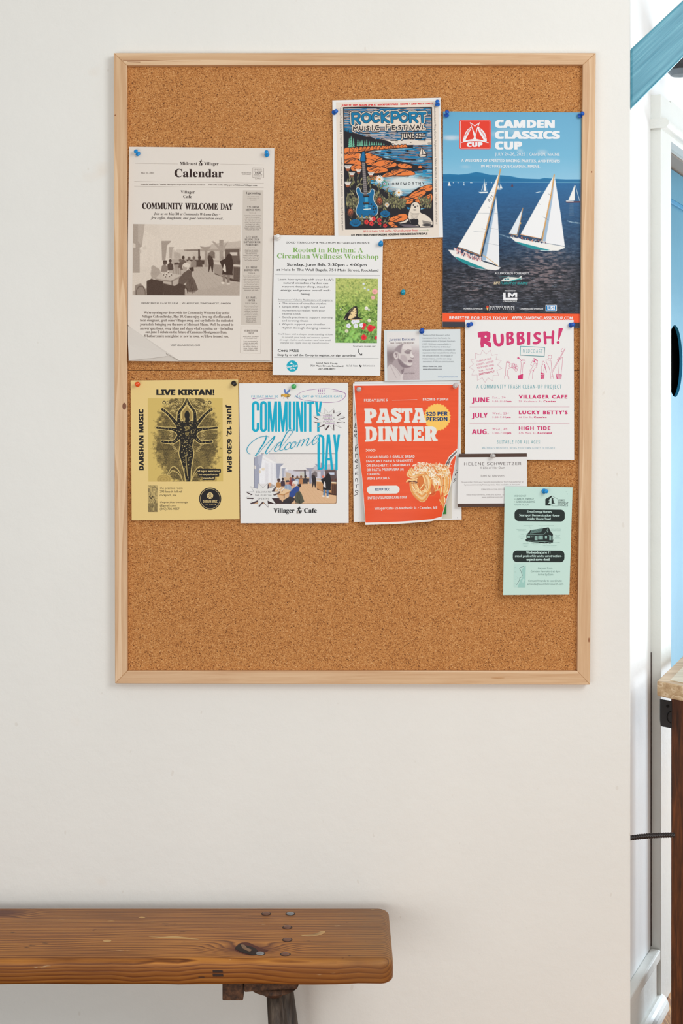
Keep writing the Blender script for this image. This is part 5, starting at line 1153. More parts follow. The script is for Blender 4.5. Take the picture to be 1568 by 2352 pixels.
# ---- sailing regatta poster
Dp = Poster('regatta_poster', 'tall blue sailing regatta poster with two white yachts, upper right', 'poster',
            [(1017.2, 256), (1017, 600), (1015.8, 751)], [(1334.9, 258.4), (1332.4, 600), (1330.8, 753.3)], lev(0.0142, 0.0016, 256, 750), M_PAP)
Dp.z = (1000, 240, 4.356); WH = (236, 238, 240)
def regatta(cv):
    y2, y3 = 609.8, 1481.0                        # rows of crops 2 and 3 in crop 1
    U, V = cv.U, cv.V; W = lambda pts: [(x, y + y2) for x, y in pts]
    cv.grad(0, 520, (104, 164, 196), (120, 180, 208)); cv.grad(520, 800, (120, 180, 208), (150, 196, 220)); cv.grad(795, 4000, (60, 120, 160), (30, 34, 44))
    sea = [(770, (24, 100, 150)), (830, (34, 98, 144)), (1000, (34, 86, 128)), (1250, (32, 72, 106)), (1480, (28, 54, 80)), (1650, (32, 38, 50)), (1850, (36, 38, 46)), (2040, (40, 44, 54)), (2240, (46, 48, 56))]
    for (a, c0), (b_, c1) in zip(sea, sea[1:]): cv.grad(a, b_, c0, c1)
    m = V > 785; n = fbm(U / 46, V / 13, 4, 4) - 0.5; n2 = fbm(U / 14, V / 7, 3, 14) - .5
    amp = np.clip((V - 780) / 900, 0.12, 1); cv.C[m] += ((n * 70 + n2 * 46) * amp)[m][:, None] * np.array((0.9, 1.0, 1.1))
    gl = np.exp(-(((U - 1080) / 270) ** 2 + ((V - 1640) / 260) ** 2)) + 0.7 * np.exp(-(((U - 420) / 260) ** 2 + ((V - 1800) / 160) ** 2)); k = np.clip(gl * (0.5 + n * 4.2), 0, 1)[..., None]
    cv.C[m] = (cv.C * (1 - k * 0.75) + np.array((148, 130, 130.)) * k * 0.75)[m]
    fr = (fbm(U / 70 + 3, V / 10, 4, 31) > 0.70) & (V > 1700); cv.C[fr] = cv.C[fr] * .6 + np.array((130, 146, 160.)) * .4
    for (x, y, rx, ry, a) in ((170, 325, 90, 26, .75), (140, 335, 60, 20, .6), (600, 290, 60, 34, .35), (800, 265, 70, 40, .35), (690, 250, 60, 20, .3), (845, 460, 26, 16, .5), (1070, 470, 46, 22, .55), (1150, 550, 80, 24, .3), (300, 620, 40, 14, .3), (620, 550, 60, 26, .25), (860, 560, 50, 18, .25)):
        for j in range(4): cv.ell(x + (j - 1.5) * rx * .4, y + (j % 2) * ry * .4, rx * .5, ry * .7, (214, 218, 226), a=a * .5, soft=7)
    cv.poly(W([(60, 88), (140, 86), (230, 92), (320, 84), (405, 66), (470, 76), (540, 94), (640, 98), (740, 106), (850, 128), (960, 134), (1040, 136), (1090, 124), (1200, 134), (1300, 140), (1480, 140), (1480, 172), (60, 162)]), (28, 112, 156), soft=1.3)
    cv.poly(W([(60, 112), (300, 100), (600, 118), (900, 140), (1480, 152), (1480, 172), (60, 162)]), (22, 104, 148), a=.7, soft=4)
    cv.line(W([(60, 163), (1480, 172)]), 3.5, (150, 190, 208))
    for x in (135, 177, 225, 283, 350, 362, 505, 560): cv.ell(x, y2 + 172, 4, 5, (226, 232, 236))
    def tri(pts, c=(238, 238, 236), **k_): cv.poly(W(pts), c, **k_)
    tri([(136, 160), (122, 198), (150, 198)]); tri([(120, 199), (154, 199), (150, 204), (124, 204)]); tri([(282, 172), (276, 200), (290, 200)], (200, 214, 224))
    tri([(488, 150), (480, 252), (508, 254)]); tri([(484, 165), (456, 252), (466, 252)], (190, 204, 214)); tri([(428, 265), (522, 262), (520, 276), (450, 279)], (226, 232, 234)); cv.line(W([(488, 135), (488, 260)]), 2, (190, 200, 206)); cv.line(W([(496, 170), (518, 258)]), 2, (170, 190, 200)); tri([(505, 168), (498, 194), (511, 194)])
    tri([(628, 190), (612, 232), (640, 232)], (226, 220, 214)); tri([(650, 184), (642, 230), (668, 228)]); tri([(612, 234), (668, 232), (655, 242), (618, 242)], (226, 226, 224)); cv.line(W([(641, 100), (641, 235)]), 2, (180, 190, 196))
    tri([(765, 176), (756, 208), (776, 208)], (96, 50, 60)); tri([(752, 209), (778, 209), (774, 214), (756, 214)], (80, 60, 70)); cv.line(W([(1005, 273), (1045, 264)]), 7, (214, 226, 232)); cv.line(W([(1040, 266), (1100, 262)]), 3, (140, 170, 190))
    tri([(1393, 190), (1328, 346), (1392, 352)]); cv.line(W([(1394, 188), (1394, 356)]), 4, (60, 60, 70)); cv.line(W([(1396, 200), (1442, 358)]), 5, (214, 222, 226)); tri([(1300, 362), (1448, 358), (1440, 372), (1310, 374)], (96, 48, 54)); tri([(1305, 350), (1380, 354), (1380, 362), (1305, 362)], (226, 226, 226))
    for k_ in range(8): cv.line(W([(1345 - k_, 385 + k_ * 16), (1372 + k_, 385 + k_ * 16)]), 7, (120, 130, 150), a=.55, soft=3)
    for (x, y, w_) in ((1380, 570, 80), (1430, 575, 60), (1340, 560, 40)): cv.line(W([(x - w_ / 2, y - 6), (x + w_ / 2, y + 8)]), 7, (190, 204, 214), a=.7, soft=3)
    for (x, y) in ((640, 690), (680, 705), (720, 718)): cv.line(W([(x, y), (x + 50, y + 12)]), 6, (190, 204, 214), a=.6, soft=3)
    # right yacht
    tri([(873, 428), (800, 560), (735, 680), (812, 694), (845, 560)], (226, 232, 236)); cv.line(W([(873, 425), (820, 700)]), 6, (196, 150, 100)); cv.line(W([(735, 684), (815, 697)]), 6, (206, 160, 104)); cv.ell(850, y2 + 578, 6, 10, (226, 180, 110))
    tri([(1180, 108), (1060, 310), (850, 690), (960, 715), (1056, 730), (1110, 500), (1150, 300)], (238, 240, 240)); tri([(1192, 115), (1220, 290), (1250, 480), (1293, 808), (1095, 775), (1130, 560), (1165, 330)], (236, 238, 240))
    tri([(1188, 130), (1170, 330), (1120, 640), (1095, 772), (1068, 765), (1110, 530), (1160, 280)], (160, 184, 206)); cv.line(W([(1186, 95), (1160, 270), (1106, 530), (1062, 765)]), 13, (206, 160, 100)); cv.line(W([(850, 692), (1056, 733)]), 6, (206, 150, 96))
    hull = [(742, 712), (820, 722), (860, 738), (1060, 772), (1292, 812), (1290, 826), (1222, 853), (1120, 852), (960, 830), (800, 765)]
    tri(hull, (236, 236, 232)); tri([(790, 758), (860, 775), (960, 800), (1140, 846), (1100, 852), (960, 832), (850, 792)], (30, 140, 146)); cv.line(W([(1050, 850), (1160, 855)]), 6, (226, 234, 236))
    r = random.Random(3)
    for k_ in range(60): x = r.uniform(755, 1100); cv.ell(x, y2 + 705 + (x - 755) * .2 + r.uniform(-12, 8), r.uniform(3, 7), r.uniform(4, 9), r.choice([(40, 60, 100), (190, 110, 80), (226, 220, 214), (30, 34, 50)]), soft=1)
    for (a, b_) in (((1130, 285), (1152, 300)), ((1075, 515), (1128, 545)), ((1030, 380), (1046, 390))): cv.line(W([a, b_]), 2.5, (70, 80, 90))
    # left yacht
    tri([(642, 60), (560, 240), (400, 510), (222, 812), (330, 850), (442, 893), (540, 480), (600, 250)], (240, 240, 238)); tri([(605, 305), (622, 480), (632, 700), (637, 1012), (560, 975), (470, 950), (500, 800), (560, 590), (590, 420)], (234, 236, 238))
    tri([(600, 340), (596, 420), (540, 720), (500, 950), (460, 945), (490, 800), (540, 600)], (156, 182, 206)); cv.line(W([(648, 40), (600, 270), (520, 590), (440, 925)]), 12, (206, 158, 100)); cv.line(W([(222, 818), (330, 860), (440, 900)]), 7, (190, 130, 84)); cv.line(W([(470, 895), (560, 955), (625, 1006)]), 6, (214, 170, 110))
    for (a, b_) in (((415, 475), (560, 478)), ((380, 660), (480, 668)), ((530, 270), (590, 275)), ((525, 415), (590, 440)), ((462, 630), (550, 662)), ((500, 775), (632, 800)), ((590, 478), (616, 478)), ((540, 625), (622, 640))): cv.line(W([a, b_]), 2, (120, 130, 140), a=.8)
    for (x, y, a) in ((565, 303, 1), (553, 320, 1), (560, 330, 1), (543, 345, 1), (530, 340, 1), (535, 355, 1)): cv.line(W([(x - 5, y - 6), (x + 3, y + 8)]), 4, (50, 56, 66))
    hull = [(126, 845), (180, 848), (230, 860), (330, 905), (440, 945), (480, 965), (560, 990), (652, 1022), (632, 1040), (600, 1050), (520, 1042), (400, 1015), (300, 985), (220, 940), (160, 890)]
    tri(hull, (236, 234, 230)); tri([(190, 912), (240, 925), (330, 962), (420, 1000), (500, 1030), (470, 1036), (330, 1000), (240, 955)], (28, 136, 140)); cv.line(W([(330, 1005), (400, 1028), (500, 1045)]), 8, (206, 214, 220), a=.8, soft=2)
    for k_ in range(170):
        x = r.uniform(185, 455); cv.ell(x, y2 + 842 + (x - 185) * .36 + r.uniform(-16, 26), r.uniform(4, 7), r.uniform(6, 12), r.choice([(236, 222, 222), (214, 168, 160), (40, 52, 84), (232, 228, 226), (190, 120, 120)]), soft=1)
    # sponsor band and helicopter
    cv.poly([(60, y3 + 604), (1480, y3 + 614), (1480, y3 + 703), (60, y3 + 693)], (228, 92, 48)); cv.poly([(60, y3 + 693), (1480, y3 + 703), (1480, y3 + 800), (60, y3 + 800)], (54, 54, 62))
    H_ = lambda pts: [(x, y + y3) for x, y in pts]
    cv.poly(H_([(656, 280), (680, 262), (720, 246), (770, 246), (830, 252), (856, 232), (866, 232), (856, 258), (868, 268), (840, 266), (790, 280), (740, 288), (670, 286)]), (222, 226, 220)); cv.poly(H_([(735, 286), (800, 268), (858, 254), (846, 266), (780, 284)]), (40, 150, 150)); cv.line(H_([(640, 245), (730, 238), (850, 232)]), 2.4, (60, 150, 150)); cv.poly(H_([(690, 262), (705, 260), (706, 276), (692, 274)]), (50, 120, 130)); cv.poly(H_([(716, 260), (736, 260), (734, 274), (718, 272)]), (50, 120, 130)); cv.poly(H_([(715, 246), (730, 238), (745, 246)]), (180, 190, 190))
Dp.picture('printed_photograph', [(75, 70), (1458, 80), (1440, 2235), (70, 2226)], 1.15, regatta, GLOSS)
Dp.rrect('logo', 238, 156, 553, 447, 18, (212, 66, 50)); Dp.up(); 
for (r_, c) in ((10, WH), (7, (212, 66, 50))): Dp.rrect('logo', 246 if c == WH else 250, 164 if c == WH else 168, 545 if c == WH else 541, 439 if c == WH else 435, r_, c); Dp.up()
Dp.poly('logo', smooth([(275, 372), (290, 300), (330, 240), (392, 215), (450, 238), (495, 290), (510, 372), (450, 360), (392, 352), (330, 360)], 4, True), WH); Dp.up()
Dp.poly('logo', [(298, 358), (345, 262), (362, 224), (392, 320), (382, 345)], (212, 66, 50)); Dp.poly('logo', [(404, 345), (400, 320), (420, 240), (440, 290), (484, 360)], (212, 66, 50)); Dp.up()
Dp.poly('logo', [(342, 176), (392, 210), (444, 176), (420, 240), (402, 240), (398, 330), (408, 345), (376, 345), (384, 325), (362, 230)], WH); Dp.up(); Dp.poly('logo', [(352, 190), (388, 216), (392, 228), (398, 216), (432, 190), (412, 240), (396, 300), (372, 240)], (212, 66, 50)); Dp.up()
Dp.line('logo', [(258, 380), (330, 366), (392, 362), (455, 366), (528, 384)], [5, 9, 11, 9, 5], WH); Dp.up()
Dp.text('logo', 'B', 'CUP', 312, 422, 470, 40, WH, y1=420, w=0.05)
Dp.text('logo', 'B', 'CAMDEN', 286, 342, 352, 15, (212, 66, 50), y1=240); Dp.text('logo', 'B', 'CLASSICS', 432, 242, 498, 15, (212, 66, 50), y1=344)
for s_, x1, y in (('CAMDEN', 1192, 231), ('CLASSICS', 1244, 341), ('CUP', 866, 446)): Dp.text('headline_lettering', 'B', s_, 594, y, x1, 72, WH, w=0.045)
Dp.text(L, 'R', 'JULY 24-26, 2025 | CAMDEN, MAINE', 594, 511, 1240, 30, WH, y1=513, w=0.006); Dp.text(L, 'B', 'A WEEKEND OF SPIRITED RACING, PARTIES, AND EVENTS', 257, 573, 1242, 26, WH, y1=580); Dp.text(L, 'B', 'IN PICTURESQUE CAMDEN, MAINE.', 453, 629, 1044, 26, WH, y1=633)
Dp.z = (1000, 580, 4.356)
Dp.text(L, 'R', 'ALL PROCEEDS TO BENEFIT', 590, 217, 934, 20, WH, y1=219, w=0.01); Dp.text(L, 'B', 'LIFE', 582, 318, 646, 24, (226, 210, 176), sh=0.25, w=0.01); Dp.text(L, 'B', 'FLIGHT OF MAINE', 648, 318, 924, 24, (48, 140, 142), y1=320, sh=0.25, w=0.01)
Dp.text(L, 'R', 'PRESENTED BY', 692, 389, 806, 12, WH, w=0.012)
Dp.poly('logo', [(676, 400), (700, 400), (700, 452), (817, 452), (817, 474), (676, 474)], WH); Dp.poly('logo', [(722, 400), (744, 400), (766, 424), (786, 400), (816, 400), (816, 447), (796, 447), (796, 422), (768, 447), (744, 422), (744, 447), (722, 447)], WH)
Dp.text(L, 'R', 'LYMAN-MORSE', 676, 493, 814, 12, WH, w=0.012); Dp.text(L, 'R', 'ADMIRAL SPONSOR', 279, 568, 470, 14, WH, y1=569, w=0.012); Dp.text(L, 'B', 'STEPHENS WARING', 545, 551, 788, 18, WH, sp=1.1); Dp.text(L, 'R', 'YACHT DESIGN', 545, 570, 788, 13, WH, sp=1.9, w=0.01)
Dp.line(L, [(538, 525), (538, 582)], 3, (200, 200, 200), caps=False); Dp.poly('logo', [(506, 552), (530, 552), (519, 582)], (224, 190, 110)); Dp.poly('logo', [(508, 535), (519, 530), (530, 535), (530, 552), (506, 552)], (196, 70, 50))
Dp.text(L, 'R', 'COMMODORE SPONSOR', 840, 569, 1076, 14, WH, y1=571, w=0.012)
Dp.rrect('logo', 1100, 524, 1212, 585, 6, WH); Dp.up(); Dp.rrect('logo', 1102, 528, 1206, 582, 5, (24, 120, 178)); Dp.up(); Dp.text('logo', 'S', 'USI', 1114, 572, 1196, 36, WH, w=0.03)
Dp.text(L, 'B', 'REGISTER FOR 2025 TODAY', 137, 667, 722, 30, WH, y1=671); Dp.text(L, 'R', 'WWW.CAMDENCLASSICSCUP.COM', 762, 667, 1370, 29, WH, y1=671, w=0.022)

# ---- rubbish clean-up flyer
MG = (196, 62, 112); TE = (110, 168, 176); MG2 = (204, 96, 136)
E_ = Poster('clean_up_flyer', 'white community clean-up flyer with magenta hand-drawn title, right side', 'flyer',
            [(1067.8, 734.8), (1067.4, 900), (1067.6, 1055.4)], [(1317, 735), (1317.8, 900), (1318.2, 1056.2)], lev(0.0168, 0.0045, 735, 1056), M_PAP)
E_.z = (1060, 730, 5.807)
def gl(part, strokes, w, col, x, y, kx, ky):
    for st_ in strokes:
        pts = [(x + a * kx, y + b__ * ky) for a, b__ in st_]; E_.line(part, smooth(pts, 4) if len(pts) > 2 else pts, w, col)
T_ = 'title_lettering'
E_.poly(T_, [(212, 198), (250, 184), (345, 180), (382, 200), (384, 262), (372, 310), (342, 316), (390, 332), (394, 362), (394, 392), (372, 396), (322, 352), (296, 340), (294, 394), (256, 398), (248, 340), (254, 262), (218, 262)], MG); E_.up(); E_.ell(T_, 319, 252, 14, 18, (232, 232, 230))
E_.line(T_, smooth([(438, 232), (444, 300), (458, 345), (498, 362), (535, 340), (542, 285), (538, 232)], 5), 42, MG)
for x in (614, 756):
    E_.up(); E_.poly(T_, smooth([(x - 22, 205), (x + 10, 188), (x + 60, 188), (x + 78, 220), (x + 62, 258), (x + 84, 290), (x + 76, 340), (x + 30, 358), (x - 16, 362), (x - 20, 300)], 4, True), MG); E_.up(); E_.poly(T_, [(x + 18, 215), (x + 38, 216), (x + 40, 238), (x + 18, 252)], (232, 232, 230)); E_.poly(T_, [(x + 18, 278), (x + 44, 296), (x + 40, 320), (x + 16, 330)], (232, 232, 230))
E_.poly(T_, [(870, 198), (886, 190), (916, 192), (914, 275), (914, 355), (894, 362), (872, 356), (874, 275)], MG)
E_.line(T_, smooth([(1036, 212), (1008, 206), (975, 228), (990, 262), (1035, 292), (1030, 318), (1000, 336), (962, 336)], 5), [44, 40, 36, 36, 38, 38, 36, 36, 44] * 1 if False else 36, MG)
E_.line(T_, smooth([(1106, 196), (1110, 262), (1116, 338)], 4), 34, MG); E_.line(T_, smooth([(1218, 186), (1214, 262), (1212, 338)], 4), 34, MG); E_.line(T_, [(1115, 262), (1214, 262)], 32, MG)
E_.poly(T_, smooth([(1292, 150), (1305, 136), (1346, 138), (1340, 175), (1316, 240), (1296, 284), (1284, 280)], 4, True), MG); E_.ell(T_, 1285, 327, 20, 20, MG, 20)
E_.up(); LT = 'lettering'
bx = [(784, 378), (1105, 396), (1101, 513), (779, 496)]; E_.line('title_box', bx, 7, (78, 158, 164), closed=True); E_.line('title_box', [(779, 499), (1101, 516), (1108, 400)], 5, (120, 140, 144)); E_.text(LT, 'R', 'MIDCOAST', 818, 462, 1076, 48, TE, y1=472, sp=1.3)
star = [(276, 430), (327, 484), (383, 430), (402, 502), (476, 484), (457, 555), (529, 572), (479, 628), (536, 676), (468, 702), (495, 771), (420, 765), (416, 841), (351, 800), (312, 862), (273, 798), (210, 834), (207, 760), (134, 763), (166, 697), (100, 662), (160, 617), (119, 559), (184, 547), (182, 474), (251, 496)]
E_.line('star_print', star, 2.2, (196, 120, 150), closed=True, caps=False)
E_.lines(LT, 'R', 23, MG2, [('CLEAN UP OUR', 205, 592, 400, 552), ('STREETS, GATHER', 196, 640, 428, 592), ('TOGETHER, HAVE', 207, 682, 432, 637)]); E_.text(LT, 'R', 'FUN — PLUS', 233, 722, 388, 23, MG2, y1=692); E_.text(LT, 'B', 'A', 400, 688, 420, 24, MG, y1=684); E_.text(LT, 'B', 'SWEET RAFFLE!', 231, 766, 440, 25, MG, y1=724)
HN = 'hands_print'
def S(pts, w=3.2, sm=True): E_.line(HN, smooth(pts, 3) if sm else pts, w, MG2, caps=False)
S([(584, 770), (584, 700), (592, 645), (596, 600), (600, 582), (606, 600), (608, 578), (616, 600), (622, 576), (628, 602), (640, 584), (634, 615), (680, 612)]); S([(612, 778), (614, 700), (640, 672), (700, 660)]); S([(566, 776), (598, 772), (628, 784), (632, 818)], 3.2, False); S([(568, 780), (574, 814)])
for (x, y, r_) in ((655, 640, 24), (690, 625, 20), (715, 640, 22), (700, 665, 20), (735, 665, 18), (725, 695, 18), (690, 645, 26)): S([(x + r_ * math.cos(a), y + r_ * math.sin(a)) for a in np.linspace(0, 6.28, 11)], 3, False)
S([(778, 755), (790, 680), (792, 600), (780, 580)]); S([(806, 752), (812, 680), (822, 610), (846, 590), (842, 560), (830, 575), (828, 550), (815, 572), (808, 555), (800, 575), (790, 572)]); E_.poly(HN, [(750, 768), (818, 746), (814, 816), (750, 816)], MG); E_.poly(HN, [(736, 534), (758, 520), (774, 540), (756, 552)], MG2); S([(770, 545), (800, 575)], 6, False); S([(820, 600), (846, 610), (836, 590)])
S([(962, 538), (1012, 570), (990, 640), (950, 645), (918, 625), (962, 538)], 3.2, False); E_.poly(HN, [(965, 536), (1012, 568), (1008, 582), (960, 550)], MG2); E_.ell(HN, 968, 582, 12, 13, MG2, 14); S([(950, 640), (965, 610), (980, 600), (1000, 612), (1008, 600), (1000, 650), (970, 680), (955, 710)]); S([(950, 645), (925, 690)]); S([(912, 690), (962, 706), (955, 724), (912, 716), (912, 690)], 3.4, False); S([(918, 722), (900, 770), (895, 814)]); S([(948, 724), (944, 814)])
S([(1065, 730), (1062, 660), (1078, 625), (1100, 618), (1110, 650), (1095, 690), (1100, 736)]); S([(1078, 625), (1074, 600), (1084, 578), (1096, 585), (1108, 600)]); S([(1104, 618), (1130, 728)], 7, False); E_.poly(HN, [(1052, 728), (1104, 742), (1098, 816), (1052, 816)], MG); E_.up()
for i in range(3):
    for j in range(4): E_.poly(HN, [(1060 + i * 15 + (j % 2) * 7, 750 + j * 17), (1067 + i * 15 + (j % 2) * 7, 752 + j * 17), (1066 + i * 15 + (j % 2) * 7, 760 + j * 17), (1059 + i * 15 + (j % 2) * 7, 758 + j * 17)], (232, 232, 230))
S([(1185, 780), (1175, 700), (1150, 630), (1132, 600), (1124, 556), (1145, 550), (1165, 570), (1185, 560), (1192, 590), (1200, 700), (1218, 780)]); S([(1160, 500), (1175, 505), (1190, 495), (1202, 520), (1190, 545), (1158, 540), (1150, 520), (1160, 500)], 3.2, False); S([(1182, 790), (1218, 782), (1226, 814)], 3, False); S([(1184, 782), (1190, 812)], 3, False)
S([(1378, 405), (1196, 724), (1208, 730), (1382, 412)], 3.2, False); S([(1350, 408), (1330, 420), (1330, 450), (1345, 452)], 4); S([(1290, 745), (1298, 640), (1296, 580), (1275, 560), (1285, 540), (1300, 530), (1320, 545), (1340, 525), (1346, 560), (1330, 700), (1326, 760)]); S([(1282, 560), (1312, 568)]); S([(1290, 545), (1318, 556)])
E_.poly(HN, [(1256, 742), (1334, 758), (1328, 816), (1266, 816)], MG2); E_.up()
for k in range(6): E_.line(HN, [(1262 + k * 10, 750 + k * 2), (1290 + k * 8, 814)], 3, (232, 232, 230), caps=False)
E_.z = (1060, 870, 5.807)
E_.text(LT, 'R', 'A COMMUNITY TRASH CLEAN-UP PROJECT', 198, 129, 1330, 50, TE, y1=129, sp=1.25, w=0.004)
for (s_, y, d1_, d2_, n_, a_, b_, yy) in (('JUNE', 313, ('Sat., 7', 'th'), ('9:00-11:00', 'am'), 'VILLAGER CAFE', '25 Mechanic St, ', 'Camden', 0), ('JULY', 519, ('Wed., 23', 'rd'), ('5:00-7:00', 'pm'), "LUCKY BETTY'S", '46 Elm St, ', 'Camden', 211), ('AUG.', 739, ('Wed., 6', 'th'), ('5:00-7:00', 'pm'), 'HIGH TIDE', '275 Main St, ', 'Rockland', 421)):
    E_.text(LT, 'B', s_, 135, y, {'JUNE': 366, 'JULY': 348, 'AUG.': 358}[s_], 64, MG, y1=y - 2, w=0.012)
    x1 = {'JUNE': (555, 600, 1408, 1075, 1254), 'JULY': (597, 590, 1412, 945, 1130), 'AUG.': (578, 597, 1182, 996, 1200)}[s_]
    E_.text(LT, 'G', d1_[0], 410, 263 + yy, x1[0], 26, MG2, sp=1.25); E_.text(LT, 'G', d1_[1], x1[0] + 4, 254 + yy, x1[0] + 28, 16, MG2, w=0.0); E_.text(LT, 'G', d2_[0], 410, 312 + yy, x1[1], 22, MG2, sp=1.3); E_.text(LT, 'G', d2_[1], x1[1] + 6, 312 + yy, x1[1] + 62, 24, MG, w=0.04)
    E_.text(LT, 'G', n_, 762, 262 + yy - (2 if yy else 0), x1[2], 44, MG, sp=1.3, w=0.055); E_.text(LT, 'G', a_.strip(), 760, 312 + yy, x1[3], 22, MG2, sp=1.3); E_.text(LT, 'G', b_, x1[3] + 16, 312 + yy, x1[4], 23, MG, sp=1.25, w=0.045)
E_.line('line_print', [(105, 375), (1437, 374)], 3, (206, 140, 160), caps=False); E_.line('line_print', [(105, 594), (1437, 594)], 3, (206, 140, 160), caps=False)
E_.text(LT, 'R', 'SUITABLE FOR ALL AGES!', 472, 864, 1055, 44, TE, y1=864, sp=1.3); E_.text(LT, 'R', 'MATERIALS PROVIDED. BRING YOUR OWN GLOVES IF DESIRED.', 272, 937, 1252, 30, (140, 176, 190), y1=939, sp=1.2)

# ---- poems card
Fp = Poster('poetry_postcard', 'pale blue postcard with a portrait and the title The Complete Poems', 'postcard',
            [(881.2, 758), (883, 876)], [(1057, 756), (1058.2, 873.3)], lev(0.0152, 0.0030, 756, 875), paper_mat('pale_blue_card', (214, 222, 224), 0.4, 0.1), rows=6)
Fp.z = (870, 740, 7.84)
def portrait(cv):
    U, V = cv.U, cv.V; cv.fill((226, 224, 222)); t_ = np.clip((V - 380) / 170, 0, 1)[..., None]; n = (fbm(U / 9, V / 9, 3, 2) - .5)[..., None]
    bg = np.array((178, 166, 168.)) + np.clip((U - 300) / 420, 0, 1)[..., None] * 14 - np.exp(-(((U - 220) / 120) ** 2 + ((V - 620) / 150) ** 2))[..., None] * 44 + n * 26; cv.C[:] = cv.C * (1 - t_) + bg * t_
    SK = (208, 200, 198); p = lambda pts, c, **k: cv.poly(smooth(pts, 3, True), c, **k)
    p([(235, 760), (340, 640), (430, 780), (455, 830), (440, 905), (400, 940), (330, 850)], (172, 160, 162), soft=1.3)                      # neck
    p([(275, 560), (285, 500), (340, 430), (430, 385), (520, 385), (585, 430), (600, 500), (592, 540), (600, 575), (636, 618), (632, 640), (598, 650), (606, 680), (600, 700), (606, 730), (592, 775), (545, 785), (470, 778), (400, 740), (345, 660), (300, 620)], SK, soft=1.0)
    p([(270, 560), (285, 490), (345, 425), (440, 385), (420, 440), (400, 500), (395, 560), (350, 545), (310, 530)], (150, 138, 142), soft=2.9, a=.9)  # hair
    p([(440, 400), (540, 395), (590, 450), (560, 500), (470, 490), (420, 470)], (226, 220, 218), soft=2.9, a=.8)
    p([(458, 548), (485, 524), (530, 514), (572, 522), (560, 542), (566, 562), (530, 572), (492, 566)], (140, 126, 130), soft=1.7, a=.85)    # eye socket
    cv.line([(462, 528), (520, 498), (580, 508)], 10, (92, 78, 84), a=.8, soft=1.1); cv.line([(490, 556), (535, 552)], 7, (84, 72, 78), soft=1.0)
    p([(575, 540), (600, 580), (628, 618), (604, 636), (570, 620), (566, 580)], (224, 218, 216), soft=1.3); cv.line([(572, 640), (598, 650), (628, 640)], 8, (112, 98, 102), soft=1.1, a=.85)
    p([(520, 690), (560, 674), (600, 682), (590, 700), (602, 722), (548, 728), (528, 712)], (158, 142, 146), soft=1.3); cv.line([(528, 704), (570, 700), (602, 702)], 7, (92, 78, 84), soft=1.0)
    p([(350, 650), (410, 700), (470, 760), (560, 792), (590, 778), (560, 810), (450, 822), (380, 770), (345, 700)], (122, 108, 114), soft=2.5, a=.8)  # jaw shadow
    p([(400, 590), (470, 600), (510, 660), (490, 720), (430, 700), (390, 650)], (182, 170, 172), soft=3.4, a=.8); p([(500, 740), (560, 750), (590, 740), (580, 775), (520, 775)], (220, 212, 210), soft=2.1, a=.8)
    cv.ell(302, 600, 38, 66, (216, 208, 206), soft=1.0, rot=-.15); cv.ell(306, 590, 22, 44, (146, 132, 136), soft=1.7, rot=-.15); cv.ell(298, 604, 13, 20, (200, 190, 190), soft=1.3); cv.line([(338, 560), (350, 620), (346, 680)], 9, (140, 126, 130), soft=1.7, a=.7)
    cv.poly([(145, 830), (190, 765), (232, 762), (320, 840), (390, 930), (420, 1050), (145, 1050)], (208, 200, 199), soft=1.0); cv.line([(200, 770), (262, 900), (310, 1000)], 8, (172, 160, 163), soft=1.3); cv.line([(250, 790), (330, 880), (384, 970)], 6, (184, 173, 175), soft=1.3)
    cv.poly([(392, 960), (418, 925), (440, 945), (425, 1000), (440, 1050), (385, 1050)], (216, 208, 207), soft=1.0); cv.poly([(398, 870), (452, 830), (444, 900), (414, 935)], (136, 122, 127), soft=1.3)
Fp.picture('printed_photograph', [(140, 170), (722, 166), (730, 1040), (150, 1050)], 1.6, portrait)
NV = (38, 58, 116)
Fp.text(L, 'S', 'J', 183, 342, 208, 46, NV); Fp.text(L, 'S', 'ACQUES', 209, 334, 392, 34, NV, y1=332); Fp.text(L, 'S', 'R', 412, 331, 450, 44, NV); Fp.text(L, 'S', 'OUMAIN', 452, 331, 650, 34, NV, y1=329); Fp.text(L, 'S', 'THE COMPLETE POEMS', 202, 389, 637, 22, (96, 62, 62), y1=384, w=0.004)
Fp.lines(L, 'R', 26, (92, 100, 108), [("Thanks to Patti Marxsen's artful", 785, 247, 1272), ('translations from the French, the', 783, 300, 1287), ('complete poems of Jacques Roumain', 783, 353, 1368), ('(1907-1944) are now available in', 785, 406, 1294), ('English. The themes of this dual-', 785, 458, 1294), ('language edition reflect a complex life', 785, 512, 1370), ('experience that included forms of love,', 785, 564, 1385), ('the solitude of exile, the struggle of', 786, 616, 1328), ('Haitian history, and his own deep', 787, 670, 1302), ('awareness of African consciousness.', 788, 722, 1357)])
Fp.lines(L, 'B', 25, (66, 72, 80), [('Educa Vision Inc, 2025', 790, 810, 1132), ('www.educavision.com', 792, 858, 1130)]); Fp.text(L, 'R', 'www.pattimarxsen.net', 1060, 996, 1415, 26, (92, 130, 172))
Fp.text(L, 'S', 'TRANSLATED BY', 516, 904, 642, 12, (90, 70, 74)); Fp.text(L, 'S', 'PATTI M. MARXSEN', 456, 934, 643, 20, (70, 46, 50))

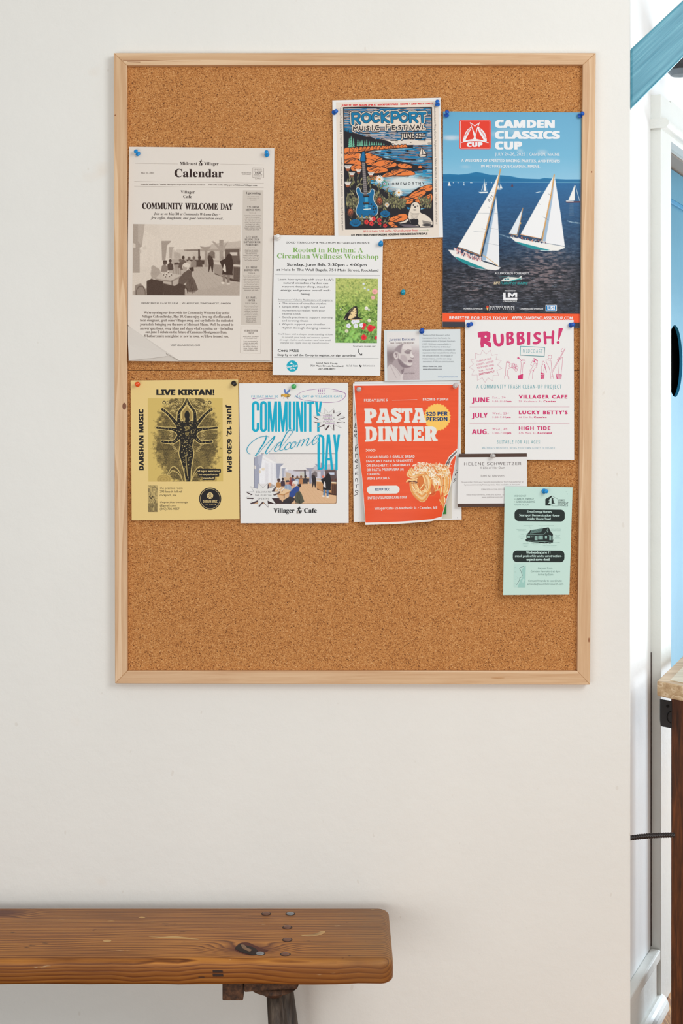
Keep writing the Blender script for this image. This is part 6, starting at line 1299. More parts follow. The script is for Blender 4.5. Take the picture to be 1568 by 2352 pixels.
# ---- yellow kirtan flyer
Gp = Poster('yellow_flyer', 'yellow live music flyer with a dark dancing figure, lower left', 'flyer',
            [(299.8, 874), (302.4, 1195.3)], [(547, 871.7), (550, 1192.7)], lev(0.0150, 0.0035, 873, 1194), paper_mat('yellow_paper', (230, 202, 132), 0.6, 0.15))
Gp.z = (290, 860, 5.807); YB = (24, 20, 14)
def kirtan(cv):
    U, V = cv.U, cv.V; cx_, cy_ = 808, 880; lx, ly = (U - cx_), (V - cy_); rr_ = np.hypot(lx, ly * .82); th_ = np.arctan2(ly, np.abs(lx))
    base = np.array((206, 182, 112.)); edge = np.clip((np.hypot(lx / 455, ly / 640) - 0.80 + (fbm(U / 30, V / 30, 3, 44) - .5) * .35) / 0.24, 0, 1)
    n = fbm(U / 40, V / 40, 4, 6); dens = np.clip(1 - edge * 1.2, 0, 1)
    cell = 34.0; gx, gy = np.abs(lx) / cell, V / cell; ix, iy = np.floor(gx), np.floor(gy); dx, dy = gx - ix - .5, gy - iy - .5; d = np.hypot(dx, dy); rings = 0.5 + 0.5 * np.cos(d * 22 + vn(ix * 1.7, iy * 1.3, 3) * 6)
    cell2 = 13.0; gx2, gy2 = np.abs(lx) / cell2 + 0.25 * np.floor(V / cell2), V / cell2; d2 = np.hypot(gx2 - np.floor(gx2) - .5, gy2 - np.floor(gy2) - .5)
    pat = np.where(vn(np.abs(lx) / 70, V / 70, 21) > .5, rings, (d2 < .3) * 1.0)
    dark = np.clip((1.02 - pat * .78) * dens * (0.62 + n * .85), 0, .95)[..., None]; cv.C[:] = base * (1 - dark) + np.array((40, 32, 18.)) * dark
    OC = (212, 190, 126)
    mir = lambda pts: [(2 * cx_ - x, y) for x, y in pts]
    for s_ in (1, -1):
        g = (lambda p: p) if s_ == 1 else mir
        for (x, y, rx, ry, a) in ((560, 380, 60, 26, .3), (680, 390, 60, 20, -.8), (505, 375, 34, 34, 0), (620, 440, 40, 18, .6), (730, 360, 40, 16, -1.2), (640, 495, 44, 16, .5)):
            q = g([(x, y)])[0]; 
            for j in range(3): cv.ell(q[0], q[1], rx * (1 - j * .3), ry * (1 - j * .3), OC if j % 2 == 0 else (60, 50, 30), rot=a * s_)
        cv.poly(g([(545, 410), (580, 330), (720, 330), (640, 380)]), (60, 50, 30), a=.5); cv.line(g([(545, 415), (580, 325)]), 6, OC); cv.line(g([(545, 415), (700, 335), (720, 325)]), 6, OC)
        for j in range(7): x = 580 + j * 19; q = g([(x, 500 - j * 6), (x + 9, 478 - j * 6), (x + 18, 496 - j * 6)]); cv.poly(q, OC)
        for (x, y) in ((600, 770), (600, 815), (600, 855), (610, 935), (640, 975), (665, 1015)):
            q = g([(x, y)])[0]; cv.ell(q[0], q[1], 32, 18, (50, 40, 24), rot=.3 * s_); cv.ell(q[0], q[1], 28, 15, OC, rot=.3 * s_); cv.ell(q[0], q[1], 16, 8, (50, 40, 24), rot=.3 * s_); cv.ell(q[0], q[1], 6, 4, OC)
        for j in range(3): 
            c0 = smooth(g([(750, 1420), (700, 1330 - j * 22), (640, 1290 - j * 30), (600, 1290 - j * 22), (560 - j * 6, 1340)]), 4); cv.line(c0, 10, OC if j != 1 else (70, 58, 34))
        q = g([(500, 1400)])[0]
        for j in range(5): cv.ell(q[0], q[1], 90 - j * 18, 60 - j * 12, (190, 166, 100) if j % 2 else (160, 136, 80), a=.8, soft=1.5)
    arms = [([(700, 700), (700, 560), (712, 490), (770, 410), (800, 350), (804, 300)], [46, 36, 28, 24, 22, 18]), ([(700, 700), (640, 620), (560, 530), (480, 465)], [50, 36, 26, 30]), ([(690, 760), (620, 730), (520, 722), (410, 712)], [56, 34, 22, 26]), ([(720, 800), (670, 870), (610, 905), (480, 895)], [56, 38, 26, 28])]
    allp = []
    for pts, ws in arms:
        for s_ in (1, -1):
            sp_ = smooth(pts if s_ == 1 else mir(pts), 5); wsp = interp_w(ws, len(ws), 5); allp.append((sp_, wsp))
    torso = smooth([(700, 640), (745, 620), (800, 660), (870, 620), (920, 640), (950, 720), (940, 800), (900, 860), (880, 960), (895, 1050), (880, 1150), (860, 1280), (850, 1430), (800, 1430), (775, 1300), (735, 1160), (705, 1050), (720, 960), (715, 870), (675, 800), (668, 720)], 4, True)
    cv.poly([(808, 400), (880, 500), (886, 600), (840, 660), (770, 650), (728, 590), (730, 500)], OC); cv.poly([(808, 420), (868, 500), (872, 595), (835, 645), (780, 640), (742, 590), (745, 500)], (150, 128, 78))
    for sp_, wsp in allp:
        for k in range(len(sp_) - 1): cv.line(sp_[k:k + 2], wsp[k] + 22, OC)
    cv.poly(torso, OC, grow=1.9)
    for sp_, wsp in allp:
        for k in range(len(sp_) - 1): cv.line(sp_[k:k + 2], wsp[k] + 2, YB)
    cv.poly(torso, YB); cv.poly([(760, 620), (780, 640), (840, 640), (860, 620), (850, 700), (770, 700)], YB)
    cv.poly([(775, 630), (780, 500), (800, 480), (820, 480), (845, 500), (850, 630)], OC); cv.ell(810, 545, 34, 62, YB); cv.poly([(790, 580), (840, 580), (850, 640), (775, 640)], YB)
    cv.line([(793, 1085), (800, 1180), (818, 1350)], 14, OC); cv.line([(794, 1100), (806, 1200), (818, 1340)], 6, (90, 76, 44))
    r = random.Random(8)
    for k in range(330):
        x, y = r.uniform(680, 940), r.uniform(610, 1420); w_ = np.interp(y, [610, 720, 860, 1050, 1420], [100, 140, 90, 95, 24])
        if abs(x - 808) < w_ * .88 and not (abs(x - 805) < 20 and 1090 < y < 1360): cv.ell(x, y, 4.2, 4.2, (216, 196, 136))
    for sp_, wsp in allp:
        for k in range(2, len(sp_) - 1, 2): cv.ell(sp_[k][0] + r.uniform(-6, 6), sp_[k][1] + r.uniform(-6, 6), 4.4, 4.4, (216, 196, 136))
    for j in range(3): cv.ell(808, 715, 26 - j * 9, 26 - j * 9, (180, 160, 100) if j % 2 == 0 else YB); cv.ell(808, 790, 24 - j * 8, 24 - j * 8, (180, 160, 100) if j % 2 == 0 else YB)
Gp.picture('artwork', [(286, 318), (1283, 318), (1290, 1427), (294, 1430)], 1.7, kirtan)
Gp.text(L, 'B', 'LIVE KIRTAN!', 400, 273, 1175, 70, BLK, w=0.034); Gp.text(L, 'B', 'JUNE 12, 6:30-8PM', 1342, 405, 1348, 58, BLK, y1=1302, w=0.026); Gp.text(L, 'B', 'DARSHAN MUSIC', 230, 1280, 226, 58, BLK, y1=462, w=0.03)
Gp.z = (290, 1030, 5.807)
for (x0, y0, x1, y1) in ((936, 272, 1262, 326), (960, 318, 1238, 376), (1015, 366, 1182, 422)): Gp.rrect('caption_print', x0, y0, x1, y1, 10, BLK)
Gp.up(); YL = (226, 204, 150); Gp.lines(L, 'G', 26, YL, [('all ages welcome', 947, 313, 1248), ('no experience', 970, 360, 1215), ('needed!', 1028, 409, 1170)], w=0.02)
Gp.lines(L, 'G', 28, (66, 56, 40), [('the practice room', 448, 542, 750), ('295 beech hill rd', 447, 589, 735), ('rockport, me', 447, 636, 666), ('thepracticeroomyoga', 448, 728, 816), ('@gmail.com', 448, 774, 660), ('(207) 706-9357', 448, 820, 708)], w=0.006)
def smallpic(cv):
    U, V = cv.U, cv.V; n = fbm(U / 14, V / 18, 4, 2)[..., None]; cv.C[:] = np.array((200, 178, 122.)) * (.45 + n * .8)
    cv.poly([(286, 740), (420, 720), (420, 850), (286, 850)], (90, 78, 50), a=.5, soft=3); cv.line([(330, 530), (345, 600), (335, 650), (380, 680), (365, 760), (360, 820)], 22, (190, 170, 116), a=.8, soft=1.5); cv.line([(310, 640), (330, 670), (350, 640)], 14, (60, 50, 32), soft=1.5); cv.line([(355, 640), (385, 700), (350, 790)], 6, (60, 50, 32), soft=1.2)
Gp.picture('printed_photograph', [(287, 492), (416, 494), (415, 849), (289, 848)], 1.6, smallpic)
Gp.ell('logo', 1118, 671, 147, 149, BLK, 44); Gp.up(); Gp.ell('logo', 1118, 671, 133, 135, YL, 44); Gp.up(); Gp.ell('logo', 1118, 671, 129, 131, BLK, 44); Gp.up()
for k, (r_, c) in enumerate(((42, YL), (32, BLK), (27, YL), (17, BLK), (12, YL), (6, BLK))): Gp.ell('logo', 1116, 630, r_, r_, c, 24); (Gp.poly('logo', [(1088, 606), (1116, 584), (1144, 606)], YL) if k == 0 else None); Gp.up()
Gp.text('logo', 'B', 'DARSHAN MUSIC', 1022, 724, 1214, 36, YL); Gp.text('logo', 'R', 'LIVE KIRTAN', 1047, 757, 1190, 17, YL, sp=1.6, w=0.01)

# ---- community welcome day flyer
Hp = Poster('welcome_day_flyer', 'white Community Welcome Day flyer with tall turquoise lettering and cafe photo', 'flyer',
            [(549, 880.3), (552, 1201.7)], [(799.5, 879), (800.4, 1201.3)], lev(0.0156, 0.0035, 880, 1201), M_PAP)
Hp.z = (540, 870, 5.807); TQ = (0, 166, 194); PP = (150, 96, 158); WP = (228, 228, 226)
Hp.poly('star_print', [(0, 0), (1, 0), (1, 1)], WP); Hp.cmds.pop()
Hp.z = (0, 0, 1)
Hp.picture('printed_photograph', [(583.6, 1042.4), (772, 1042.4), (772.6, 1156.6), (583, 1156.6)], 1.6, lambda cv: cafe(cv, 583.2, 1042.2, 0.1722, 0.1722, False))
Hp.z = (540, 1030, 5.807); fr_pts = [(252, 70), (1330, 70), (1352, 90), (1350, 715), (1330, 737), (252, 737)]
Hp.line('border_print', fr_pts, 5, (60, 44, 50), closed=True)
Hp.up(); Hp.poly('border_print', [(1340, 60), (1360, 60), (1360, 92)], WP); Hp.poly('border_print', [(244, 60), (340, 60), (350, 76), (290, 104), (262, 118), (244, 122)], WP); Hp.poly('border_print', [(386, 60), (452, 60), (452, 76), (420, 84), (384, 76)], WP); Hp.up()
Hp.z = (540, 870, 5.807)
def stem(x0, y0, x1, y1, w): Hp.poly('headline_lettering', [(x0 - w / 2, y0), (x0 + w / 2, y0), (x1 + w / 2, y1), (x1 - w / 2, y1)], TQ)
def ringlet(x0, x1, y0, y1, w, open_=None):
    R_ = (x1 - x0) / 2 - w / 2; cx_ = (x0 + x1) / 2; top = [(cx_ - R_ * math.cos(a), y0 + R_ * 1.15 + w / 2 - R_ * 1.15 * math.sin(a)) for a in np.linspace(0, math.pi, 12)]; bot = [(cx_ + R_ * math.cos(a), y1 - R_ * 1.15 - w / 2 + R_ * 1.15 * math.sin(a)) for a in np.linspace(0, math.pi, 12)]
    if open_: path = [(x1 - w / 2, open_[0])] + top[::-1] + bot[::-1] + [(x1 - w / 2, open_[1])]
    else: path = top + bot + [top[0]]
    Hp.line('headline_lettering', path, w, TQ, caps=False)
    for p_ in []: Hp.ell('headline_lettering', p_[0], p_[1], w / 2, w / 2, TQ, 8)
ringlet(222, 320, 298, 710, 33, (422, 588)); ringlet(330, 424, 298, 710, 33)
def Mm(x0, x1): 
    stem(x0 + 13, 302, x0 + 13, 706, 27); stem(x1 - 13, 302, x1 - 13, 706, 27); Hp.poly('headline_lettering', [(x0, 302), (x0 + 36, 302), (x0 + 62, 560), (x1 - 36, 302), (x1, 302), ((x0 + x1) / 2 + 15, 706), ((x0 + x1) / 2 - 12, 706)], TQ)
Mm(434, 558); Mm(572, 697)
stem(727, 302, 727, 640, 32); stem(785, 302, 785, 660, 32); Hp.line('headline_lettering', smooth([(727, 640), (735, 685), (757, 692), (779, 684), (785, 640)], 3), 30, TQ)
stem(824, 302, 824, 706, 27); stem(890, 302, 890, 706, 27); Hp.poly('headline_lettering', [(811, 302), (846, 302), (904, 706), (868, 706)], TQ)
stem(932, 302, 932, 706, 32); Hp.rect('headline_lettering', 960, 302, 1052, 334, TQ); stem(1002, 302, 1002, 706, 32); stem(1108, 520, 1108, 706, 32); Hp.poly('headline_lettering', [(1064, 302), (1098, 302), (1112, 430), (1126, 302), (1158, 302), (1124, 545), (1092, 545)], TQ)
stem(1112, 744, 1112, 1216, 32); Hp.line('headline_lettering', smooth([(1112, 760), (1150, 762), (1172, 790), (1174, 850), (1174, 1110), (1172, 1170), (1150, 1198), (1112, 1200)], 4), 31, TQ)
Hp.poly('headline_lettering', [(1222, 744), (1262, 744), (1308, 1216), (1275, 1216), (1242, 850), (1225, 1216), (1192, 1216)], TQ); Hp.rect('headline_lettering', 1222, 1060, 1288, 1090, TQ)
stem(1349, 960, 1349, 1220, 32); Hp.poly('headline_lettering', [(1304, 744), (1338, 744), (1350, 860), (1366, 744), (1398, 744), (1364, 990), (1333, 990)], TQ)
Hp.up()
wel = [([(450, 776), (400, 768), (320, 782), (240, 830), (180, 890), (156, 940), (166, 985), (200, 1006)], [3, 5, 6, 7, 8, 7, 6, 3]), ([(412, 756), (408, 800), (380, 860), (330, 935), (290, 1000), (266, 1028)], [6, 14, 13, 11, 9, 7]), ([(266, 1028), (300, 1010), (360, 935), (430, 860), (520, 770)], [8, 4, 5, 6, 9]), ([(526, 768), (500, 830), (450, 900), (415, 960), (405, 990), (425, 1000), (470, 960), (520, 900), (580, 850)], [15, 12, 11, 11, 9, 6, 4, 3, 4]),
       ([(520, 930), (570, 905), (606, 870), (612, 846), (590, 850), (548, 900), (525, 945), (530, 966), (560, 962), (600, 925), (640, 880)], [3, 4, 6, 7, 6, 9, 10, 9, 5, 3, 3]), ([(640, 880), (700, 800), (748, 735), (770, 706), (740, 690), (700, 705), (650, 790), (610, 880), (596, 930), (600, 956), (630, 950), (670, 910)], [3, 4, 6, 6, 7, 9, 11, 12, 11, 8, 4, 3]),
       ([(740, 870), (735, 850), (712, 856), (680, 890), (660, 925), (668, 944), (700, 938), (745, 900)], [5, 7, 7, 9, 10, 8, 4, 3]), ([(800, 840), (768, 850), (742, 886), (735, 915), (750, 928), (785, 905), (812, 865), (806, 842), (790, 860), (850, 850)], [4, 7, 10, 10, 8, 5, 6, 6, 4, 3]),
       ([(870, 810), (850, 860), (822, 910)], [4, 9, 8]), ([(840, 880), (890, 820), (915, 806), (920, 825), (900, 865), (882, 895)], [3, 3, 6, 9, 10, 8]), ([(895, 870), (945, 810), (975, 790), (982, 805), (962, 850), (950, 880), (958, 892), (990, 870), (1030, 830)], [3, 3, 6, 9, 11, 10, 7, 4, 3]), ([(1030, 840), (1070, 812), (1100, 780), (1098, 760), (1075, 765), (1040, 815), (1028, 850), (1035, 876), (1062, 868), (1100, 835)], [3, 4, 6, 6, 7, 10, 11, 8, 4, 3])]
for pts, ws in wel: Hp.curve('script_lettering', pts, [w_ + 20 for w_ in ws], WP, 5)
Hp.up(); Hp.up()
for pts, ws in wel: Hp.curve('script_lettering', pts, [w_ * 1.3 + 0.5 for w_ in ws], (6, 150, 178), 6)
Hp.text(L, 'R', 'FRIDAY MAY 30', 216, 248, 573, 27, (90, 170, 196), sp=1.2, w=0.012); Hp.text(L, 'R', 'ALL DAY @ VILLAGER CAFE', 792, 249, 1426, 28, (96, 174, 196), y1=248, sp=1.15, w=0.012)
def burst(Q, cx_, cy_, pts, sh_, c_in, lw):
    for (a, b_, c_, d_) in sh_: Q.poly('star_print', [a, b_, c_, d_], (76, 60, 64))
    Q.up(); Q.poly('star_print', pts, c_in); Q.up(); Q.line('star_print', pts, lw, (90, 84, 88), closed=True, caps=False); Q.up()
st1 = [(1190, 395), (1245, 460), (1312, 395), (1310, 462), (1405, 432), (1352, 497), (1455, 497), (1370, 540), (1465, 590), (1350, 575), (1412, 655), (1305, 605), (1312, 690), (1250, 615), (1188, 675), (1190, 605), (1105, 648), (1150, 585), (1040, 575), (1118, 540), (1040, 497), (1145, 495), (1095, 438), (1190, 465)]
burst(Hp, 1250, 540, st1, [((1308, 425), (1320, 415), (1322, 462), (1308, 470)), ((1352, 495), (1412, 450), (1416, 458), (1376, 495)), ((1370, 540), (1460, 514), (1466, 520), (1384, 544)), ((1352, 578), (1460, 576), (1466, 590), (1360, 588)), ((1308, 606), (1322, 606), (1416, 650), (1408, 656)), ((1302, 610), (1318, 618), (1320, 690), (1308, 690)), ((1245, 618), (1258, 630), (1212, 690), (1200, 680)), ((1105, 650), (1170, 608), (1190, 606), (1188, 630)), ((1058, 578), (1140, 576), (1140, 590), (1062, 590)), ((1058, 514), (1122, 535), (1112, 544), (1054, 520))], WP, 2.0)
Hp.lines(L, 'R', 22, (50, 46, 50), [('FREE', 1210, 493, 1290), ('COFFEE &', 1168, 537, 1328), ('DONUTS!', 1172, 581, 1322)], sp=1.2)
for y, x0, x1 in ((496, 1170, 1290), (545, 1185, 1295), (596, 1205, 1322)): Hp.curve('pen_lettering', [(x0 + (x1 - x0) * k / 9, y + (5 if k % 2 else -4)) for k in range(10)], 4.5, PP, 3)
PM = 'pen_lettering'
Hp.curve(PM, [(1445, 182), (1350, 150), (1240, 133), (1100, 136), (960, 155), (870, 185), (818, 232), (850, 262), (930, 285), (1060, 300), (1200, 316), (1350, 308), (1430, 275), (1472, 225), (1460, 190), (1420, 172), (1300, 165)], [8, 5, 4, 4, 4, 4, 5, 5, 4, 4, 5, 4, 5, 6, 6, 4, 2], PP)
for x in (1112, 1136, 1161, 1185): Hp.line(PM, [(x, 146 + (x % 5)), (x + (2 if x < 1180 else -2), 180)], [9, 4], PP); Hp.ell(PM, x + 3, 196, 4.5, 4.5, PP, 8)
Hp.curve(PM, [(238, 266), (300, 258), (400, 256), (540, 268)], [7, 5, 4, 2], PP); Hp.curve(PM, [(300, 286), (350, 275), (430, 264), (500, 264)], [6, 4, 4, 3], PP); Hp.ell(PM, 238, 264, 7, 6, PP, 10)
# bee
Hp.ell('bee_print', 665, 170, 13, 34, (110, 134, 186), rot=-.25); Hp.ell('bee_print', 706, 172, 13, 38, (116, 142, 192), rot=.75); Hp.ell('bee_print', 700, 222, 36, 24, (40, 32, 30), rot=.05); Hp.up()
for x in (690, 706, 722): Hp.ell('bee_print', x, 222, 5.5, 22, (222, 190, 110))
Hp.ell('bee_print', 665, 222, 24, 22, (214, 166, 70)); Hp.ell('bee_print', 628, 222, 19, 17, (196, 160, 84)); Hp.up(); Hp.ell('bee_print', 622, 226, 6, 8, (50, 36, 30))
for a, b_ in (((650, 240), (642, 262)), ((672, 244), (706, 272)), ((690, 244), (700, 262)), ((612, 232), (618, 244)), ((735, 214), (740, 212))): Hp.line('bee_print', [a, b_], 3.5, (90, 64, 46))
Hp.z = (540, 1030, 5.807)
st2 = [(308, 462), (370, 527), (434, 462), (432, 540), (530, 506), (486, 574), (592, 575), (502, 620), (595, 660), (485, 660), (545, 745), (432, 696), (440, 784), (370, 706), (302, 770), (305, 690), (200, 730), (250, 658), (142, 655), (232, 615), (142, 575), (250, 574), (200, 505), (300, 540)]
burst(Hp, 370, 620, st2, [((430, 480), (446, 472), (448, 540), (430, 545)), ((488, 574), (540, 512), (548, 520), (520, 574)), ((504, 620), (595, 582), (600, 592), (530, 628)), ((480, 660), (597, 660), (590, 670), (490, 672)), ((430, 698), (490, 665), (550, 745), (540, 746)), ((370, 710), (430, 700), (444, 785), (438, 788)), ((370, 706), (380, 716), (318, 786), (312, 772)), ((200, 730), (300, 692), (300, 715), (215, 745)), ((152, 660), (246, 660), (240, 674), (160, 672)), ((150, 590), (160, 586), (234, 617), (222, 626))], WP, 2.4)
Hp.lines(L, 'R', 22, (40, 38, 42), [('CELEBRATE', 277, 591, 470), ('THE OFFICIAL', 262, 635, 490), ('OPENING', 298, 679, 452)], sp=1.25, w=0.006)
Hp.text(L, 'S', 'Villager', 510, 856, 790, 58, BLK, y1=857, w=0.012); Hp.text(L, 'S', 'Cafe', 917, 857, 1088, 58, BLK, w=0.012)
K_old = K; woodcut(Hp, 846, 822, 1.0, BLK)

# ---- pasta dinner flyer and the hand-lettered sheets behind it
Kp = Poster('blank_sheet', 'blank white sheet, its top edge showing above the orange pasta flyer', 'sheet of paper', [(813.8, 877), (812.5, 1040), (815, 1190)], [(1056.3, 874), (1057, 1040), (1056, 1188)], lev(0.0138, 0.0006, 875, 1195), M_PAP, rows=8)
Jp = Poster('hand_lettered_sheet', 'white hand-lettered sheet peeking out behind the orange pasta flyer', 'sheet of paper', [(810.2, 884), (810.3, 1030), (812, 1198.8)], [(1057.6, 879), (1058, 1030), (1059.7, 1193.6)], lev(0.0152, 0.0012, 880, 1197), M_PAP, rows=8)
Jp.z = (800, 1030, 5.807); BG_ = (214, 210, 198)
Jp.poly('panel_print', [(205, -700), (1376, -720), (1376, 935), (205, 955)], BG_); Jp.up(); Jp.poly('panel_print', [(1255, 760), (1306, 740), (1306, 876), (1240, 878)], (58, 128, 62)); Jp.up()
def hand(strokes, w=7): 
    for s_ in strokes: Jp.curve('hand_lettering', s_, w, (44, 34, 40), 4) if len(s_) > 2 else Jp.line('hand_lettering', s_, w, (44, 34, 40))
dy_ = -929
hand([[(78, 490 + dy_), (88, 460 + dy_)], [(92, 590 + dy_), (82, 655 + dy_)], [(92, 590 + dy_), (120, 588 + dy_)], [(86, 622 + dy_), (112, 618 + dy_)], [(82, 655 + dy_), (112, 652 + dy_)], [(72, 712 + dy_), (92, 680 + dy_), (112, 708 + dy_)], [(76, 704 + dy_), (108, 702 + dy_)], [(72, 784 + dy_), (84, 738 + dy_)], [(84, 738 + dy_), (108, 742 + dy_), (84, 762 + dy_)], [(84, 762 + dy_), (108, 786 + dy_)],
      [(92, 968 + dy_), (98, 890 + dy_)], [(92, 900 + dy_), (120, 880 + dy_), (130, 905 + dy_), (98, 930 + dy_)], [(92, -20), (90, 35)], [(92, 72), (92, 120)], [(92, 90), (108, 74), (124, 82)], [(84, 178), (118, 165), (112, 148), (92, 160), (90, 185), (120, 188)], [(118, 222), (98, 235), (116, 258), (88, 270)], [(90, 342), (124, 326), (114, 310), (94, 325), (94, 352), (128, 352)], [(94, 402), (92, 440)], [(92, 415), (108, 398), (118, 412), (122, 450)], [(88, 486), (130, 480)], [(108, 484), (104, 530)], [(130, 570), (96, 560), (96, 582), (120, 596), (118, 612), (80, 625)],
      [(1432, 335), (1422, 362)], [(1422, 345), (1438, 328), (1452, 320)], [(1434, 400), (1408, 410), (1420, 425), (1400, 455)], [(1436, 286), (1444, 292)]])
for x, y in ((142, 928), (1454, 924)): Jp.ell('hand_lettering', x, y, 4, 4, (60, 56, 60), 8)
def hI(x, y):
    v_ = (y - 883) / 320; c = 0.0185 + 0.010 * max(0, v_) ** 1.6
    if v_ > 0.55: c += 0.016 * ((v_ - 0.55) / 0.45) ** 2 * max(0.0, (x - 900) / 110.0) ** 2
    c += 0.004 * max(0, v_) * max(0, (865 - x) / 50.0) ** 2
    return c
M_PAS = paper_mat('pasta_flyer_paper', (232, 232, 230), 0.45, 0.12)
lf = [(810.3, 881), (811.5, 900), (817, 952.6), (822.4, 1030), (831, 1099), (835, 1150.5), (838.7, 1205.6)]
rg = [(1053.6, 881.5), (1053.2, 980), (1050.9, 1032), (1041.3, 1087), (1034.4, 1119.5), (1024.2, 1155.7), (1013.6, 1195)]
Ip = Poster('pasta_dinner_flyer', 'orange Pasta Dinner flyer with a forkful of spaghetti, its corner curling', 'flyer', lf, rg, hI, M_PAS, rows=110, cols=80, bot=lambda u: 2.0 * math.sin(math.pi * u) + (-4.0 * max(0, u - .86) / .14 if u > .86 else 0))
Ip.lift = 0.00022; Ip.z = (800, 870, 5.807); OG = (219, 86, 46); IW = (228, 228, 224)
def pasta(cv):
    dy = 929.0; cv.fill(OG); U, V = cv.U, cv.V
    n = fbm(U / 260, V / 30, 2, 3)[..., None]; cv.C += (n - .5) * 8
    sc_ = [(1184 + (182 if k % 2 else 166) * math.cos(math.pi * k / 26) , 512 + (186 if k % 2 else 170) * math.sin(math.pi * k / 26)) for k in range(52)]
    cv.poly(sc_, (240, 196, 104))
    cv.line([(299, 1481), (628, 1477)], 108, IW)
    for i in range(8):
        for j in range(3):
            if (i + j) % 2 == 0: cv.poly([(232 + i * 16, 935 + j * 12), (248 + i * 16, 935 + j * 12), (248 + i * 16, 947 + j * 12), (232 + i * 16, 947 + j * 12)], IW)
    g_ = 0.75
    def let(outs, holes=()):
        for o_ in outs: cv.poly(o_, IW, grow=g_)
        for h_ in holes: cv.poly(h_, OG, grow=0.2)
    def slab_p(x, y0, y1, w_, r_leg=False):
        hh = y1 - y0; o_ = [[(x, y0), (x + w_ * .62, y0), (x + w_ * .88, y0 + hh * .1), (x + w_ * .98, y0 + hh * .32), (x + w_ * .9, y0 + hh * .52), (x + w_ * .62, y0 + hh * .64), (x + w_ * .46, y0 + hh * .65), (x + w_ * .46, y0 + hh * .85), (x + w_ * .54, y0 + hh * .9), (x + w_ * .54, y1), (x, y1), (x, y0 + hh * .9), (x + w_ * .06, y0 + hh * .86), (x + w_ * .06, y0 + hh * .14), (x, y0 + hh * .1)]]
        let(o_, [[(x + w_ * .46, y0 + hh * .2), (x + w_ * .54, y0 + hh * .22), (x + w_ * .58, y0 + hh * .33), (x + w_ * .54, y0 + hh * .44), (x + w_ * .46, y0 + hh * .46)]])
    def slab_a(x0, y0, x1, y1):
        w_, hh = x1 - x0, y1 - y0
        let([[(x0 + w_ * .22, y0), (x0 + w_ * .72, y0), (x0 + w_ * .92, y0 + hh * .82), (x1, y0 + hh * .9), (x1, y1), (x0 + w_ * .52, y1), (x0 + w_ * .54, y0 + hh * .9), (x0 + w_ * .62, y0 + hh * .86), (x0 + w_ * .59, y0 + hh * .78), (x0 + w_ * .36, y0 + hh * .78), (x0 + w_ * .34, y0 + hh * .87), (x0 + w_ * .42, y0 + hh * .9), (x0 + w_ * .42, y1), (x0, y1), (x0, y0 + hh * .9), (x0 + w_ * .08, y0 + hh * .85), (x0 + w_ * .30, y0 + hh * .14), (x0 + w_ * .22, y0 + hh * .1)]], [[(x0 + w_ * .46, y0 + hh * .28), (x0 + w_ * .5, y0 + hh * .28), (x0 + w_ * .56, y0 + hh * .55), (x0 + w_ * .40, y0 + hh * .55)]])
    def slab_n(x0, y0, x1, y1):
        w_, hh = x1 - x0, y1 - y0
        let([[(x0, y0), (x0 + w_ * .42, y0), (x0 + w_ * .66, y0 + hh * .58), (x0 + w_ * .66, y0 + hh * .14), (x0 + w_ * .60, y0 + hh * .10), (x0 + w_ * .60, y0), (x1, y0), (x1, y0 + hh * .10), (x0 + w_ * .94, y0 + hh * .14), (x0 + w_ * .94, y1), (x0 + w_ * .62, y1), (x0 + w_ * .36, y0 + hh * .42), (x0 + w_ * .36, y0 + hh * .86), (x0 + w_ * .43, y0 + hh * .9), (x0 + w_ * .43, y1), (x0, y1), (x0, y0 + hh * .9), (x0 + w_ * .07, y0 + hh * .86), (x0 + w_ * .07, y0 + hh * .14), (x0, y0 + hh * .1)]])
    slab_p(216, 400, 590, 162); slab_a(377, 400, 562, 586); slab_a(850, 394, 1032, 582)
    let([[(576, 566), (570, 508), (590, 508), (612, 535), (645, 538), (650, 518), (632, 502), (590, 480), (568, 440), (582, 405), (625, 390), (665, 400), (672, 394), (694, 396), (696, 450), (676, 450), (655, 428), (630, 426), (628, 440), (650, 456), (694, 478), (708, 520), (690, 568), (640, 586), (600, 578), (592, 586)]])
    let([[(708, 398), (848, 396), (852, 450), (832, 450), (824, 424), (806, 424), (808, 562), (822, 568), (822, 584), (744, 585), (744, 569), (757, 564), (755, 425), (738, 426), (730, 452), (710, 452)]])
    let([[(224, 644), (310, 642), (360, 662), (380, 735), (362, 808), (310, 832), (226, 836), (226, 820), (238, 814), (236, 664), (224, 660)]], [[(282, 676), (300, 680), (316, 706), (316, 772), (300, 800), (284, 804)]])
    let([[(394, 642), (466, 641), (466, 658), (454, 662), (456, 812), (468, 816), (468, 832), (396, 833), (396, 818), (407, 814), (406, 664), (394, 660)]])
    slab_n(484, 641, 656, 831); slab_n(674, 640, 848, 829)
    let([[(864, 641), (992, 640), (998, 700), (980, 700), (968, 676), (924, 678), (924, 716), (940, 714), (948, 702), (962, 702), (962, 762), (948, 762), (940, 748), (924, 748), (924, 794), (972, 792), (986, 768), (1004, 768), (1004, 828), (866, 830), (866, 814), (878, 810), (876, 664), (864, 660)]])
    slab_p(1020, 638, 828, 158); let([[(1098, 745), (1142, 735), (1166, 802), (1186, 808), (1186, 826), (1128, 828)]])
    Q = lambda pts: [(x, y + dy) for x, y in pts]
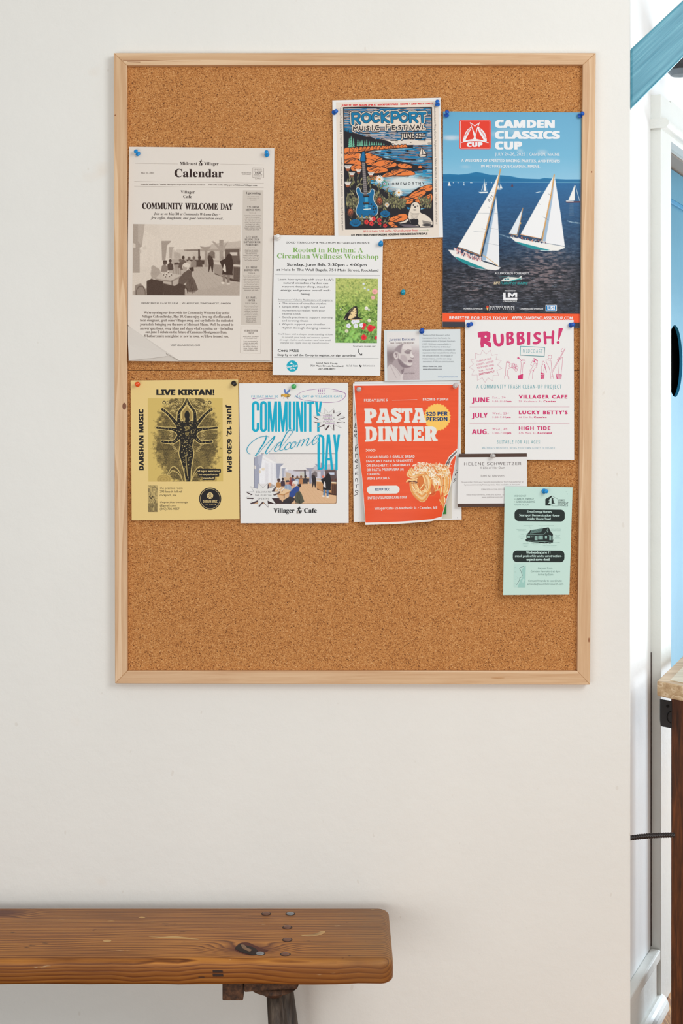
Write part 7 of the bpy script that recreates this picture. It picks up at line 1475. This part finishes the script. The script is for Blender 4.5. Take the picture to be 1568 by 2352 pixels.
    # fork with its white cut-out edge
    cv.poly(Q([(1270, 245), (1300, 190), (1340, 110), (1400, 50), (1500, -40), (1520, 10), (1420, 100), (1370, 170), (1335, 280)]), (236, 236, 232)); cv.poly(Q([(1285, 240), (1308, 190), (1350, 118), (1410, 60), (1500, -25), (1508, -5), (1420, 80), (1362, 150), (1345, 200), (1330, 280)]), (96, 84, 84)); cv.line(Q([(1320, 230), (1330, 180), (1390, 100), (1480, 10)]), 9, (196, 190, 188)); cv.line(Q([(1310, 200), (1360, 125), (1440, 50)]), 5, (50, 40, 44)); cv.line(Q([(1340, 260), (1332, 200)]), 5, (226, 120, 60))
    r = random.Random(6); PA = [(240, 206, 150), (232, 180, 104), (246, 224, 182), (222, 150, 84), (244, 214, 160)]
    blob_ = smooth([(775, 330), (830, 290), (900, 240), (980, 205), (1100, 200), (1230, 205), (1330, 250), (1362, 380), (1360, 500), (1320, 600), (1190, 560), (1150, 620), (1060, 640), (1040, 690), (980, 715), (900, 670), (840, 590), (815, 460), (780, 440), (830, 400), (780, 375)], 5, True)
    cv.poly(Q(blob_), (216, 132, 72)); cv.poly(Q([(1090, 480), (1160, 470), (1185, 560), (1140, 620), (1080, 630)]), (196, 84, 44), soft=2)
    def strand(pts, w_, c, dk=(178, 100, 50)):
        pts = smooth(pts, 5); cv.line(Q(pts), w_ + 4, dk); cv.line(Q(pts), w_, c); cv.line(Q([(x - 2, y - 3) for x, y in pts]), w_ * .35, tuple(min(255, v + 20) for v in c), a=.7)
    cv.poly(Q([(840, 440), (930, 300), (1090, 380), (1085, 560), (1040, 680), (960, 705), (870, 620)]), (206, 120, 60))
    for k in range(11):                                   # big loops hanging at the lower end
        t_ = k / 10; j = lambda: r.uniform(-7, 7)
        strand([(880 + 40 * t_ + j(), 330 + j()), (828 + 78 * t_, 440 + j()), (838 + 80 * t_, 560 - 20 * t_), (905 + 50 * t_, 655 - 85 * t_ + j()), (985 - 8 * t_, 708 - 120 * t_), (1050 - 45 * t_, 650 - 90 * t_), (1088 - 62 * t_, 540 - 20 * t_ + j()), (1060 - 50 * t_, 400 + j()), (1000 - 30 * t_, 320)], 17, PA[(k * 3) % 5])
    strand([(850, 500), (900, 570), (980, 600)], 15, PA[2]); strand([(880, 580), (950, 545), (1000, 480)], 14, PA[0]); strand([(905, 480), (935, 545), (925, 610)], 13, PA[4])
    for k in range(12):                                   # strands wound round the fork, running down the middle
        x0 = 1010 + k * 15; strand([(x0 - 70, 300 + r.uniform(-20, 10)), (x0 - 10, 330), (x0 + 40, 420 + r.uniform(-10, 10)), (x0 + 30 + r.uniform(-10, 10), 540), (x0 - 20 + k * 2, 610 - abs(k - 5) * 9)], 15, PA[(k * 2) % 5])
    cv.poly(Q([(1105, 470), (1140, 500), (1150, 580), (1110, 620), (1095, 560)]), (196, 96, 50), a=.8, soft=2); cv.poly(Q([(1200, 480), (1240, 520), (1230, 560), (1195, 540)]), OG)
    for k in range(9):                                    # loose ends on the far side
        x0 = 1215 + k * 16; strand([(x0 - 20, 260), (x0 + 10, 340), (x0 + 20, 460), (x0 + 14 - k * 2, 580), (1290 - k * 9 + r.uniform(-8, 8), 680), (1262 + k * 3 - 10, 760 + r.uniform(-30, 30))], 13, PA[(k + 1) % 5])
    cv.poly(Q([(1205, 600), (1222, 560), (1240, 700), (1222, 700)]), OG); strand([(1215, 540), (1232, 640), (1234, 720), (1228, 748)], 11, PA[1]); strand([(1270, 600), (1262, 720), (1266, 800)], 10, PA[3])
    cv.poly(Q([(1245, 560), (1262, 600), (1250, 700), (1242, 660)]), (214, 90, 48)); 
    for k in range(8):
        strand([(786 + k * 8, 318 - k * 9 + r.uniform(-6, 6)), (800 + k * 12, 372 - k * 7), (880 + k * 15, 392 - k * 12), (980 + k * 16, 330 + r.uniform(-20, 20))], 14, PA[(k + 2) % 5])
    for k in range(6): strand([(1000 + k * 40, 260), (1040 + k * 40, 330 + r.uniform(-20, 20)), (1120 + k * 34, 400 + r.uniform(-30, 10))], 13, PA[k % 5])
    strand([(776, 446), (800, 420), (850, 425), (920, 400)], 15, PA[0]); cv.line(Q([(806, 446), (850, 436), (915, 450)]), 11, (82, 44, 34))
    for k in range(5): cv.ell(842 + k * 16, 929 + 462, 5, 8, (110, 56, 40))
    for k in range(260):
        x = r.uniform(860, 1350); y = r.uniform(185, 330) + (60 if x > 1100 else 0) * r.random() + max(0, 930 - x) * .5; a = r.uniform(0, 3.1); l_ = r.uniform(10, 34)
        cv.line(Q([(x, y), (x + l_ * math.cos(a), y + l_ * .5 * math.sin(a))]), r.uniform(6, 11), r.choice([(244, 236, 220), (236, 222, 196), (250, 244, 232), (226, 206, 176)]))
    for k in range(46): x = r.uniform(1060, 1200); y = 330 + (x - 1060) + r.uniform(-40, 30); cv.line(Q([(x, y), (x + r.uniform(-18, 18), y + r.uniform(4, 22))]), 7, r.choice([(244, 236, 220), (250, 244, 232)]))
    for (x, y) in ((985, 188), (1010, 186), (1045, 190), (1200, 208), (1215, 205)): cv.line(Q([(x, y + 30), (x - 4, y)]), 8, (240, 228, 206))
    for k in range(70): x, y = r.uniform(850, 1340), r.uniform(230, 560); cv.ell(x, dy + y, r.uniform(2, 5), r.uniform(2, 4), r.choice([(120, 70, 40), (90, 90, 50), (170, 90, 50)]))
def orange_area(cv):
    pasta(cv)
# the orange print follows the curled sheet: left, right and bottom margins stay white
class _Ruled: pass
def ruled_picture(Q, part, left, right, top, bot, res, painter, mat):
    ys = np.linspace(0, 1, int((bot[0] - top[0]) * res)); W = int(243 * res)
    lx_ = lambda y: np.interp(y, [p_[1] for p_ in left], [p_[0] for p_ in left]); rx_ = lambda y: np.interp(y, [p_[1] for p_ in right], [p_[0] for p_ in right])
    u, v = np.meshgrid(np.linspace(0, 1, W), ys); yl = top[0] + (bot[0] - top[0]) * v; yr = top[1] + (bot[1] - top[1]) * v
    X = lx_(yl) * (1 - u) + rx_(yr) * u; Y = yl * (1 - u) + yr * u + (v ** 3) * (2.0 * np.sin(math.pi * u) - 4.0 * np.clip(u - .86, 0, 1) / .14)
    o_lin = np.linspace
    save = np.meshgrid
    cv = Canvas(X, Y, res); cv.z = Q.z; painter(cv)
    hh = np.vectorize(Q.h)(X, Y) + 0.00012; d = D - hh
    co = np.stack([(X - 784) * d / F, -hh, EYE - (Y - HY) * d / F], -1).reshape(-1, 3); H_, W_ = X.shape; idx = np.arange(H_ * W_).reshape(H_, W_)
    q = np.stack([idx[:-1, :-1], idx[1:, :-1], idx[1:, 1:], idx[:-1, 1:]], -1).reshape(-1, 4)
    me = bpy.data.meshes.new(part); me.vertices.add(len(co)); me.vertices.foreach_set('co', co.ravel()); me.loops.add(q.size); me.loops.foreach_set('vertex_index', q.ravel().astype(np.int32))
    me.polygons.add(len(q)); me.polygons.foreach_set('loop_start', np.arange(0, q.size, 4, dtype=np.int32)); me.update(calc_edges=True)
    at = me.color_attributes.new('ink', 'FLOAT_COLOR', 'POINT'); c4 = np.ones((len(co), 4)); c4[:, :3] = ink(np.clip(cv.C.reshape(-1, 3), 0, 255)); at.data.foreach_set('color', c4.ravel())
    Q.up(); Q.up(); return link(part, me, mat, Q.root, True)
ruled_picture(Ip, 'artwork', [(x + (2.8 if y < 950 else 0.8), y) for x, y in lf], [(x - (0.9 if y < 1000 else 1.0), y) for x, y in rg], (886, 883.6), (1200.6, 1190.5), 1.7, pasta, GLOSS)
Ip.text(L, 'B', 'FRIDAY JUNE 6', 208, 303, 522, 32, IW, y1=299); Ip.text(L, 'B', 'FROM 5-7:30PM', 992, 293, 1330, 32, IW, y1=290); Ip.line(L, [(584, 285), (916, 279)], 5, IW)
Ip.text(L, 'B', '$20 PER', 1034, 496, 1326, 52, (22, 62, 108), y1=490, w=0.021); Ip.text(L, 'B', 'PERSON', 1040, 566, 1320, 54, (22, 62, 108), y1=562, w=0.021)
Ip.z = (800, 1030, 5.807)
Ip.lines(L, 'B', 33, IW, [('CEASAR SALAD & GARLIC BREAD', 238, 131, 882, 124), ('EGGPLANT PARM & SPAGHETTI', 238, 187, 858, 179), ('OR SPAGHETTI & MEATBALLS', 240, 245, 824, 236), ('OR PASTA PRIMAVERA (V)', 244, 303, 736, 294), ('TIRAMISU', 248, 360, 424, 357), ('WINE SPECIALS', 248, 418, 544, 411)], w=-0.012)
Ip.text(L, 'B', 'RSVP TO:', 358, 566, 546, 34, (24, 60, 110), y1=562, w=0.0)
Ip.text(L, 'B', 'INFO@VILLAGERCAFE.COM', 256, 678, 773, 34, IW, y1=667, w=-0.008); Ip.text(L, 'B', 'Villager Cafe • 25 Mechanic St. • Camden, ME', 347, 818, 1183, 34, IW, y1=806, w=-0.008)

# ---- biography card
BRN = (78, 60, 52)
Lp = Poster('biography_card', 'white card with dark brown bars and the title A Life of Her Own', 'card', [(1053, 1042.4), (1050, 1164)], [(1209.8, 1041), (1210.2, 1163)], lev(0.0225, 0.0035, 1041, 1164), paper_mat('glossy_card', (228, 227, 225), 0.35, 0.08), rows=8)
Lp.z = (1040, 1030, 7.84); GY = (104, 96, 96)
Lp.poly('bar_print', [(104, 98), (1326, 88), (1330, 94), (1330, 154), (96, 162)], BRN); Lp.poly('bar_print', [(81, 995), (1334, 988), (1334, 1042), (1328, 1046), (92, 1053), (82, 1046)], BRN)
Lp.up()
Lp.text(L, 'R', 'HELENE SCHWEITZER', 202, 304, 1228, 50, GY, y1=299, sp=1.1, w=0.004); Lp.text(L, 'R', 'A Life of Her Own', 487, 368, 932, 38, GY, y1=366); Lp.text(L, 'R', 'Patti M. Marxsen', 502, 514, 920, 36, (124, 116, 116))
Lp.lines(L, 'R', 25, (138, 130, 130), [('Please order  from your favorite bookseller or from the publisher at', 145, 619, 1268, 615), ('SyracuseUniversityPress.syr.edu. Also available at Amazon.', 202, 667, 1206, 661), ('ISBN 978-0-8156-1051-9', 508, 752, 924, 751), ('Read endorsements, meet the author,  & more', 244, 846, 1010, 843), ('www.pattimarxsen.net', 516, 890, 892, 888)])

# ---- green zero energy flyer
Mp = Poster('mint_green_flyer', 'small mint green house tour flyer hanging at the lower right', 'flyer', [(1158.8, 1117), (1155, 1366.7)], [(1314.5, 1119.4), (1307, 1365.7)], lev(0.0280, 0.0035, 1118, 1366), paper_mat('mint_paper', (196, 226, 216), 0.6, 0.1), rows=10)
Mp.z = (1140, 1100, 8.253); DG = (30, 40, 38); TG = (112, 138, 134)
Mp.lines(L, 'R', 34, TG, [('MIDCOAST', 332, 338, 563), ('HAPPY HOUR', 331, 505, 608)]); Mp.lines(L, 'R', 34, (70, 96, 94), [('CLIMATE, ENERGY', 332, 394, 708), ('+ GREEN BUILDING', 335, 450, 726)], w=0.006)
Mp.poly('logo', [(924, 382), (1042, 316), (1046, 330), (1030, 360), (1010, 376), (996, 390), (1012, 392), (986, 410), (1008, 418), (982, 436), (1006, 440), (972, 466), (1024, 470), (1026, 508), (924, 506)], DG); Mp.poly('logo', [(1042, 316), (1052, 330), (1056, 360), (1086, 380), (1066, 384), (1092, 406), (1070, 412), (1098, 436), (1072, 440), (1110, 462), (1056, 470), (1054, 510), (1042, 510)], DG)
Mp.line('logo', [(1046, 318), (1160, 384), (1158, 514), (1050, 512)], 4, DG); Mp.lines('logo', 'R', 36, DG, [('ZERO', 1168, 424, 1296), ('ENERGY', 1168, 470, 1362, 472), ('HOMES', 1168, 516, 1352, 518)], w=0.012)
Mp.rrect('label_print', 340, 576, 1294, 802, 80, DG, 0.008); Mp.up(); MW = (206, 230, 224)
Mp.lines(L, 'R', 40, MW, [('Zero Energy Homes', 576, 638, 1046, 642), ('Searsport Demonstration House', 430, 706, 1194, 712), ('Insider House Tour!', 574, 774, 1026, 778)], w=0.02)
TS = (150, 176, 170)
Mp.lines(L, 'R', 14, TS, [('Powered by the sun', 512, 892, 682), ('Low to no heat and electric bills', 798, 892, 1088), ('Federal and state tax', 375, 962, 560), ('credits/rebates', 404, 988, 540), ('Exterior wood siding', 1034, 956, 1216), ('Wood fiber insulation', 1030, 988, 1220), ('Cool to', 458, 1056, 514), ('the compact', 424, 1084, 544), ('pantry, mudroom,', 420, 1108, 548), ('work', 456, 1134, 506), ('Triple glazed', 1102, 1074, 1204), ('comfort,', 1120, 1098, 1186), ('consistent', 1104, 1120, 1200), ('temperature', 1092, 1142, 1216)])
for a, b_ in (((628, 905), (655, 955)), ((870, 902), (842, 930)), ((550, 985), (605, 1008)), ((545, 1055), (570, 1045))): Mp.line(L, [a, b_], 2.5, TS, caps=False)
HO = 'house_print'
Mp.poly(HO, [(565, 1062), (640, 972), (985, 916), (1035, 1010), (1068, 1040), (1066, 1210), (1010, 1230), (900, 1190 + 0), (570, 1180)], DG); Mp.poly(HO, [(545, 1150), (600, 1130), (1075, 1150), (1066, 1215), (900, 1225), (560, 1185)], DG); Mp.up()
Mp.poly(HO, [(575, 1054), (905, 1046), (990, 925), (980, 918)], (52, 62, 60)) if False else None
Mp.poly(HO, [(660, 972), (880, 935), (840, 1010), (634, 1032)], (110, 138, 132)); Mp.line(HO, [(572, 1058), (905, 1048), (984, 920)], 5, (150, 180, 172), caps=False); Mp.up()
for k in range(7): Mp.line(HO, [(690 + k * 28, 967 - k * 4.6), (660 + k * 28, 1030 - k * 3)], 3.4, DG, caps=False)
for k in range(1, 4): Mp.line(HO, [(660 - k * 6, 972 + k * 15), (880 - k * 10, 935 + k * 19)], 3.4, DG, caps=False)
for (x0, y0, x1, y1) in ((580, 1080, 634, 1120), (650, 1082, 664, 1112), (682, 1082, 696, 1112), (722, 1076, 776, 1160), (790, 1072, 876, 1150), (916, 1076, 956, 1128), (1000, 1070, 1030, 1160), (1040, 1090, 1060, 1160), (962, 980, 980, 1012)): Mp.rect(HO, x0, y0, x1, y1, (150, 182, 174))
Mp.up()
for x in (746, 812, 834, 856): Mp.line(HO, [(x, 1074), (x, 1150)], 3, DG, caps=False)
Mp.line(HO, [(985, 1066), (1064, 1090)], 5, (150, 182, 174), caps=False); Mp.poly(HO, [(600, 1168), (900, 1186), (1040, 1180), (900, 1196), (640, 1182)], (140, 168, 160))
Mp.z = (1140, 1230, 8.253)
Mp.lines(L, 'R', 13, TS, [('Triple glazed', 494, 160, 606), ('easy to clean', 490, 184, 606), ('windows', 514, 206, 588), ('EV for large', 688, 134, 800), ('using no lighting &', 662, 158, 830), ('appliances', 697, 182, 790), ('Healthy indoor air quality', 974, 138, 1200), ('Made in Maine, sourced with', 880, 194, 1138), ('all-local Maine materials', 896, 222, 1124)])
for a, b_ in (((900, 118), (955, 165)), ((605, 100), (580, 132))): Mp.line(L, [a, b_], 2.5, TS, caps=False)
Mp.rrect('label_print', 308, 282, 1286, 504, 78, DG, 0.003); Mp.up()
Mp.text(L, 'R', 'Wednesday June 11', 562, 340, 1018, 40, MW, w=0.022); Mp.text(L, 'B', 'sneak peek while under construction -', 346, 410, 1244, 40, MW, sh=0.22); Mp.text(L, 'R', 'expect some dust!', 567, 476, 1006, 40, MW, w=0.022)
Mp.lines(L, 'R', 36, (104, 128, 124), [('Carpool from', 784, 636, 1056), ('Camden Hannaford at 4pm', 650, 696, 1204), ('Arrive by 5pm', 782, 756, 1070), ('Contact Amanda to coordinate:', 602, 876, 1238), ('amanda@beechhillresearch.com', 584, 938, 1264)])
Mp.poly('map_print', [(332, 536), (552, 536), (542, 985), (328, 982)], (190, 220, 212)); Mp.up(); Mp.poly('map_print', [(552, 570), (548, 760), (546, 984), (400, 984), (440, 860), (500, 780), (480, 650), (520, 590)], (160, 200, 192)); Mp.up(); Mp.poly('map_print', [(500, 820), (520, 800), (530, 850), (500, 900), (480, 870)], (186, 218, 210))
Mp.curve('map_print', [(512, 572), (505, 590), (460, 600), (434, 634), (460, 665), (470, 710), (490, 755), (470, 790), (440, 800), (432, 850), (380, 936)], 6, (70, 92, 92), 3)
for x, y in ((350, 600), (345, 640), (350, 690), (352, 705), (372, 782), (400, 802), (355, 830), (352, 908), (345, 960)): Mp.line('map_print', [(x - 10, y), (x + 16, y)], 3, TS, caps=False)
for x, y, r_ in ((1318, 244, 4), (1342, 284, 6)): Mp.z = (1140, 1100, 8.253); Mp.ell('hole_print', x, y, r_, r_ * .8, (40, 50, 48), 8)
flush_posters()

# ------------------------------------------------------------------ push pins, each in its place
LB, DB = (0, 140, 214), (0, 84, 186)
def hp(Q, x, y): return Q.h(x, y) + 0.0004
pin(317.5, 354.5, hp(A, 317, 354), -4.5, -5.5, 'light_blue', LB, 'light blue push pin at the newspaper top left corner')
pin(613, 356, hp(A, 613, 356), -0.5, -5.0, 'light_blue', LB, 'light blue push pin at the newspaper top right corner')
pin(638, 547, hp(B, 638, 547), 0.5, -4.0, 'white', (232, 230, 226), 'white push pin in the workshop flyer top left corner')
pin(874, 561, hp(B, 874, 561), 0.5, -2.5, 'sky_blue', (0, 134, 200), 'blue push pin in the workshop flyer top right corner')
pin(766.5, 259, hp(C_, 767, 259), 6.0, -1.2, 'mid_blue', (0, 96, 190), 'blue push pin leaning sideways on the festival poster left edge')
pin(1004, 241, hp(C_, 1003, 239), -1.0, -6.0, 'royal_blue', (0, 98, 194), 'blue push pin in the festival poster top right corner')
pin(1024.8, 266, hp(Dp, 1025, 266), 0.6, -7.5, 'dark_blue', DB, 'dark blue push pin in the regatta poster top left corner')
pin(1330, 267, hp(Dp, 1330, 267), 6.2, -4.6, 'dark_blue', (0, 98, 200), 'dark blue push pin in the regatta poster top right corner')
pin(925, 672, HC + 0.0003, 0.3, -2.0, 'teal', (0, 150, 178), 'turquoise push pin alone on bare cork')
pin(968, 761.5, hp(Fp, 968, 761), 0.6, -3.0, 'dark_blue2', (0, 78, 176), 'blue push pin at the top of the poetry postcard')
pin(1075, 746.8, hp(E_, 1075, 747), 6.5, -2.2, 'dark_blue', DB, 'blue push pin in the clean-up flyer top left corner')
pin(1309.5, 747, hp(E_, 1310, 747), 5.0, -1.4, 'dark_blue', DB, 'blue push pin in the clean-up flyer top right corner')
pin(316, 882.8, hp(Gp, 316, 882), 0.0, -0.8, 'orange', (234, 80, 16), 'orange push pin in the yellow flyer top left corner')
pin(536.5, 880, hp(Gp, 536, 880), 3.4, 3.0, 'black', (22, 20, 22), 'black push pin in the yellow flyer top right corner')
pin(674.5, 888, hp(Hp, 674, 888), 0.0, -1.0, 'green', (70, 176, 96), 'green push pin at the top of the welcome day flyer')
pin(824, 894, hI(824, 894) + .0004, 1.0, -0.8, 'clear', (244, 242, 240), 'clear push pin in the pasta flyer top left corner', trans=0.6)
pin(1045, 886.5, hI(1045, 886) + .0004, 0.8, -1.6, 'clear', (244, 242, 240), 'clear push pin in the pasta flyer top right corner', trans=0.6)
pin(1130.6, 1047.2, hp(Lp, 1130, 1047), 1.2, -0.2, 'clear', (244, 242, 240), 'clear push pin on the brown bar of the biography card', trans=0.6)
pin(1248, 1128, hp(Mp, 1248, 1128), 5.0, -0.6, 'light_blue', (0, 146, 214), 'light blue push pin at the top of the mint green flyer')
